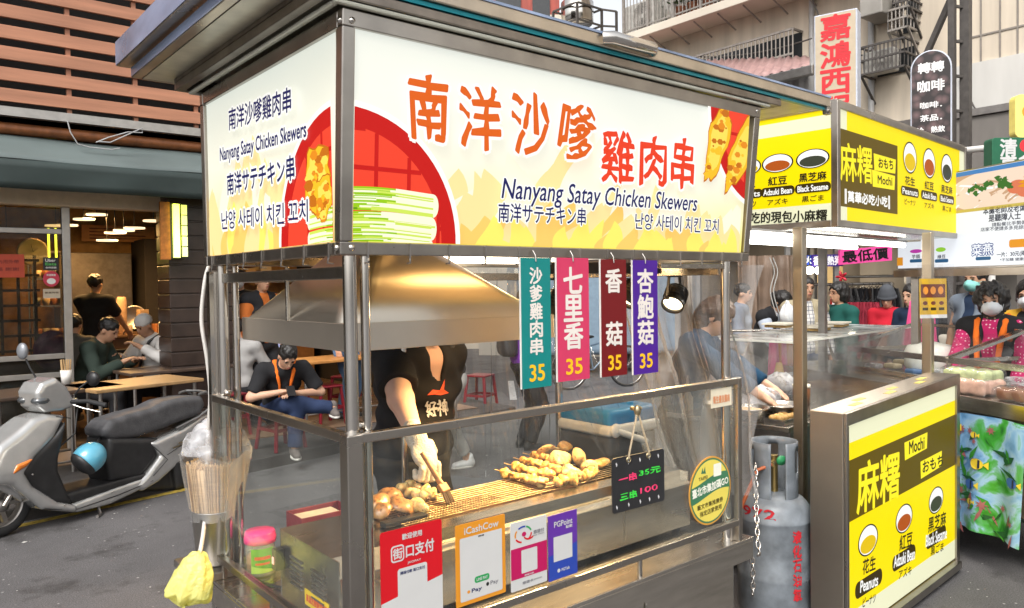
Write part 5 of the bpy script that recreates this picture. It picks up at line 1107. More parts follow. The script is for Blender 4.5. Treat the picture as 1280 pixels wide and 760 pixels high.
def bag(P, r, name, m_, label, seed, cat='bag', knot=True, h=.012, sag=1.0):
    s = SDF(); rnd = random.Random(seed); P = Vector(P)
    s.ell((0, 0, r[2]*.95), (r[0], r[1], r[2]*.95), .02)
    for k in range(5): s.ell((rnd.uniform(-.6, .6)*r[0], rnd.uniform(-.6, .6)*r[1], r[2]*rnd.uniform(.4, 1.2)), (r[0]*.6, r[1]*.6, r[2]*.5), .03)
    if knot: s.cone((0, 0, r[2]*1.5), (rnd.uniform(-.02, .02), 0, r[2]*2.3), r[0]*.35, r[0]*.2, .04)
    s.noise = lambda x, y, z: r[0]*.1*(np.sin(np.arctan2(y, x)*7+z*20/sag+seed)*.7+np.sin(x*60+z*38)*.35+np.sin(y*70-z*30)*.3)
    me = s.mesh(h*r[0]/.12); me.transform(Matrix.Translation(P)); o = link_mesh(name, me, m_, base=P); o.modifiers.new('smooth', 'SMOOTH').iterations = 1
    return tag(o, label, cat)
YB0 = mat('yellow_bag_plastic', srgb(226, 222, 60), .3, var=.15, scale=8, sss=.0, bump=.35, bscale=18); YB0.node_tree.nodes['Principled BSDF'].inputs['Transmission Weight'].default_value = .25
def thin_bag(name, K, B, R, m_, label, seed, nf=9, cat='bag', flat=.7):
    rnd = random.Random(seed); K, B = Vector(K), Vector(B); ax = (B-K); L = ax.length; d = ax.normalized(); a_ = d.cross(Vector((.64, .77, .1))).normalized(); c_ = d.cross(a_)
    ph = [(rnd.randint(3, nf), rnd.random()*6.28, rnd.uniform(.4, 1), rnd.uniform(-3, 3)) for _ in range(6)]
    def fn(u, v):
        a = 2*math.pi*u; g = .14+1.0*math.sin(min(v, .8)*math.pi*.6)**.6; r = R*(g if v < .8 else g*max(0, 1-((v-.8)/.2)**2.2))
        w = sum(q*(1-2*abs(math.sin(n*a/2+o+tw*v))) for n, o, q, tw in ph)/3.2; r *= 1+.22*w*min(1, .35+v); s_ = .05*R*math.sin(v*17+a*3)+.04*R*math.sin(v*31-a*5)
        return K+d*(L*v+s_+.16*R*w*v)+a_*(r*math.cos(a))+c_*(r*flat*math.sin(a))
    b = MB(); b.sheet(fn, 110, 44); return single(b, name, m_, label, cat, base=tuple(B))
def thin_plastic(name, c, tr=.4):
    m = bpy.data.materials.new(name); m.use_nodes = True; nt = m.node_tree; bs = nt.nodes['Principled BSDF']; bs.inputs['Base Color'].default_value = (*c, 1); bs.inputs['Roughness'].default_value = .28; bs.inputs['Specular IOR Level'].default_value = .6; t_ = node(nt, 'ShaderNodeBsdfTranslucent'); t_.inputs[0].default_value = (*c, 1); mx = node(nt, 'ShaderNodeMixShader'); mx.inputs[0].default_value = tr
    tp = node(nt, 'ShaderNodeBsdfTransparent'); tp.inputs[0].default_value = (*[.5+.5*v for v in c], 1); m2 = node(nt, 'ShaderNodeMixShader'); m2.inputs[0].default_value = .12; nt.links.new(bs.outputs[0], mx.inputs[1]); nt.links.new(t_.outputs[0], mx.inputs[2]); nt.links.new(mx.outputs[0], m2.inputs[1]); nt.links.new(tp.outputs[0], m2.inputs[2])
    tc = node(nt, 'ShaderNodeTexCoord'); nz = node(nt, 'ShaderNodeTexNoise'); nz.inputs['Scale'].default_value = 30; nz.inputs['Distortion'].default_value = 2; nt.links.new(tc.outputs['Object'], nz.inputs[0]); bp = node(nt, 'ShaderNodeBump'); bp.inputs['Strength'].default_value = .6; bp.inputs['Distance'].default_value = .01; nt.links.new(nz.outputs[0], bp.inputs['Height']); nt.links.new(bp.outputs[0], bs.inputs['Normal'])
    nt.links.new(m2.outputs[0], nt.nodes['Material Output'].inputs[0]); MATS[name] = m; return m
YB = thin_plastic('yellow_film', srgb(240, 238, 150))
thin_bag('plastic_bag', at(250, 690, 2.74), at(232, 757, 2.7), .074, YB, 'crumpled yellow plastic bag tied on the white cable at the cart corner', 3)
P = at(303, 702, 2.92); thin_bag('plastic_bag', P, Vector((P.x+.02, P.y+.01, ZC+.003)), .05, YB, 'small pale yellow bag on the counter behind the corner post', 5)
cb = [at(x, y, d) for x, y, d in ((262, 330, 2.97), (256, 352, 2.95), (252, 400, 2.93), (259, 450, 2.92), (263, 495, 2.92), (259, 560, 2.92), (259, 600, 2.9), (256, 650, 2.85), (250, 690, 2.76), (243, 706, 2.72))]
def smooth_path(p, n=8):
    p = [Vector(q) for q in p]; out = []
    for i in range(len(p)-1):
        a, b_, c, d = p[max(i-1, 0)], p[i], p[i+1], p[min(i+2, len(p)-1)]
        for k in range(n):
            t = k/n; out.append(.5*((2*b_)+(c-a)*t+(2*a-5*b_+4*c-d)*t*t+(3*b_-a-3*c+d)*t**3))
    return out+[p[-1]]
single(MB().tube(smooth_path(cb), .0075, 10), 'power_cable', mat('off_white_cable', (.55, .52, .48), .45), 'off-white power cable hanging down the rear left post of the cart', 'cable')
P = at(272, 690, 2.93); P.z = .62; t = thing('skewer_bucket', 'steel bucket packed with bamboo skewers wrapped in clear bags', 'bucket', P)
MB().lathe([(0, 0), (.07, 0), (.075, .008), (.09, .2), (.094, .205), (.087, .205), (.07, .012), (0, .012)], P, n=28).build('bucket', mat('dark_bucket_steel', (.4, .38, .35), .3, .95), t)
b = MB(); rnd = random.Random(4)
P_H = .38
for k in range(300):
    a = rnd.random()*6.28; r = math.sqrt(rnd.uniform(.25, 1)); p = P+Vector((.07*r*math.cos(a), .07*r*math.sin(a), .03)); b.tube([p, P+Vector((.105*r*math.cos(a), .105*r*math.sin(a), P_H+rnd.uniform(-.006, .006)))], .0029, 5)
b.lathe([(.055, .03), (.075, .2), (.095, .365), (.0, .37)], P, n=40); b.build('bamboo_sticks', WOOD, t)
b = MB(); b.sheet(lambda u, v: (P.x+(.09+.035*v+.004*math.sin(u*50+v*5))*math.cos(6.2832*u), P.y+(.09+.035*v+.004*math.sin(u*50+v*5))*math.sin(6.2832*u), P.z+.17+.24*v+.012*math.sin(u*31)*v), 90, 10); b.build('bag_wrap', FILM2, t)
b = MB(); b.b2((P.x-.12, P.y-.12, P.z-.03), (P.x+.1, P.y+.14, P.z-.002)); b.b2((P.x-.02, P.y-.02, 0.4), (P.x+.02, P.y+.02, P.z-.03)); b.bar((P.x, P.y, .42), (.02, P.y+.02, .5), .03, .03); b.build('bracket', DSTEEL, t, bevel=.003)
thin_bag('plastic_bag', P+Vector((.03, .04, .53)), P+Vector((.02, .05, .37)), .12, BAGM, 'clear crumpled bag stuffed on top of the bamboo skewers', 9)
# cooler on the counter behind the grill
cx, cyy, cz = 1.71, .68, ZC+.03; w0, d0 = .36, .36; t = thing('cooler_box', 'blue lidded cooler with white rim behind the grill', 'cooler', (cx+w0/2, cyy+d0/2, ZC))
s = SDF(); s.box((cx+w0/2, cyy+d0/2, cz+.15), (w0/2-.005, d0/2-.005, .15), .02); soft(s, .012, 'body', mat('charcoal_plastic', (.07, .07, .075), .45, var=.1), t)
s = SDF(); s.box((cx+w0/2, cyy+d0/2, cz+.325), (w0/2+.008, d0/2+.008, .028), .014); soft(s, .009, 'rim', WHITE, t)
s = SDF(); s.box((cx+w0/2, cyy+d0/2, cz+.385), (w0/2-.002, d0/2-.002, .04), .02); s.box((cx+w0/2, cyy+d0/2, cz+.43), (w0/2-.07, d0/2-.07, .02), .012, .012, -1); s.box((cx+w0/2-.08, cyy-.004, cz+.35), (.05, .012, .03), .01, .01, -1); soft(s, .009, 'lid', mat('cooler_blue', srgb(38, 130, 190), .4, var=.05), t)
b = MB(); b.tube([(cx+.03, cyy-.015, cz+.33), (cx+w0*.6, cyy-.04, cz+.26)], .016, 12); b.ell((cx+.03, cyy-.012, cz+.33), (.035, .016, .035), 14); b.build('handle', WHITE, t)
b = MB(); b.b2((1.836, .62, ZC-.04), (2.12, 1.06, ZC-.01)); b.b2((1.84, .64, ZC-.008), (2.1, 1.05, ZC+.028)); single(b, 'side_shelf', DSTEEL, 'steel side shelf under the blue lidded cooler', 'shelf', bevel=.003)
# clear plastic curtains at the right end
def curtain(name, fn, nu, nv, label, film=None):
    b = MB(); b.sheet(fn, nu, nv); return single(b, name, film or FILM, label, 'curtain', 'clear plastic curtains of the satay cart')
def f1(u, v):
    k = 1-.55*max(0, v-.35)**1.5
    return (1.86+.1*v+.04*(1-2*abs(math.sin(u*12+v*2.5)))+.016*(1-2*abs(math.sin(u*29+v*5))), -.02+.75*u*k+.05*v+.02*math.sin(v*9), 1.72-1.0*v)
curtain('plastic_curtain', f1, 70, 26, 'clear plastic sheet hanging bunched outside the right end of the cart', FILM2)
def f2(u, v): return (1.02+.7*u, 1.1+.03*(1-2*abs(math.sin(u*11+v*1.5)))+.012*(1-2*abs(math.sin(u*31-v*3))), 1.73-.95*v-.15*u*v)
curtain('plastic_curtain', f2, 70, 20, 'clear plastic sheet across the back right of the cart, behind the boards')
def f3(u, v): return (1.28+.42*v+.22*u, .95-.25*v+.025*(1-2*abs(math.sin(u*9+v*5))), 1.55-.75*v+.18*u)
curtain('plastic_curtain', f3, 24, 24, 'twisted plastic sheet pulled diagonally inside the right of the cart')
# gas cylinder and chain
P = at(968, 690, 3.67); P.z = 0; t = thing('gas_cylinder', 'grey gas cylinder with red writing between the satay cart and mochi stall', 'gas cylinder', P)
GASM = mat('grey_cylinder_paint', (.17, .19, .21), .42, var=.38, scale=11, bump=.12, bscale=20, rvar=.1)
R0 = .168
MB().lathe([(0, .03), (.11, .03), (.15, .07), (R0, .12), (R0, .27), (R0+.003, .28), (R0, .29), (R0, .53), (R0+.004, .537), (R0+.004, .547), (R0, .555), (.16, .6), (.13, .635), (.07, .655), (0, .66)], P, n=48).build('body', GASM, t)
MB().lathe([(.12, 0), (.125, 0), (.125, .075), (.12, .075), (.12, 0)], P, n=32).build('foot_ring', GASM, t)
b = MB(); a0 = math.atan2(C_.y-P.y, C_.x-P.x)
def col(u, v):
    a = a0+math.pi*.16+2*math.pi*.9*u; r = .105; return (P.x+r*math.cos(a), P.y+r*math.sin(a), P.z+.615+.285*v)
def colm(bm):
    n, m_ = 60, 8
    vs = [col(i/n, j/m_) for j in range(m_+1) for i in range(n+1)]; fs = []
    for j in range(m_):
        for i in range(n):
            if 4 <= j <= 6 and (i % 20) in range(6, 11): continue
            fs.append((j*(n+1)+i, j*(n+1)+i+1, (j+1)*(n+1)+i+1, (j+1)*(n+1)+i))
    bm.add(vs, fs, 0, True)
colm(b); b.build('collar', GASM, t, solid=.006)
b = MB(); b.tube([P+Vector((0, 0, .64)), P+Vector((0, 0, .83))], .018, 12); b.tube([P+Vector((0, 0, .8)), P+Vector((-.07, -.03, .8))], .014, 10); b.build('valve', mat('valve_brass', (.45, .32, .12), .35, .9), t)
b = MB(); b.lathe([(0, -.01), (.022, -.007), (.025, 0), (.022, .007), (0, .01)], P+Vector((-.06, -.075, .825)), (.4, .9, .2), 16); b.build('valve_handwheel', mat('green_handwheel', (.02, .2, .07), .4), t)
b = MB(); b.tube([P+Vector((-.07, -.03, .8)), P+Vector((-.14, .0, .78)), P+Vector((-.2, .05, .6)), P+Vector((-.22, .1, .3))], .009, 8); b.build('hose', mat('orange_hose', (.4, .1, .03), .5), t)
REDP = mat('hand_painted_red', srgb(190, 34, 44), .6)
class Cyl:                                       # lettering wrapped on the cylinder
    def __init__(s, c, r, a, z): s.c, s.r, s.a, s.z = c, r, a, z
    def w(s, u, v, l=0): a = s.a+u/s.r; return Vector((s.c.x+(s.r+l)*math.cos(a), s.c.y+(s.r+l)*math.sin(a), s.z+v))
b = MB(); cp = Cyl(P, R0, a0+.62, .0)
for k, ch in enumerate('液化石油氣'): text(b, cp, ch, (-.022, .49-k*.066), (.022, .49-k*.066), .055, 0, .003, layer=.003, wob=.05)
cp2 = Cyl(P, .15, a0-.1, .0)
text(b, cp2, '972', (-.13, .588), (.02, .588), .045, 0, .004, layer=.016, wob=.04); b.build('lettering', REDP, t)
def chain_(pts, label, r=.0035, L=.034):
    p = smooth_path(pts, 12); acc = [p[0]]; 
    for q in p[1:]:
        while (q-acc[-1]).length > L*.78: acc.append(acc[-1]+(q-acc[-1]).normalized()*L*.78)
    b = MB()
    for k in range(len(acc)-1):
        c = (acc[k]+acc[k+1])/2; d = (acc[k+1]-acc[k]).normalized(); s_ = d.cross(Vector((.64, .77, 0))).normalized(); s_ = s_ if k % 2 else d.cross(s_).normalized()
        b.tube([c+d*(math.cos(a)*L*.5*1.0)+s_*(math.sin(a)*L*.27) for a in np.linspace(0, 2*math.pi, 13)[:-1]], r, 6, closed=True)
    return single(b, 'chain', TUBE, label, 'chain')
chain_([at(944, 580, 3.5), at(945, 610, 3.45), at(946, 650, 3.38), at(948, 684, 3.33), at(952, 700, 3.32), at(947, 692, 3.3)], 'steel chain hanging from the gas cylinder to the cart corner')
chain_([at(938, 690, 3.3), at(941, 705, 3.3), at(941, 748, 3.3)], 'loose end of steel chain dangling below the cart counter corner')
# ================================================================== PEOPLE
def skin(n, c): return mat(n, c, .5, var=.06, scale=9, bump=.12, bscale=60, sss=.12, spec=.35)
SK = skin('skin_light', (.56, .33, .22)); SK2 = skin('skin_tan', (.45, .25, .155)); SK3 = skin('skin_fair', (.66, .42, .32))
def cloth(n, c, var=.15, b=.5, bs=9): return mat(n, c, .85, var=var, scale=5, bump=b, bscale=bs, spec=.2)
CBLK = cloth('black_cotton', (.018, .018, .02)); CNAVY = cloth('navy_denim', (.022, .035, .08)); CGRY = cloth('light_grey_cotton', (.36, .35, .33)); CWHT = cloth('white_cotton', (.62, .6, .57)); CGRN = cloth('dark_green_cloth', (.035, .05, .04)); CTEAL = cloth('teal_green_knit', (.015, .09, .075)); CRED = cloth('red_knit', (.45, .015, .03)); CPUR = cloth('purple_cloth', (.16, .02, .33)); CBEI = cloth('khaki_vest_cloth', (.34, .29, .19)); CSLT = cloth('slate_vest_cloth', (.15, .18, .22)); CBLU = cloth('blue_denim', (.1, .19, .34)); CDBL = cloth('dark_blue_knit', (.02, .035, .07)); CCRM = cloth('cream_cotton', (.6, .53, .45)); CORG = cloth('orange_trim', (.8, .17, .02)); CPNK = cloth('hot_pink_cloth', (.8, .1, .28))
HAIRB = mat('black_hair', (.01, .008, .007), .4, var=.4, scale=40, bump=.6, bscale=120, stretch=(1, 1, .25)); HAIRW = mat('grey_hair', (.25, .22, .2), .5, var=.3, scale=40)
MASKM = mat('white_surgical_mask', (.66, .68, .7), .7, var=.05); MASKG = mat('green_surgical_mask', (.2, .5, .45), .7); LIPS = mat('lip', (.4, .13, .1), .5); EYE = mat('dark_eye', (.012, .009, .008), .2); SHOEW = mat('white_shoe', (.62, .62, .62), .5); SHOEB = mat('black_shoe', (.02, .02, .02), .5); RUBW = mat('rubber_sole', (.6, .58, .54), .6)
def dotted(name, base, dot, sc_, r=.23):
    m = mat(name, base, .85, var=.05, bump=.3, bscale=9); nt = m.node_tree; bs = nt.nodes['Principled BSDF']
    tc = node(nt, 'ShaderNodeTexCoord'); v = node(nt, 'ShaderNodeTexVoronoi'); v.inputs['Scale'].default_value = sc_; v.inputs['Randomness'].default_value = .25; nt.links.new(tc.outputs['Object'], v.inputs[0])
    l = node(nt, 'ShaderNodeMath', operation='LESS_THAN'); l.inputs[1].default_value = r; nt.links.new(v.outputs['Distance'], l.inputs[0])
    mx = node(nt, 'ShaderNodeMix', data_type='RGBA'); nt.links.new(l.outputs[0], mx.inputs[0]); mx.inputs[6].default_value = (*base, 1); mx.inputs[7].default_value = (*dot, 1); nt.links.new(mx.outputs[2], bs.inputs['Base Color']); return m
def floral(name):
    m = mat(name, (.5, .5, .5), .85); nt = m.node_tree; bs = nt.nodes['Principled BSDF']; tc = node(nt, 'ShaderNodeTexCoord'); v = node(nt, 'ShaderNodeTexVoronoi'); v.inputs['Scale'].default_value = 22; nt.links.new(tc.outputs['Object'], v.inputs[0])
    h = node(nt, 'ShaderNodeHueSaturation'); h.inputs['Saturation'].default_value = .8; nt.links.new(v.outputs['Color'], h.inputs['Color']); nt.links.new(h.outputs[0], bs.inputs['Base Color']); return m
def checks(name, a, c, s_):
    m = mat(name, a, .85); nt = m.node_tree; bs = nt.nodes['Principled BSDF']; tc = node(nt, 'ShaderNodeTexCoord'); sx = node(nt, 'ShaderNodeSeparateXYZ'); nt.links.new(tc.outputs['Object'], sx.inputs[0]); fs = []
    for k in (0, 2):
        q = node(nt, 'ShaderNodeMath', operation='MULTIPLY'); q.inputs[1].default_value = s_; nt.links.new(sx.outputs[k], q.inputs[0]); f = node(nt, 'ShaderNodeMath', operation='FRACT'); nt.links.new(q.outputs[0], f.inputs[0]); l = node(nt, 'ShaderNodeMath', operation='LESS_THAN'); l.inputs[1].default_value = .18; nt.links.new(f.outputs[0], l.inputs[0]); fs.append(l.outputs[0])
    mx_ = node(nt, 'ShaderNodeMath', operation='MAXIMUM'); nt.links.new(fs[0], mx_.inputs[0]); nt.links.new(fs[1], mx_.inputs[1]); mx = node(nt, 'ShaderNodeMix', data_type='RGBA'); nt.links.new(mx_.outputs[0], mx.inputs[0]); mx.inputs[6].default_value = (*a, 1); mx.inputs[7].default_value = (*c, 1); nt.links.new(mx.outputs[2], bs.inputs['Base Color']); return m
V = lambda *a: np.array(a, float)
def ik(a, b, l1, l2, hint):
    d = b-a; L = np.linalg.norm(d); L2 = min(L, (l1+l2)*.999); e = d/max(L, 1e-9); b = a+e*L2
    x = (l1*l1-l2*l2+L2*L2)/(2*L2); y = math.sqrt(max(l1*l1-x*x, 0)); h = np.array(hint, float); h = h-e*(h@e); h /= max(np.linalg.norm(h), 1e-9)
    return a+e*x+h*y, b
def hand(S, wr, d, up, side, curl=.5, k=1.0, grip=False):
    """palm, four bent fingers and a thumb; d points along the hand, up leaves the back of the hand, side is the thumb side"""
    d = d/np.linalg.norm(d); up = up-d*(up@d); up /= np.linalg.norm(up); sd = np.cross(d, up)*side
    S.cone(wr-d*.02*k, wr+d*.03*k, .026*k, .026*k, .015)
    S.ell(wr+d*.052*k, (.043*k, .04*k, .019*k), .012, M=np.stack([d, sd, up], 1))
    for i, (o, L) in enumerate(((.03, .072), (.0105, .08), (-.0095, .075), (-.028, .06))):
        p = wr+d*.088*k+sd*o*k; c = curl*(.9+.12*i); q = p
        for j, f in enumerate((.45, .32, .26)):
            a = c*(j+.6)*(1.15 if grip else .8); dd = d*math.cos(a)-up*math.sin(a); n = q+dd*L*f*k; S.cone(q, n, (.0098-.001*j)*k, (.0092-.001*j)*k, .004); q = n
    p = wr+d*.028*k+sd*.034*k; t1 = d*.55+sd*.75-up*(.25+.5*curl); t1 /= np.linalg.norm(t1); q = p+t1*.036*k; S.cone(p, q, .0135*k, .0115*k, .01)
    t2 = d*.9+sd*.2-up*(.2+.9*curl); t2 /= np.linalg.norm(t2); S.cone(q, q+t2*.03*k, .0112*k, .009*k, .005)
def person(loc, heading, label, H=1.65, floor=None, name='person', sit=None, lean=0, twist=0, head=(0, 0, 0), armL=None, armR=None, legL=None, legR=None, top=None, sleeve=.45, bottom=CNAVY, blen=1.0, shoes=SHOEB, hair='short', hairm=None, skinm=SK, mask=None, vox=.013, girth=1.0, vest=None, skirt=False, hands=.5, extra=None, face=True, group=None, fine=None, glove=None, vneck=False, limb=1.0):
    """heading: radians, local +y is the way the person faces. Limb targets are local, for a 1.7 m body, wrists and ankles."""
    k = H/1.7; loc = Vector(loc); t = thing(name, label, 'person', loc, heading, group)
    hz = .9 if sit is None else sit; B = V(0, 0, hz)
    cl, sl = math.cos(lean), math.sin(lean); ct, s_t = math.cos(twist), math.sin(twist)
    def ub(p):                                       # upper body: bend forward about the hips, then turn
        x, y, z = p[0]*ct-p[1]*s_t, p[0]*s_t+p[1]*ct, p[2]-.9; return V(x, y*cl+z*sl, z*cl-y*sl)+B
    sh = {1: ub(V(.172, -.01, 1.385)), -1: ub(V(-.172, -.01, 1.385))}; hp = {1: B+V(.092, 0, -.03), -1: B+V(-.092, 0, -.03)}
    J = {}
    for s, arm, leg in ((1, armR, legR), (-1, armL, legL)):
        wr = ub(V(s*.25, .07, .86)) if arm is None else np.array(arm[:3], float)
        hint = (s*.5, -.8, -.3) if arm is None or len(arm) < 4 else arm[3]
        el, wr = ik(sh[s], wr, .275, .25, hint); J[s] = [sh[s], el, wr]
        an = V(s*.1, .0, .075) if leg is None and sit is None else (V(s*.12, .42, .075) if leg is None else np.array(leg[:3], float))
        kn, an = ik(hp[s], an, .43, .415, (s*.12, 1, .15) if leg is None or len(leg) < 4 else leg[3]); J[s] += [kn, an]
    nk0, nk1 = ub(V(0, -.015, 1.42)), ub(V(0, .012, 1.5))
    hy, hpz, hr = head; Mh = np.array((Matrix.Rotation(twist+hy, 3, 'Z') @ Matrix.Rotation(-lean-hpz, 3, 'X') @ Matrix.Rotation(hr, 3, 'Y')))
    hc = nk1+Mh@V(0, .012, .085)
    P_ = lambda x, y, z: hc+Mh@V(x, y, z)
    def torso(S, g, z0=.86, kk=.05):
        for z, rx, ry, yy in ((1.36, .15, .095, -.01), (1.24, .158, .115, .0), (1.1, .14, .108, .005), (.97, .155, .115, .0)):
            S.ell(ub(V(0, yy, z)), (rx*girth+g, ry*girth+g, .11+g*.5), kk, M=np.array(Matrix.Rotation(twist, 3, 'Z') @ Matrix.Rotation(-lean, 3, 'X')))
        S.cone(sh[1], sh[-1], .058+g, .058+g, kk)
    def hands_(S):
        for s in (1, -1):
            if glove == s: continue
            d = J[s][2]-J[s][1]; d /= np.linalg.norm(d); u_ = np.cross(d, V(0, 0, 1))*-s if abs(d[2]) > .75 else V(0, 0, 1)
            if abs(d[2]) > .75: hand(S, J[s][2], d, V(s, 0, 0)-d*(s*d[0]), -1 if s > 0 else 1, hands)
            else: hand(S, J[s][2], d, V(0, 0, 1), -s if True else s, hands)
    S = SDF(); torso(S, 0)
    S.cone(nk0-V(0, 0, .02), nk1, .058, .052, .03)
    S.ell(P_(0, .0, .035), (.073, .09, .085), .02, M=Mh); S.ell(P_(0, .028, -.03), (.056, .064, .068), .03, M=Mh); S.ell(P_(0, .058, -.078), (.028, .026, .022), .02, M=Mh)
    S.cone(P_(0, .092, .02), P_(0, .104, -.022), .008, .013, .012); S.ell(P_(0, .089, -.05), (.022, .012, .011), .008, M=Mh)
    for s in (1, -1):
        S.ell(P_(s*.073, -.005, -.005), (.01, .02, .031), .006, M=Mh); S.ell(P_(s*.03, .092, .01), (.017, .012, .012), .01, -1, M=Mh); S.ell(P_(s*.03, .084, .032), (.022, .012, .008), .01, M=Mh)
        S.cone(J[s][0], J[s][1], .05*limb, .041*limb, .03); S.cone(J[s][1], J[s][2], .041*limb, .027*(.5+.5*limb), .02)
        S.cone(hp[s], J[s][3], .08, .055, .04); S.cone(J[s][3], J[s][4], .055, .04, .02); S.ell(J[s][3]+(J[s][4]-J[s][3])*.3+V(0, -.012, 0), (.05, .055, .1), .03)
        f = V(0, 1, 0) if sit is None else V(0, 1, -.05); S.cone(J[s][4]+V(0, -.02, -.035), J[s][4]+f*.13+V(0, 0, -.05), .036, .026, .02)
    me = S.mesh(vox); S2 = SDF(); hands_(S2)
    if S2.p:
        m2 = S2.mesh(.0055); bm = bmesh.new(); bm.from_mesh(me); bm.from_mesh(m2); bm.to_mesh(me); bm.free(); me.polygons.foreach_set('use_smooth', [True]*len(me.polygons))
    T = Matrix.Scale(k, 4)
    me.transform(T); body = link_mesh('body', me, skinm, t, local=True); body.modifiers.new('smooth', 'SMOOTH').iterations = 1
    def part(S, nm, m_, h=vox, sm=2):
        me = S.mesh(h); me.transform(T); o = link_mesh(nm, me, m_, t, local=True); q = o.modifiers.new('smooth', 'SMOOTH'); q.iterations = sm; return o
    wr_n = lambda a, f: (lambda x, y, z: a*(np.sin(z*f+np.sin(x*f*.6)*1.5)+np.sin(x*f*.8+z*f*.5)*.6+np.sin(y*f*.9-z*f*.4)*.6)*.5)
    if bottom is not None:
        S = SDF(); g = .014
        S.ell(B+V(0, 0, .0), (.158*girth+g, .115*girth+g, .1), .04)
        for s in (1, -1):
            if blen > .5:
                e = J[s][3]+(J[s][4]-J[s][3])*((blen-.5)/.5*.97); S.cone(hp[s], J[s][3], .088+g, .064+g, .04); S.cone(J[s][3], e, .064+g, .05+g, .02, 1, (e, e-J[s][3]))
            else:
                e = hp[s]+(J[s][3]-hp[s])*blen*2; S.cone(hp[s], e, .09+g, .075+g, .04, 1, (e, e-hp[s]))
        S.noise = wr_n(.006, 42); part(S, 'trousers', bottom)
    if top is not None:
        S = SDF(); g = .016; torso(S, g); S.cone(ub(V(0, -.02, 1.4)), ub(V(0, -.02, 1.44)), .075, .062, .03)
        for s in (1, -1):
            if sleeve <= .5:
                e = J[s][0]+(J[s][1]-J[s][0])*sleeve*2; S.cone(J[s][0], e, .06*limb+g, .053*limb+g, .03, 1, (e, e-J[s][0]))
            else:
                e = J[s][1]+(J[s][2]-J[s][1])*((sleeve-.5)/.5*.96); S.cone(J[s][0], J[s][1], .058+g, .048+g, .03); S.cone(J[s][1], e, .048+g, .036+g, .02, 1, (e, e-J[s][1]))
        if vneck: S.cone(ub(V(0, .14, 1.21)), ub(V(0, .09, 1.5)), .004, .062, .008, -1)
        S.noise = wr_n(.007, 38); part(S, 'shirt', top)
    if vest is not None:
        S = SDF(); torso(S, .03); S.cone(ub(V(0, -.02, 1.4)), ub(V(0, -.02, 1.43)), .085, .08, .03)
        S.box(ub(V(0, .16, 1.2)), (.045, .12, .3), .02, .02, -1, np.array(Matrix.Rotation(twist, 3, 'Z') @ Matrix.Rotation(-lean, 3, 'X'))); S.noise = wr_n(.005, 35); part(S, 'vest', vest)
    if shoes is not None:
        for s in (1, -1):
            S = SDF(); a = J[s][4]; S.cone(a+V(0, -.03, -.035), a+V(0, .14, -.048), .044, .034, .02); S.cone(a+V(0, -.01, 0), a+V(0, -.01, .02), .045, .045, .02); S.box(a+V(0, .05, -.085), (.2, .2, .012), .002, .004, -1); part(S, 'shoe', shoes, .009, 1)
            b = MB(); b.lathe([(0, 0), (1, 0), (1, .018), (0, .018)], (0, 0, 0), n=20)
            b.v = [(a[0]+x*.046, a[1]+.055+y*.125, a[2]-.078+z) for x, y, z in b.v]; me = b.mesh(); me.transform(T); link_mesh('sole', me, RUBW if shoes is not SHOEB else SHOEB, t, local=True)
    if hair:
        S = SDF(); hm = hairm or HAIRB
        if hair in ('short', 'bob', 'long', 'curly', 'bun'):
            g = .0 if hair == 'short' else .006
            S.ell(P_(0, -.008, .048), (.082+g, .1+g, .09+g), .01, M=Mh)
            if hair in ('bob', 'curly'): S.ell(P_(0, -.03, -.02), (.095, .085, .1), .03, M=Mh)
            if hair == 'curly': S.ell(P_(0, -.01, .04), (.115, .115, .105), .03, M=Mh)
            if hair == 'long': S.cone(P_(0, -.05, 0), P_(0, -.06, -.17), .085, .06, .03)
            if hair == 'bun': S.ell(P_(0, -.11, .02), (.045, .045, .045), .015); S.ell(P_(0, -.03, -.02), (.085, .08, .08), .03, M=Mh)
            S.ell(P_(0, .085, -.03 if hair != 'curly' else -.025), (.064, .075, .095 if hair != 'short' else .088), .012, -1, M=Mh); S.ell(P_(0, .04, -.14), (.09, .1, .07), .02, -1, M=Mh)
            if hair == 'short':
                for s in (1, -1): S.ell(P_(s*.085, .02, -.04), (.03, .05, .06), .01, -1, M=Mh)
            S.noise = hair_noise(.006 if hair != 'curly' else .013, 110 if hair != 'curly' else 75); part(S, 'hair', hm, .0095 if vox > .01 else .007, 1)
        elif hair == 'cap':
            S.ell(P_(0, -.008, .05), (.085, .1, .088), .01, M=Mh); S.box(P_(0, .0, -.045), (.2, .2, .06), .01, .01, -1, Mh); part(S, 'cap', hm, .009, 1)
        elif hair == 'bucket':
            S.cone(P_(0, 0, .055), P_(0, 0, .115), .1, .085, .02); S.cone(P_(0, 0, .04), P_(0, 0, .05), .118, .105, .02); S.ell(P_(0, 0, -.03), (.08, .09, .075), .01, -1, M=Mh); S.box(P_(0, 0, -.06), (.2, .2, .07), .01, .01, -1, Mh); part(S, 'bucket_hat', hm, .009, 1)
            S = SDF(); S.ell(P_(0, -.02, -.01), (.084, .09, .09), .02, M=Mh); S.ell(P_(0, .085, -.03), (.064, .075, .1), .012, -1, M=Mh); part(S, 'hair', HAIRB, .0095, 1)
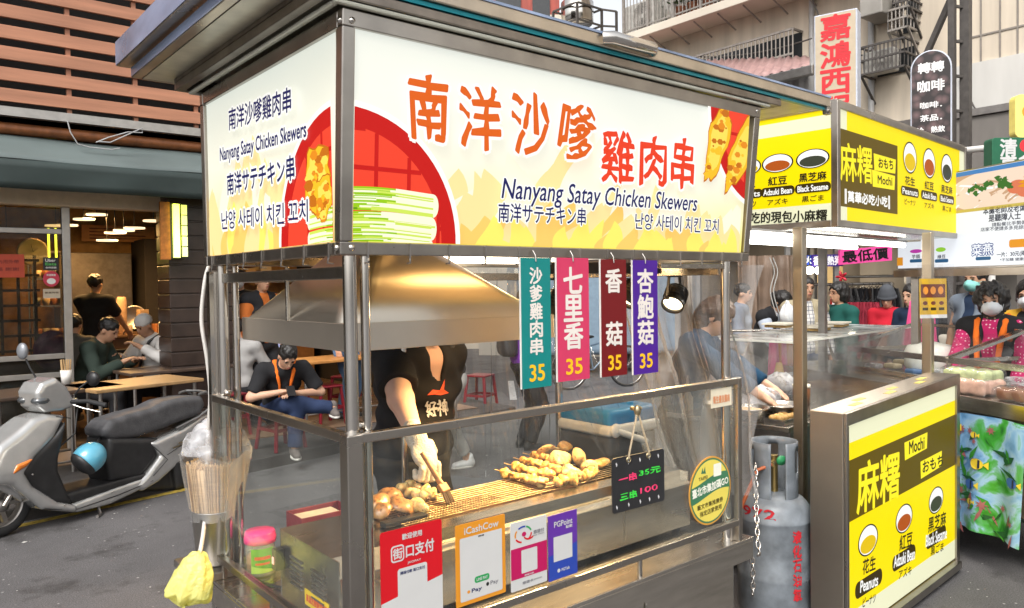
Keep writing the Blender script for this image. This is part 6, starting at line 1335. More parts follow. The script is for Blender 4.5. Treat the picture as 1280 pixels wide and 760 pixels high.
    if face:
        b = MB(); Mm = Matrix([list(r) for r in Mh])
        for s in (1, -1): b.ell(P_(s*.03, .0835, .009), (.013, .006, .0062), 10, M=Mm)
        me = b.mesh(); me.transform(T); link_mesh('eyes', me, EYE, t, local=True)
        b = MB()
        for s in (1, -1): b.tube([P_(s*.016, .093, .03), P_(s*.03, .0945, .036), P_(s*.047, .085, .03)], .0032, 6)
        me = b.mesh(); me.transform(T); link_mesh('eyebrows', me, HAIRB, t, local=True)
        if not mask:
            b = MB(); b.ell(P_(0, .099, -.05), (.02, .005, .0055), 10, M=Mm); me = b.mesh(); me.transform(T); link_mesh('mouth', me, LIPS, t, local=True)
    if mask:
        S = SDF(); S.ell(P_(0, .045, -.04), (.066, .072, .058), .02, M=Mh); S.cone(P_(0, .09, .0), P_(0, .112, -.03), .014, .02, .02); S.box(P_(0, -.05, -.04), (.2, .075, .2), .01, .01, -1, Mh); part(S, 'mask', mask, .008, 1)
        b = MB()
        for s in (1, -1):
            for dz in (0, -.05): b.tube([P_(s*.064, .06, -.015+dz), P_(s*.08, .0, -.0)], .0022, 5)
        me = b.mesh(); me.transform(T); link_mesh('ear_loops', me, mask, t, local=True)
    if extra: extra(t, T, J, ub, P_, Mh)
    return t
def facing(px, a):                                   # heading that turns a from the camera (0 faces it, + towards image right)
    d = ray(px, 360); d.z = 0; d.normalize(); r = Vector((d.y, -d.x, 0)); f = -d*math.cos(R_(a))+r*math.sin(R_(a)); return math.atan2(f.y, f.x)-math.pi/2
def gpos(px, d, z=0): p = at(px, 360, d); return Vector((p.x, p.y, z))
def lpart(t, T, mb, nm, m_, **k):
    me = mb.mesh(); me.transform(T); o = link_mesh(nm, me, m_, t, local=True)
    if k.get('solid'): q = o.modifiers.new('thickness', 'SOLIDIFY'); q.thickness = k['solid']
    return o
# the vendor: faces the street, right hand in a glove over the grill
vp = Vector((.94, 1.22, 0)); vh = math.pi+.12
def vloc(P): return (Matrix.Rotation(-vh, 3, 'Z') @ (Vector(P)-vp))/(1.64/1.7)
G = onz(527, 562, 1.03); Gw = vloc((G.x+.02, G.y+.06, 1.05)); OH = Vector((-.12, -.16, .98))
def vextra(t, T, J, ub, P_, Mh):
    S = SDF(); d = V(*(vloc(onz(556, 615, .87))-Gw)); d[2] -= .0; d /= np.linalg.norm(d); wr = J[1][2]
    hand(S, wr, d*.8+V(0, .1, -.25), V(0, .5, 1), -1, .95, 1.5, True); fd = wr-J[1][1]; fd /= np.linalg.norm(fd); S.cone(wr-fd*.08, wr, .037, .04, .02); me = S.mesh(.005); me.transform(T); o = link_mesh('glove', me, mat('cream_cotton_glove', (.58, .54, .47), .9, var=.08, bump=.6, bscale=150), t, local=True); o.modifiers.new('smooth', 'SMOOTH').iterations = 1
    from mathutils.bvhtree import BVHTree
    sh = [c for c in bpy.data.objects if c.parent == t and c.name.startswith('shirt')][0]; bv = BVHTree.FromPolygons([v.co.copy() for v in sh.data.vertices], [tuple(p.vertices) for p in sh.data.polygons]); iv = WM[t].inverted(); b = MB(); pl = Plane(C_+F_, RT, UP)
    f = CAM['f']; Qp = lambda x, y: ((x-640)/f, (380-y)/f)
    text(b, pl, '好神', Qp(533, 512), Qp(560, 508), 19/f, 1, .0006, wob=.05); b.poly([Qp(*p) for p in ((534, 494), (541, 487), (550, 488), (556, 474), (555, 487), (561, 491), (551, 494), (543, 493))], pl, 0, 0)
    out = []
    for v in b.v:
        d = iv.to_3x3() @ (Vector(v)-C_); d.normalize(); h = bv.ray_cast(iv @ C_, d); out.append(tuple((h[0]-d*.006) if h[0] else iv @ Vector(v)))
    ok = [bv.ray_cast(iv @ C_, (iv.to_3x3() @ (Vector(v)-C_)).normalized())[0] is not None for v in b.v]; keep = [k for k, f_ in enumerate(b.f) if all(ok[i] for i in f_)]
    b.v = out; b.f, b.m, b.sm = [b.f[k] for k in keep], [b.m[k] for k in keep], [b.sm[k] for k in keep]
    link_mesh('shirt_print', b.mesh(), [mat('orange_red_print', (.7, .08, .02), .7), mat('white_shirt_print', (.7, .7, .68), .7)], t, local=True)
vendor = person(vp, vh, 'vendor in black V-neck shirt and cream glove brushing food at the grill', H=1.64, lean=.2, head=(.1, .15, 0), armR=(Gw.x, Gw.y, Gw.z, (.7, -.5, -.4)), armL=(OH.x, OH.y, OH.z, (-.8, -.5, -.4)), top=CBLK, sleeve=.37, bottom=CBLK, vox=.009, girth=1.36, limb=1.36, hair='bun', glove=1, extra=vextra, skinm=SK3, hands=.6, vneck=True)
# the basting brush in her glove
tip = onz(562, 622, GZ1+.03); gl = vp+(Matrix.Rotation(vh, 3, 'Z') @ Vector(Gw))*(1.64/1.7); hb = onz(536, 580, .985)
d = (tip-hb).normalized(); t = thing('basting_brush', 'wooden flat brush held in the cream glove over the grate', 'brush', hb)
b = MB(); b.tube([hb-d*.05, hb+d*.02, tip-d*.055], [.009, .010, .012], 10); b.build('handle', mat('brush_wood', (.32, .14, .045), .45, var=.3, stretch=(1, 1, 6)), t)
b = MB(); b.bar(tip-d*.06, tip-d*.025, .048, .016); b.build('ferrule', mat('brush_wood', (.3, .15, .06)), t, bevel=.004)
b = MB(); rnd = random.Random(2); sx = d.cross(Vector((0, 0, 1))).normalized()
for k in range(120): o = sx*rnd.uniform(-.022, .022)+Vector((0, 0, rnd.uniform(-.006, .006))); b.tube([tip-d*.027+o, tip+o*1.15+d*rnd.uniform(.0, .012)-Vector((0, 0, .012))], .0011, 4)
b.build('bristles', mat('dark_bristle', (.09, .055, .03), .7), t)
# man on a stool with a phone
def bextra(t, T, J, ub, P_, Mh):
    b = MB()
    for s in (1, -1): b.tube([ub(V(s*.085, -.04, 1.475)), ub(V(s*.075, .06, 1.43)), ub(V(s*.05, .125, 1.32)), ub(V(s*.04, .14, 1.15)), ub(V(s*.04, .145, 1.0))], [.022, .02, .012, .009, .007], 8)
    lpart(t, T, b, 'orange_collar', CORG)
    b = MB(); b.tube([ub(V(-.03, .13, 1.4)), ub(V(0, .138, 1.2)), ub(V(.005, .14, .98))], .004, 6); lpart(t, T, b, 'zip', BLACK)
bp = gpos(347, 7.4, .11); 
person(bp, facing(350, 8), 'young man in black shirt with orange collar sitting cross-legged over his phone', H=1.7, sit=.4, lean=.66, head=(.15, .1, 0), armR=(.08, .46, .6, (1, -.2, -.6)), armL=(-.1, .44, .58, (-1, -.2, -.6)), legL=(-.06, .44, .075, (0, 1, .2)), legR=(-.42, .42, .42, (.9, .5, .3)), top=CBLK, sleeve=.42, bottom=CNAVY, shoes=mat('grey_canvas_shoe', (.13, .11, .1), .8), hair='short', vox=.01, extra=bextra, hands=.45)
M_b = Matrix.Translation(bp) @ Matrix.Rotation(facing(350, 8), 4, 'Z')
t = thing('smartphone', 'smartphone held in the hands of the seated young man', 'phone', M_b @ Vector((-.02, .56, .6))); b = MB(); b.box(M_b @ Vector((-.02, .56, .62)), (.075, .15, .009), M=Matrix.Rotation(facing(350, 8), 3, 'Z') @ Matrix.Rotation(-.5, 3, 'X')); b.build('case', BLACK, t, bevel=.003)
def stool(P, label, rz=.3, hgt=.45, k=1.0):
    P = Vector(P); t = thing('plastic_stool', label, 'stool', P, rz, 'red plastic stools'); RP = mat('dark_red_stool_plastic', (.16, .008, .016), .35, var=.12)
    s = SDF(); s.box((0, 0, hgt-.012), (.15*k, .15*k, .014), .012); o = soft(s, .009, 'seat', RP, t, local=True)
    for sx in (-1, 1):
        for sy in (-1, 1): b = MB(); b.bar((sx*.125*k, sy*.125*k, hgt-.02), (sx*.165*k, sy*.165*k, 0), .04, .026); b.build('leg', RP, t, bevel=.008, local=True)
    for z in (.2, ):
        f = .125*k+.04*k*(1-z/hgt)
        for a, c in (((-f, -f), (f, -f)), ((f, -f), (f, f)), ((f, f), (-f, f)), ((-f, f), (-f, -f))): b = MB(); b.bar((*a, z), (*c, z), .012, .03); b.build('rung', RP, t, local=True)
    return t
stool(bp, 'dark red plastic stool the young man with the phone sits on', .2, .37)
stool(onz(407, 531, .11), 'dark red stool right of the seated young man, nearer one', .1)
stool(onz(440, 519, .11)+Vector((.1, .3, 0)), 'dark red stool behind the seated young man, beside the jeans', .5)
stool(onz(601, 512, 0), 'dark red stool standing alone on the road beside the purple coat', .4, .47)
stool(onz(285, 545, .11), 'dark red stool under the dark table left of the seated young man', .2)
# others behind the cart
person(gpos(428, 9.1, .11), facing(428, 60), 'person in black jacket and pale jeans standing by the orange-topped table', H=1.7, top=CBLK, sleeve=1, bottom=CBLU, shoes=SHOEB, hair='short')
Wt = onz(566, 590, 0)
def wex(t, T, J, ub, P_, Mh):
    b = MB(); c = (J[1][2]+J[-1][2])/2+V(0, .08, .03); b.lathe([(0, 0), (.1, 0), (.13, .02), (.125, .022), (.095, .006), (0, .006)], c, n=24); lpart(t, T, b, 'plate', WHITE)
person(Wt, facing(566, -62), 'person in black top and light grey trousers carrying a plate, walking left', H=1.6, armR=(.12, .34, 1.0), armL=(-.1, .36, 1.0), legR=(.1, -.22, .075), legL=(-.1, .2, .075), top=CBLK, sleeve=.4, bottom=CGRY, blen=.93, shoes=SHOEW, hair='bob', lean=.06, vox=.011)
t = thing('plate', 'white plate carried by the person in grey trousers', 'plate', (Wt.x, Wt.y, 1)); hd = facing(566, -62)
b = MB(); c = Wt+Matrix.Rotation(hd, 3, 'Z') @ Vector((0, .4, .96)); b.lathe([(0, 0), (.09, 0), (.13, .02), (.125, .022), (.088, .006), (0, .006)], c, n=24); b.build('dish', WHITE, t); MB().ell(c+Vector((0, 0, .012)), (.08, .07, .02), 14, jit=.12).build('food', SHIW, t)
def pex(t, T, J, ub, P_, Mh):
    S = SDF(); S.box(ub(V(.0, -.2, 1.2)), (.14, .075, .2), .06); S.ell(ub(V(0, -.25, 1.12)), (.11, .05, .11), .04); me = S.mesh(.012); me.transform(T); link_mesh('backpack', me, mat('black_nylon', (.015, .015, .017), .55, bump=.3, bscale=12), t, local=True)
    b = MB()
    for s in (1, -1): b.tube([ub(V(s*.1, -.15, 1.36)), ub(V(s*.11, -.02, 1.475)), ub(V(s*.11, .12, 1.38)), ub(V(s*.13, .1, 1.2)), ub(V(s*.14, -.1, 1.08))], .014, 8)
    lpart(t, T, b, 'strap', BLACK)
person(gpos(655, 7.75), facing(655, 115), 'person in purple coat and black trousers with a black backpack', H=1.6, armL=(-.22, .15, .88), top=CPUR, sleeve=1, bottom=CBLK, shoes=SHOEB, hair='short', girth=1.15, extra=pex, vox=.011)
person(gpos(326, 8.6, .12), facing(326, 35), 'bald man in dark jacket over an orange top inside the eatery', H=1.72, top=cloth('orange_top', (.5, .14, .03)), vest=CBLK, sleeve=1, bottom=CBLK, hair=None, skinm=SK2, face=True, vox=.011)
person(gpos(300, 9.6, .12), facing(300, -20), 'cook in dark cap and mask behind the bald man', H=1.75, top=CBLK, sleeve=.4, bottom=CBLK, hair='cap', hairm=CBLK, mask=MASKM)
person(gpos(296, 8.3, .11), facing(296, 170), 'person in pale grey shirt seated with back turned beside the dark table', H=1.62, sit=.47, lean=.1, top=cloth('pale_grey_shirt', (.36, .35, .34)), sleeve=.45, bottom=CBLK, hair='short', armL=(-.2, .35, .72), armR=(.2, .35, .72))
person(gpos(322, 8.7, .11), facing(322, 150), 'person in bright floral shirt seated behind the young man', H=1.6, sit=.47, lean=.15, top=floral('floral_print'), sleeve=.45, bottom=CBLK, hair='short', armL=(-.2, .35, .72), armR=(.2, .35, .72))
person(gpos(118, 9.6, .12), facing(118, 150), 'waiter in black T-shirt facing the kitchen counter', H=1.72, top=CBLK, sleeve=.4, bottom=CBLK, hair='short', armR=(.2, .38, 1.0), armL=(-.2, .36, 1.0), skinm=SK2)
person(gpos(96, 7.9, .12), facing(96, 65), 'diner in dark green jacket leaning over the table', H=1.74, sit=.47, lean=.38, head=(0, .1, 0), top=CGRN, sleeve=1, bottom=CBLK, hair='short', armR=(.1, .46, .78), armL=(-.1, .5, .78), skinm=SK2, vox=.011)
person(gpos(196, 8.55, .12), facing(196, -50), 'diner in white cap and white top with a dark shoulder strap', H=1.72, sit=.47, lean=.18, head=(0, .28, 0), top=CWHT, sleeve=.95, bottom=CBLK, hair='cap', hairm=CWHT, armR=(.12, .42, .82), armL=(-.16, .36, .92), skinm=SK2, vox=.011,
       extra=lambda t, T, J, ub, P_, Mh: lpart(t, T, (lambda b: b.tube([ub(V(-.12, -.04, 1.47)), ub(V(-.09, .1, 1.42)), ub(V(.0, .15, 1.25)), ub(V(.13, .14, 1.05))], .016, 8))(MB()), 'strap', BLACK))
person(gpos(88, 8.7, .12), facing(88, 160), 'diner in grey jacket seen from behind by the window post', H=1.68, sit=.47, lean=.1, top=cloth('grey_jacket', (.12, .12, .11)), sleeve=1, bottom=CBLK, hair='short')
# right-hand crowd
person(gpos(948, 8.3), facing(948, 60), 'woman in dark patterned vest and pale sleeves bending to the left stall', H=1.6, lean=.35, head=(0, .3, 0), top=cloth('pale_blue_cotton', (.45, .5, .58)), vest=CBLK, sleeve=1, bottom=CBLK, hair='bun', armR=(.15, .42, .92), armL=(-.15, .42, .92), skinm=SK2)
person(gpos(926, 8.9), facing(926, 80), 'person in pale shirt behind the plastic sheet', H=1.62, top=cloth('dull_blue_shirt', (.2, .23, .28)), sleeve=1, bottom=CBLK, hair='short')
person(gpos(1006, 8.0), facing(1006, 25), 'man in khaki vest over a checked shirt behind the mochi stall post', H=1.68, top=checks('checked_shirt', (.55, .53, .5), (.12, .13, .16), 26), vest=CBEI, sleeve=.95, bottom=CNAVY, hair='short', skinm=SK2, vox=.011)
person(gpos(1051, 8.1), facing(1051, -55), 'woman in dark teal top and glasses with short black hair', H=1.62, top=CTEAL, sleeve=.95, bottom=CBLK, hair='bob', skinm=SK2, vox=.011, girth=1.08,
       extra=lambda t, T, J, ub, P_, Mh: lpart(t, T, (lambda b: (b.tube([P_(s*.03+.018*math.cos(a), .1, .008+.014*math.sin(a)) for s in (1,) for a in np.linspace(0, 6.28, 12)], .002, 5), b.tube([P_(-.03+.018*math.cos(a), .1, .008+.014*math.sin(a)) for a in np.linspace(0, 6.28, 12)], .002, 5), b.tube([P_(.048, .098, .012), P_(.078, .0, .012)], .002, 5), b.tube([P_(-.048, .098, .012), P_(-.078, .0, .012)], .002, 5), b)[-1])(MB()), 'glasses', mat('brown_frames', (.12, .03, .02), .3)))
person(gpos(1110, 9.0), facing(1110, -10), 'person in red jacket and grey bucket hat eating a snack', H=1.54, head=(0, .3, 0), top=CRED, sleeve=1, bottom=CBLK, hair='bucket', hairm=cloth('grey_felt', (.07, .075, .085)), armR=(.05, .24, 1.2), armL=(-.06, .26, 1.16), vox=.011)
person(gpos(1143, 7.4), facing(1143, -40), 'woman in dark top half hidden behind the hanging menu card', H=1.6, top=CDBL, sleeve=.9, bottom=CBLK, hair='short', head=(0, .1, 0))
person(gpos(1222, 6.9), facing(1222, -35), 'tall man in slate grey vest with a green face mask', H=1.75, top=CDBL, vest=CSLT, sleeve=.1, bottom=CBLK, hair='short', mask=MASKG, girth=1.12, vox=.011, skinm=SK2)
person(gpos(1198, 7.6), facing(1198, 5), 'small child in cream top with a white face mask', H=1.28, top=CCRM, sleeve=.5, bottom=CGRY, hair='bob', mask=MASKM)
def mex(t, T, J, ub, P_, Mh):
    b = MB()
    for s in (1, -1): b.tube([ub(V(s*.075, -.06, 1.48)), ub(V(s*.09, .075, 1.44)), ub(V(s*.08, .15, 1.32)), ub(V(s*.06, .19, 1.12)), ub(V(s*.055, .19, .9))], [.02, .024, .021, .017, .014], 8)
    lpart(t, T, b, 'orange_trim', CORG); S = SDF(); S.cone(ub(V(0, .0, 1.44)), ub(V(0, .02, 1.5)), .075, .066, .02); me = S.mesh(.01); me.transform(T); link_mesh('scarf', me, dotted('dark_scarf', (.02, .018, .016), (.25, .18, .12), 45, .3), t, local=True)
person(gpos(1243, 5.35), facing(1243, -14), 'curly haired woman in pink polka dot shirt and black vest with orange trim, white mask', H=1.6, head=(.1, .08, .12), top=dotted('pink_polka_dots', (.5, .01, .12), (.75, .55, .6), 42, .24), vest=CBLK, sleeve=1, bottom=CBLK, hair='curly', mask=MASKM, girth=1.2, vox=.009, extra=mex, armL=(-.2, .3, .98), armR=(.2, .32, .98))
person(gpos(1288, 5.9), facing(1288, -25), 'masked woman in dark jacket and yellow apron at the right picture edge', H=1.62, head=(.2, .1, 0), top=CBLK, vest=cloth('yellow_apron', (.6, .33, .03)), sleeve=1, bottom=CBLK, hair='bob', mask=MASKM, vox=.01)
person(gpos(846, 4.75), facing(846, 75), 'mochi seller in blue top with brown hair bending over the trays behind the plastic curtain', H=1.6, top=cloth('dim_blue_cloth', (.008, .04, .085)), sleeve=.9, bottom=CBLK, hair='long', hairm=mat('brown_hair', (.05, .025, .014), .5, bump=.5, bscale=100), head=(0, .35, 0), lean=.3, armR=(.2, .62, 1.03), armL=(-.1, .62, 1.05), vox=.011)
# ================================================================== SCOOTER, TABLES, RESTAURANT ITEMS
so_ = Vector((-.3, 4.38, 0)); sa = math.atan2(.416, .909); sc_ = thing('scooter', 'silver motor scooter parked along the kerb with a worn black seat', 'scooter', so_, sa)
PS = Plane(so_, (math.cos(sa), math.sin(sa), 0), (0, 0, 1)); Q = lambda pts: [PS.px(x, y) for x, y in pts]
SIL = mat('silver_scooter_paint', (.52, .52, .51), .24, .55, var=.06, coat=.8, rvar=.06); SCB = mat('black_scooter_plastic', (.02, .02, .021), .5, var=.25, rvar=.1); SEAT = mat('worn_black_vinyl', (.075, .075, .08), .6, var=.25, bump=.25, bscale=90)
def slabs(nm, m_, items, h=.011, parent=sc_):
    s = SDF()
    for it in items: s.slab(Q(it[0]), it[1], it[2] if len(it) > 2 else .03, .02, 1, it[3] if len(it) > 3 else 0, it[4] if len(it) > 4 else None)
    return soft(s, h, nm, m_, parent, local=True)
front = slabs('leg_shield', SIL, [([(69, 518), (45, 516), (28, 522), (8, 538), (-18, 556), (-34, 585), (-26, 604), (-4, 604), (14, 618), (34, 634), (77, 638), (78, 628), (54, 624), (22, 604), (12, 588), (26, 570), (52, 546)], .19, .045, 0, lambda x, z: np.clip(.55+(.95-z)*.9, .5, 1.0))])
slabs('inner_shield', SCB, [([(67, 524), (56, 571), (56, 586), (69, 616), (74, 628), (50, 626), (20, 606), (10, 588), (26, 566), (52, 542)], .165, .03)])
slabs('side_skirt', SIL, [([(70, 628), (130, 606), (172, 592), (178, 600), (150, 614), (120, 628), (78, 638)], .17, .025)])
slabs('floorboard', SCB, [([(64, 615), (172, 588), (174, 596), (72, 626)], .155, .012)])
slabs('under_seat_panel', SCB, [([(122, 546), (186, 546), (180, 572), (160, 596), (124, 600), (117, 575)], .145, .04)])
slabs('rear_body', SIL, [([(172, 552), (215, 534), (240, 518), (259, 514), (259, 530), (238, 556), (214, 574), (182, 600), (160, 612), (150, 606), (168, 588), (184, 568)], .18, .035, 0, lambda x, z: np.clip(1.1-(x-.75)*.45, .6, 1))])
slabs('seat', SEAT, [([(116, 536), (126, 524), (150, 516), (178, 509), (196, 500), (222, 495), (241, 494), (245, 505), (238, 518), (206, 529), (160, 546), (126, 549), (117, 544)], .13, .045)])
slabs('engine', SCB, [([(160, 602), (205, 572), (245, 545), (258, 556), (252, 596), (214, 612), (172, 612)], .1, .03), ([(200, 575), (255, 560), (256, 600), (205, 610)], .06, .03, -.1)])
slabs('handlebar_cover', SIL, [([(33, 490), (40, 478), (58, 471), (72, 482), (80, 496), (88, 497), (84, 506), (66, 513), (45, 515), (36, 508)], .12, .035)], .009)
slabs('front_fender', SIL, [([(-40, 615), (-30, 600), (-6, 598), (16, 612), (22, 628), (12, 622), (-8, 612), (-28, 618)], .085, .02)])
def wheel(u, nm='wheel', r=.215):
    tq = MB(); c = Vector((u, 0, r)); tq.lathe([(r-.075, -.03), (r-.06, -.042), (r-.03, -.05), (r-.008, -.036), (r, -.015), (r, .015), (r-.008, .036), (r-.03, .05), (r-.06, .042), (r-.075, .03)], c, (0, 1, 0), 40); o = tq.build('wheel', RUBBER, sc_, local=True)
    b = MB(); b.lathe([(r-.07, -.035), (r-.078, -.03), (r-.085, 0), (r-.078, .03), (r-.07, .035)], c, (0, 1, 0), 36); b.lathe([(0, -.06), (.04, -.055), (.045, -.03), (.045, .03), (.04, .055), (0, .06)], c, (0, 1, 0), 20)
    for k in range(5): a = k*2*math.pi/5; b.bar(c+Vector((.04*math.cos(a), 0, .04*math.sin(a))), c+Vector(((r-.08)*math.cos(a), 0, (r-.08)*math.sin(a))), .03, .03, up=(0, 1, 0))
    me = b.mesh(); me.materials.append(DSTEEL); q = bpy.data.objects.new('rim', me); link(q); q.parent = o; WM[q] = WM[o]
wheel(-.06); wheel(1.24)
b = MB(); p = Q([(56, 520)])[0]
for s_ in (-.06, .06): b.tube([(p[0]-.02, s_, p[1]-.1), (-.06, s_, .215)], .02, 10)
b.build('fork', TUBE, sc_, local=True)
b = MB()
for s_ in (-.13, .13): b.tube([(*[q_ for q_ in (p_[0],)], s_*f, p_[1]) for p_, f in zip(Q([(206, 534), (234, 520), (250, 508), (252, 494), (245, 489), (236, 492)]), (1.05, 1.05, 1, .95, .9, .9))], .011, 10)
q0 = Q([(245, 489)])[0]; b.tube([(q0[0], -.118, q0[1]), (q0[0]+.03, 0, q0[1]), (q0[0], .118, q0[1])], .011, 10); b.build('grab_rail', mat('grey_rail_paint', (.2, .2, .2), .4, .6), sc_, local=True)
q1 = Q([(84, 500)])[0]
for s_ in (-1, 1):
    MB().tube([(q1[0]-.06, s_*.1, q1[1]), (q1[0]+.02, s_*.2, q1[1]-.0), (q1[0]+.07, s_*.33, q1[1]-.03)], [.014, .016, .017], 12).build('grip', RUBBER, sc_, local=True)
    MB().tube([(q1[0]-.05, s_*.14, q1[1]-.02), (q1[0]-.02, s_*.2, q1[1]-.045), (q1[0]+.035, s_*.31, q1[1]-.075)], .006, 8).build('brake_lever', TUBE, sc_, local=True)
for s_, st, mp in ((1, [(60, 474), (56, 462), (54, 450)], (51, 440)), (-1, [(79, 492), (81, 484), (87, 476)], (93, 472))):
    stq = Q(st); y_ = .13*s_; m_ = MB().tube([(a, y_*(1+.25*i), z) for i, (a, z) in enumerate(stq)], .007, 8).build('mirror', BLACK, sc_, local=True); mc = Q([mp])[0]
    s = SDF(); s.ell((mc[0], y_*1.6, mc[1]), (.03, .05, .062) if s_ > 0 else (.035, .06, .055), .01); me = s.mesh(.008); me.materials.append(BLACK if s_ < 0 else mat('grey_mirror_shell', (.25, .26, .28), .3, .3)); o = bpy.data.objects.new('mirror_shell', me); link(o); o.parent = m_; WM[o] = WM[m_]
hp_ = Q([(42, 500)])[0]; b = MB(); b.ell((hp_[0]-.0, -.075, hp_[1]), (.06, .06, .032), 16); b.ell((hp_[0]-.0, .075, hp_[1]), (.06, .06, .032), 16); b.build('headlight', mat('headlight_glass', (.06, .065, .07), .08, .0, coat=1), sc_, local=True)
v_ = Q([(36, 484), (56, 472), (60, 482), (42, 492)]); s = SDF(); s.slab(v_, .1, .02, .01); soft(s, .009, 'visor', mat('smoked_visor', (.05, .052, .055), .12, coat=.6), sc_, local=True)
tsn = Q([(-8, 592), (0, 578), (21, 570), (12, 580)]); s = SDF(); s.slab(tsn, .2, .012, .01, 1, 0, lambda x, z: np.full(np.shape(x), .98)); soft(s, .008, 'turn_signal', mat('orange_lens', (.75, .2, .02), .2, coat=.6), sc_, local=True)
tl_ = Q([(240, 532), (260, 520), (260, 533), (246, 541)]); s = SDF(); s.slab(tl_, .172, .012, .01); soft(s, .008, 'tail_light', mat('red_orange_lens', (.6, .08, .02), .2, coat=.6), sc_, local=True)
e_ = Q([(31, 540)])[0]; b = MB(); b.lathe([(0, .004), (.024, .003), (.026, 0)], (e_[0], -.135, e_[1]), (-.3, -1, .2), 5); b.build('emblem', mat('worn_gold', (.4, .3, .12), .35, .8), sc_, local=True)
b = MB()
for a, c_ in zip(Q([(198, 558), (205, 552), (212, 552)]), Q([(214, 552), (224, 546), (228, 545)])): b.bar((a[0], -.172, a[1]), (c_[0], -.17, c_[1]), .004, .012)
b.build('side_emblem', mat('bronze_emblem', (.3, .24, .15), .3, .8), sc_, local=True)
st_ = Q([(107, 630), (104, 656)]); b = MB(); b.tube([(st_[0][0], -.14, st_[0][1]), (st_[1][0], -.2, max(.012, st_[1][1])), (st_[1][0]-.05, -.23, .012)], .011, 8); b.build('side_stand', DSTEEL, sc_, local=True)
b = MB(); ex = Q([(190, 604), (256, 590)]); b.tube([(ex[0][0], .13, ex[0][1]), (ex[1][0], .14, ex[1][1])], [.03, .045], 14); b.build('exhaust', DSTEEL, sc_, local=True)
b = MB()                                         # panel gaps and screws on the near side
for pts, y in (([(34, 633), (77, 633), (128, 616), (172, 598)], -.176), ([(52, 519), (70, 521)], -.16), ([(172, 556), (190, 572), (172, 592)], -.183), ([(190, 566), (215, 550), (240, 536)], -.18)):
    q = Q(pts); b.tube([(x, y, z) for x, z in q], .0035, 5)
b.build('panel_gap', BLACK, sc_, local=True)
b = MB()
for a in Q([(60, 628), (120, 612), (204, 566), (232, 548), (20, 590)]): b.lathe([(.007, 0), (.006, .004), (0, .005)], (a[0], -.182, a[1]), (0, -1, 0), 10)
b.build('screw', DSTEEL, sc_, local=True)
b = MB(); a = Q([(86, 506), (78, 540), (60, 560)]); b.tube([(a[0][0], -.1, a[0][1]), (a[1][0], -.14, a[1][1]), (a[2][0], -.1, a[2][1])], .006, 6); b.build('brake_cable', BLACK, sc_, local=True)
# number plate holder omitted: nothing of it shows. helmet on the footboard hook
hc_ = Q([(114, 575)])[0]; hm_ = PS.w(hc_[0], hc_[1]); hm_ = at(111, 573, (hm_-C_).dot(F_)-.22)
t = thing('helmet', 'light blue open helmet hanging under the scooter seat', 'helmet', hm_-Vector((0, 0, .11)))
Mh_ = np.array(Matrix.Rotation(sa-.2, 3, 'Z') @ Matrix.Rotation(.9, 3, 'Y')); s = SDF(); s.ell(hm_, (.108, .115, .125), .01, M=Mh_, cut=(np.array(hm_)-Mh_[:, 2]*.045, -Mh_[:, 2])); soft(s, .007, 'shell', mat('sky_blue_gloss', srgb(92, 165, 190), .22, var=.06, coat=.8), t)
s = SDF(); s.ell(np.array(hm_)-Mh_[:, 2]*.05, (.1, .105, .05), .01, M=Mh_); soft(s, .008, 'lining', SCB, t); MB().tube([hm_-Vector(Mh_[:, 2])*.05, hm_+Vector((.06, .02, .1)), PS.w(hc_[0]+.08, hc_[1]+.16)], .008, 8).build('strap', BLACK, t)
# ------------------------------------------------------------------ tables
WTOP = mat('pale_wood_top', (.36, .22, .1), .35, var=.2, stretch=(1, 12, 1), rvar=.1); DTOP = mat('dark_table_top', (.07, .045, .032), .4, var=.2)
def table(P, sx, sy, rz, top, label, zf=.11, h=.74):
    P = Vector((P.x, P.y, zf)); t = thing('dining_table', label, 'table', P, rz, 'eatery tables')
    MB().b2((-sx/2, -sy/2, h-.03), (sx/2, sy/2, h)).build('tabletop', top, t, bevel=.006, local=True)
    for ax in (-1, 1):
        for ay in (-1, 1): MB().tube([(ax*(sx/2-.06), ay*(sy/2-.06), 0), (ax*(sx/2-.06), ay*(sy/2-.06), h-.031)], .016, 8).build('leg', DSTEEL, t, local=True)
    for ay in (-1, 1): MB().tube([(-sx/2+.06, ay*(sy/2-.06), .16), (sx/2-.06, ay*(sy/2-.06), .16)], .01, 8).build('stretcher', DSTEEL, t, local=True)
    return t
table(onz(168, 477, .85), .95, .62, .25, WTOP, 'pale wood-topped table behind the scooter seat')
table(onz(58, 486, .85), 1.0, .6, .25, DTOP, 'dark-topped table behind the scooter mirrors')
table(onz(168, 447, .87), .9, .6, .2, DTOP, 'dark table between the two diners in the eatery', .12)
table(onz(262, 462, .87)+Vector((-.1, .75, 0)), 1.1, .6, .1, DTOP, 'dark table behind the seated young man')
table(onz(410, 458, .85)+Vector((.5, .9, 0)), 1.1, .6, .1, mat('orange_wood_top', (.5, .22, .06), .4, var=.2), 'orange wood-topped table right of the seated young man', .11)  # table top is plain orange wood
def cup(P, label, r=.04, h=.1, sticks=True, m_=WHITE):
    t = thing('cup', label, 'cup', P); MB().lathe([(0, 0), (r*.8, 0), (r, h), (r*.94, h), (r*.76, .006), (0, .006)], P, n=18).build('cup_body', m_, t)
    if sticks:
        b = MB()
        for k in range(16): a = k*2.4; q = P+Vector((r*.6*math.cos(a), r*.6*math.sin(a), .01)); b.tube([q, q+Vector((r*.3*math.cos(a), r*.3*math.sin(a), h+.08))], .0035, 5)
        b.build('chopsticks', WOOD, t)
P = onz(83, 480, .852); cup(P, 'cup of chopsticks on the dark table behind the scooter mirror', .045, .12)
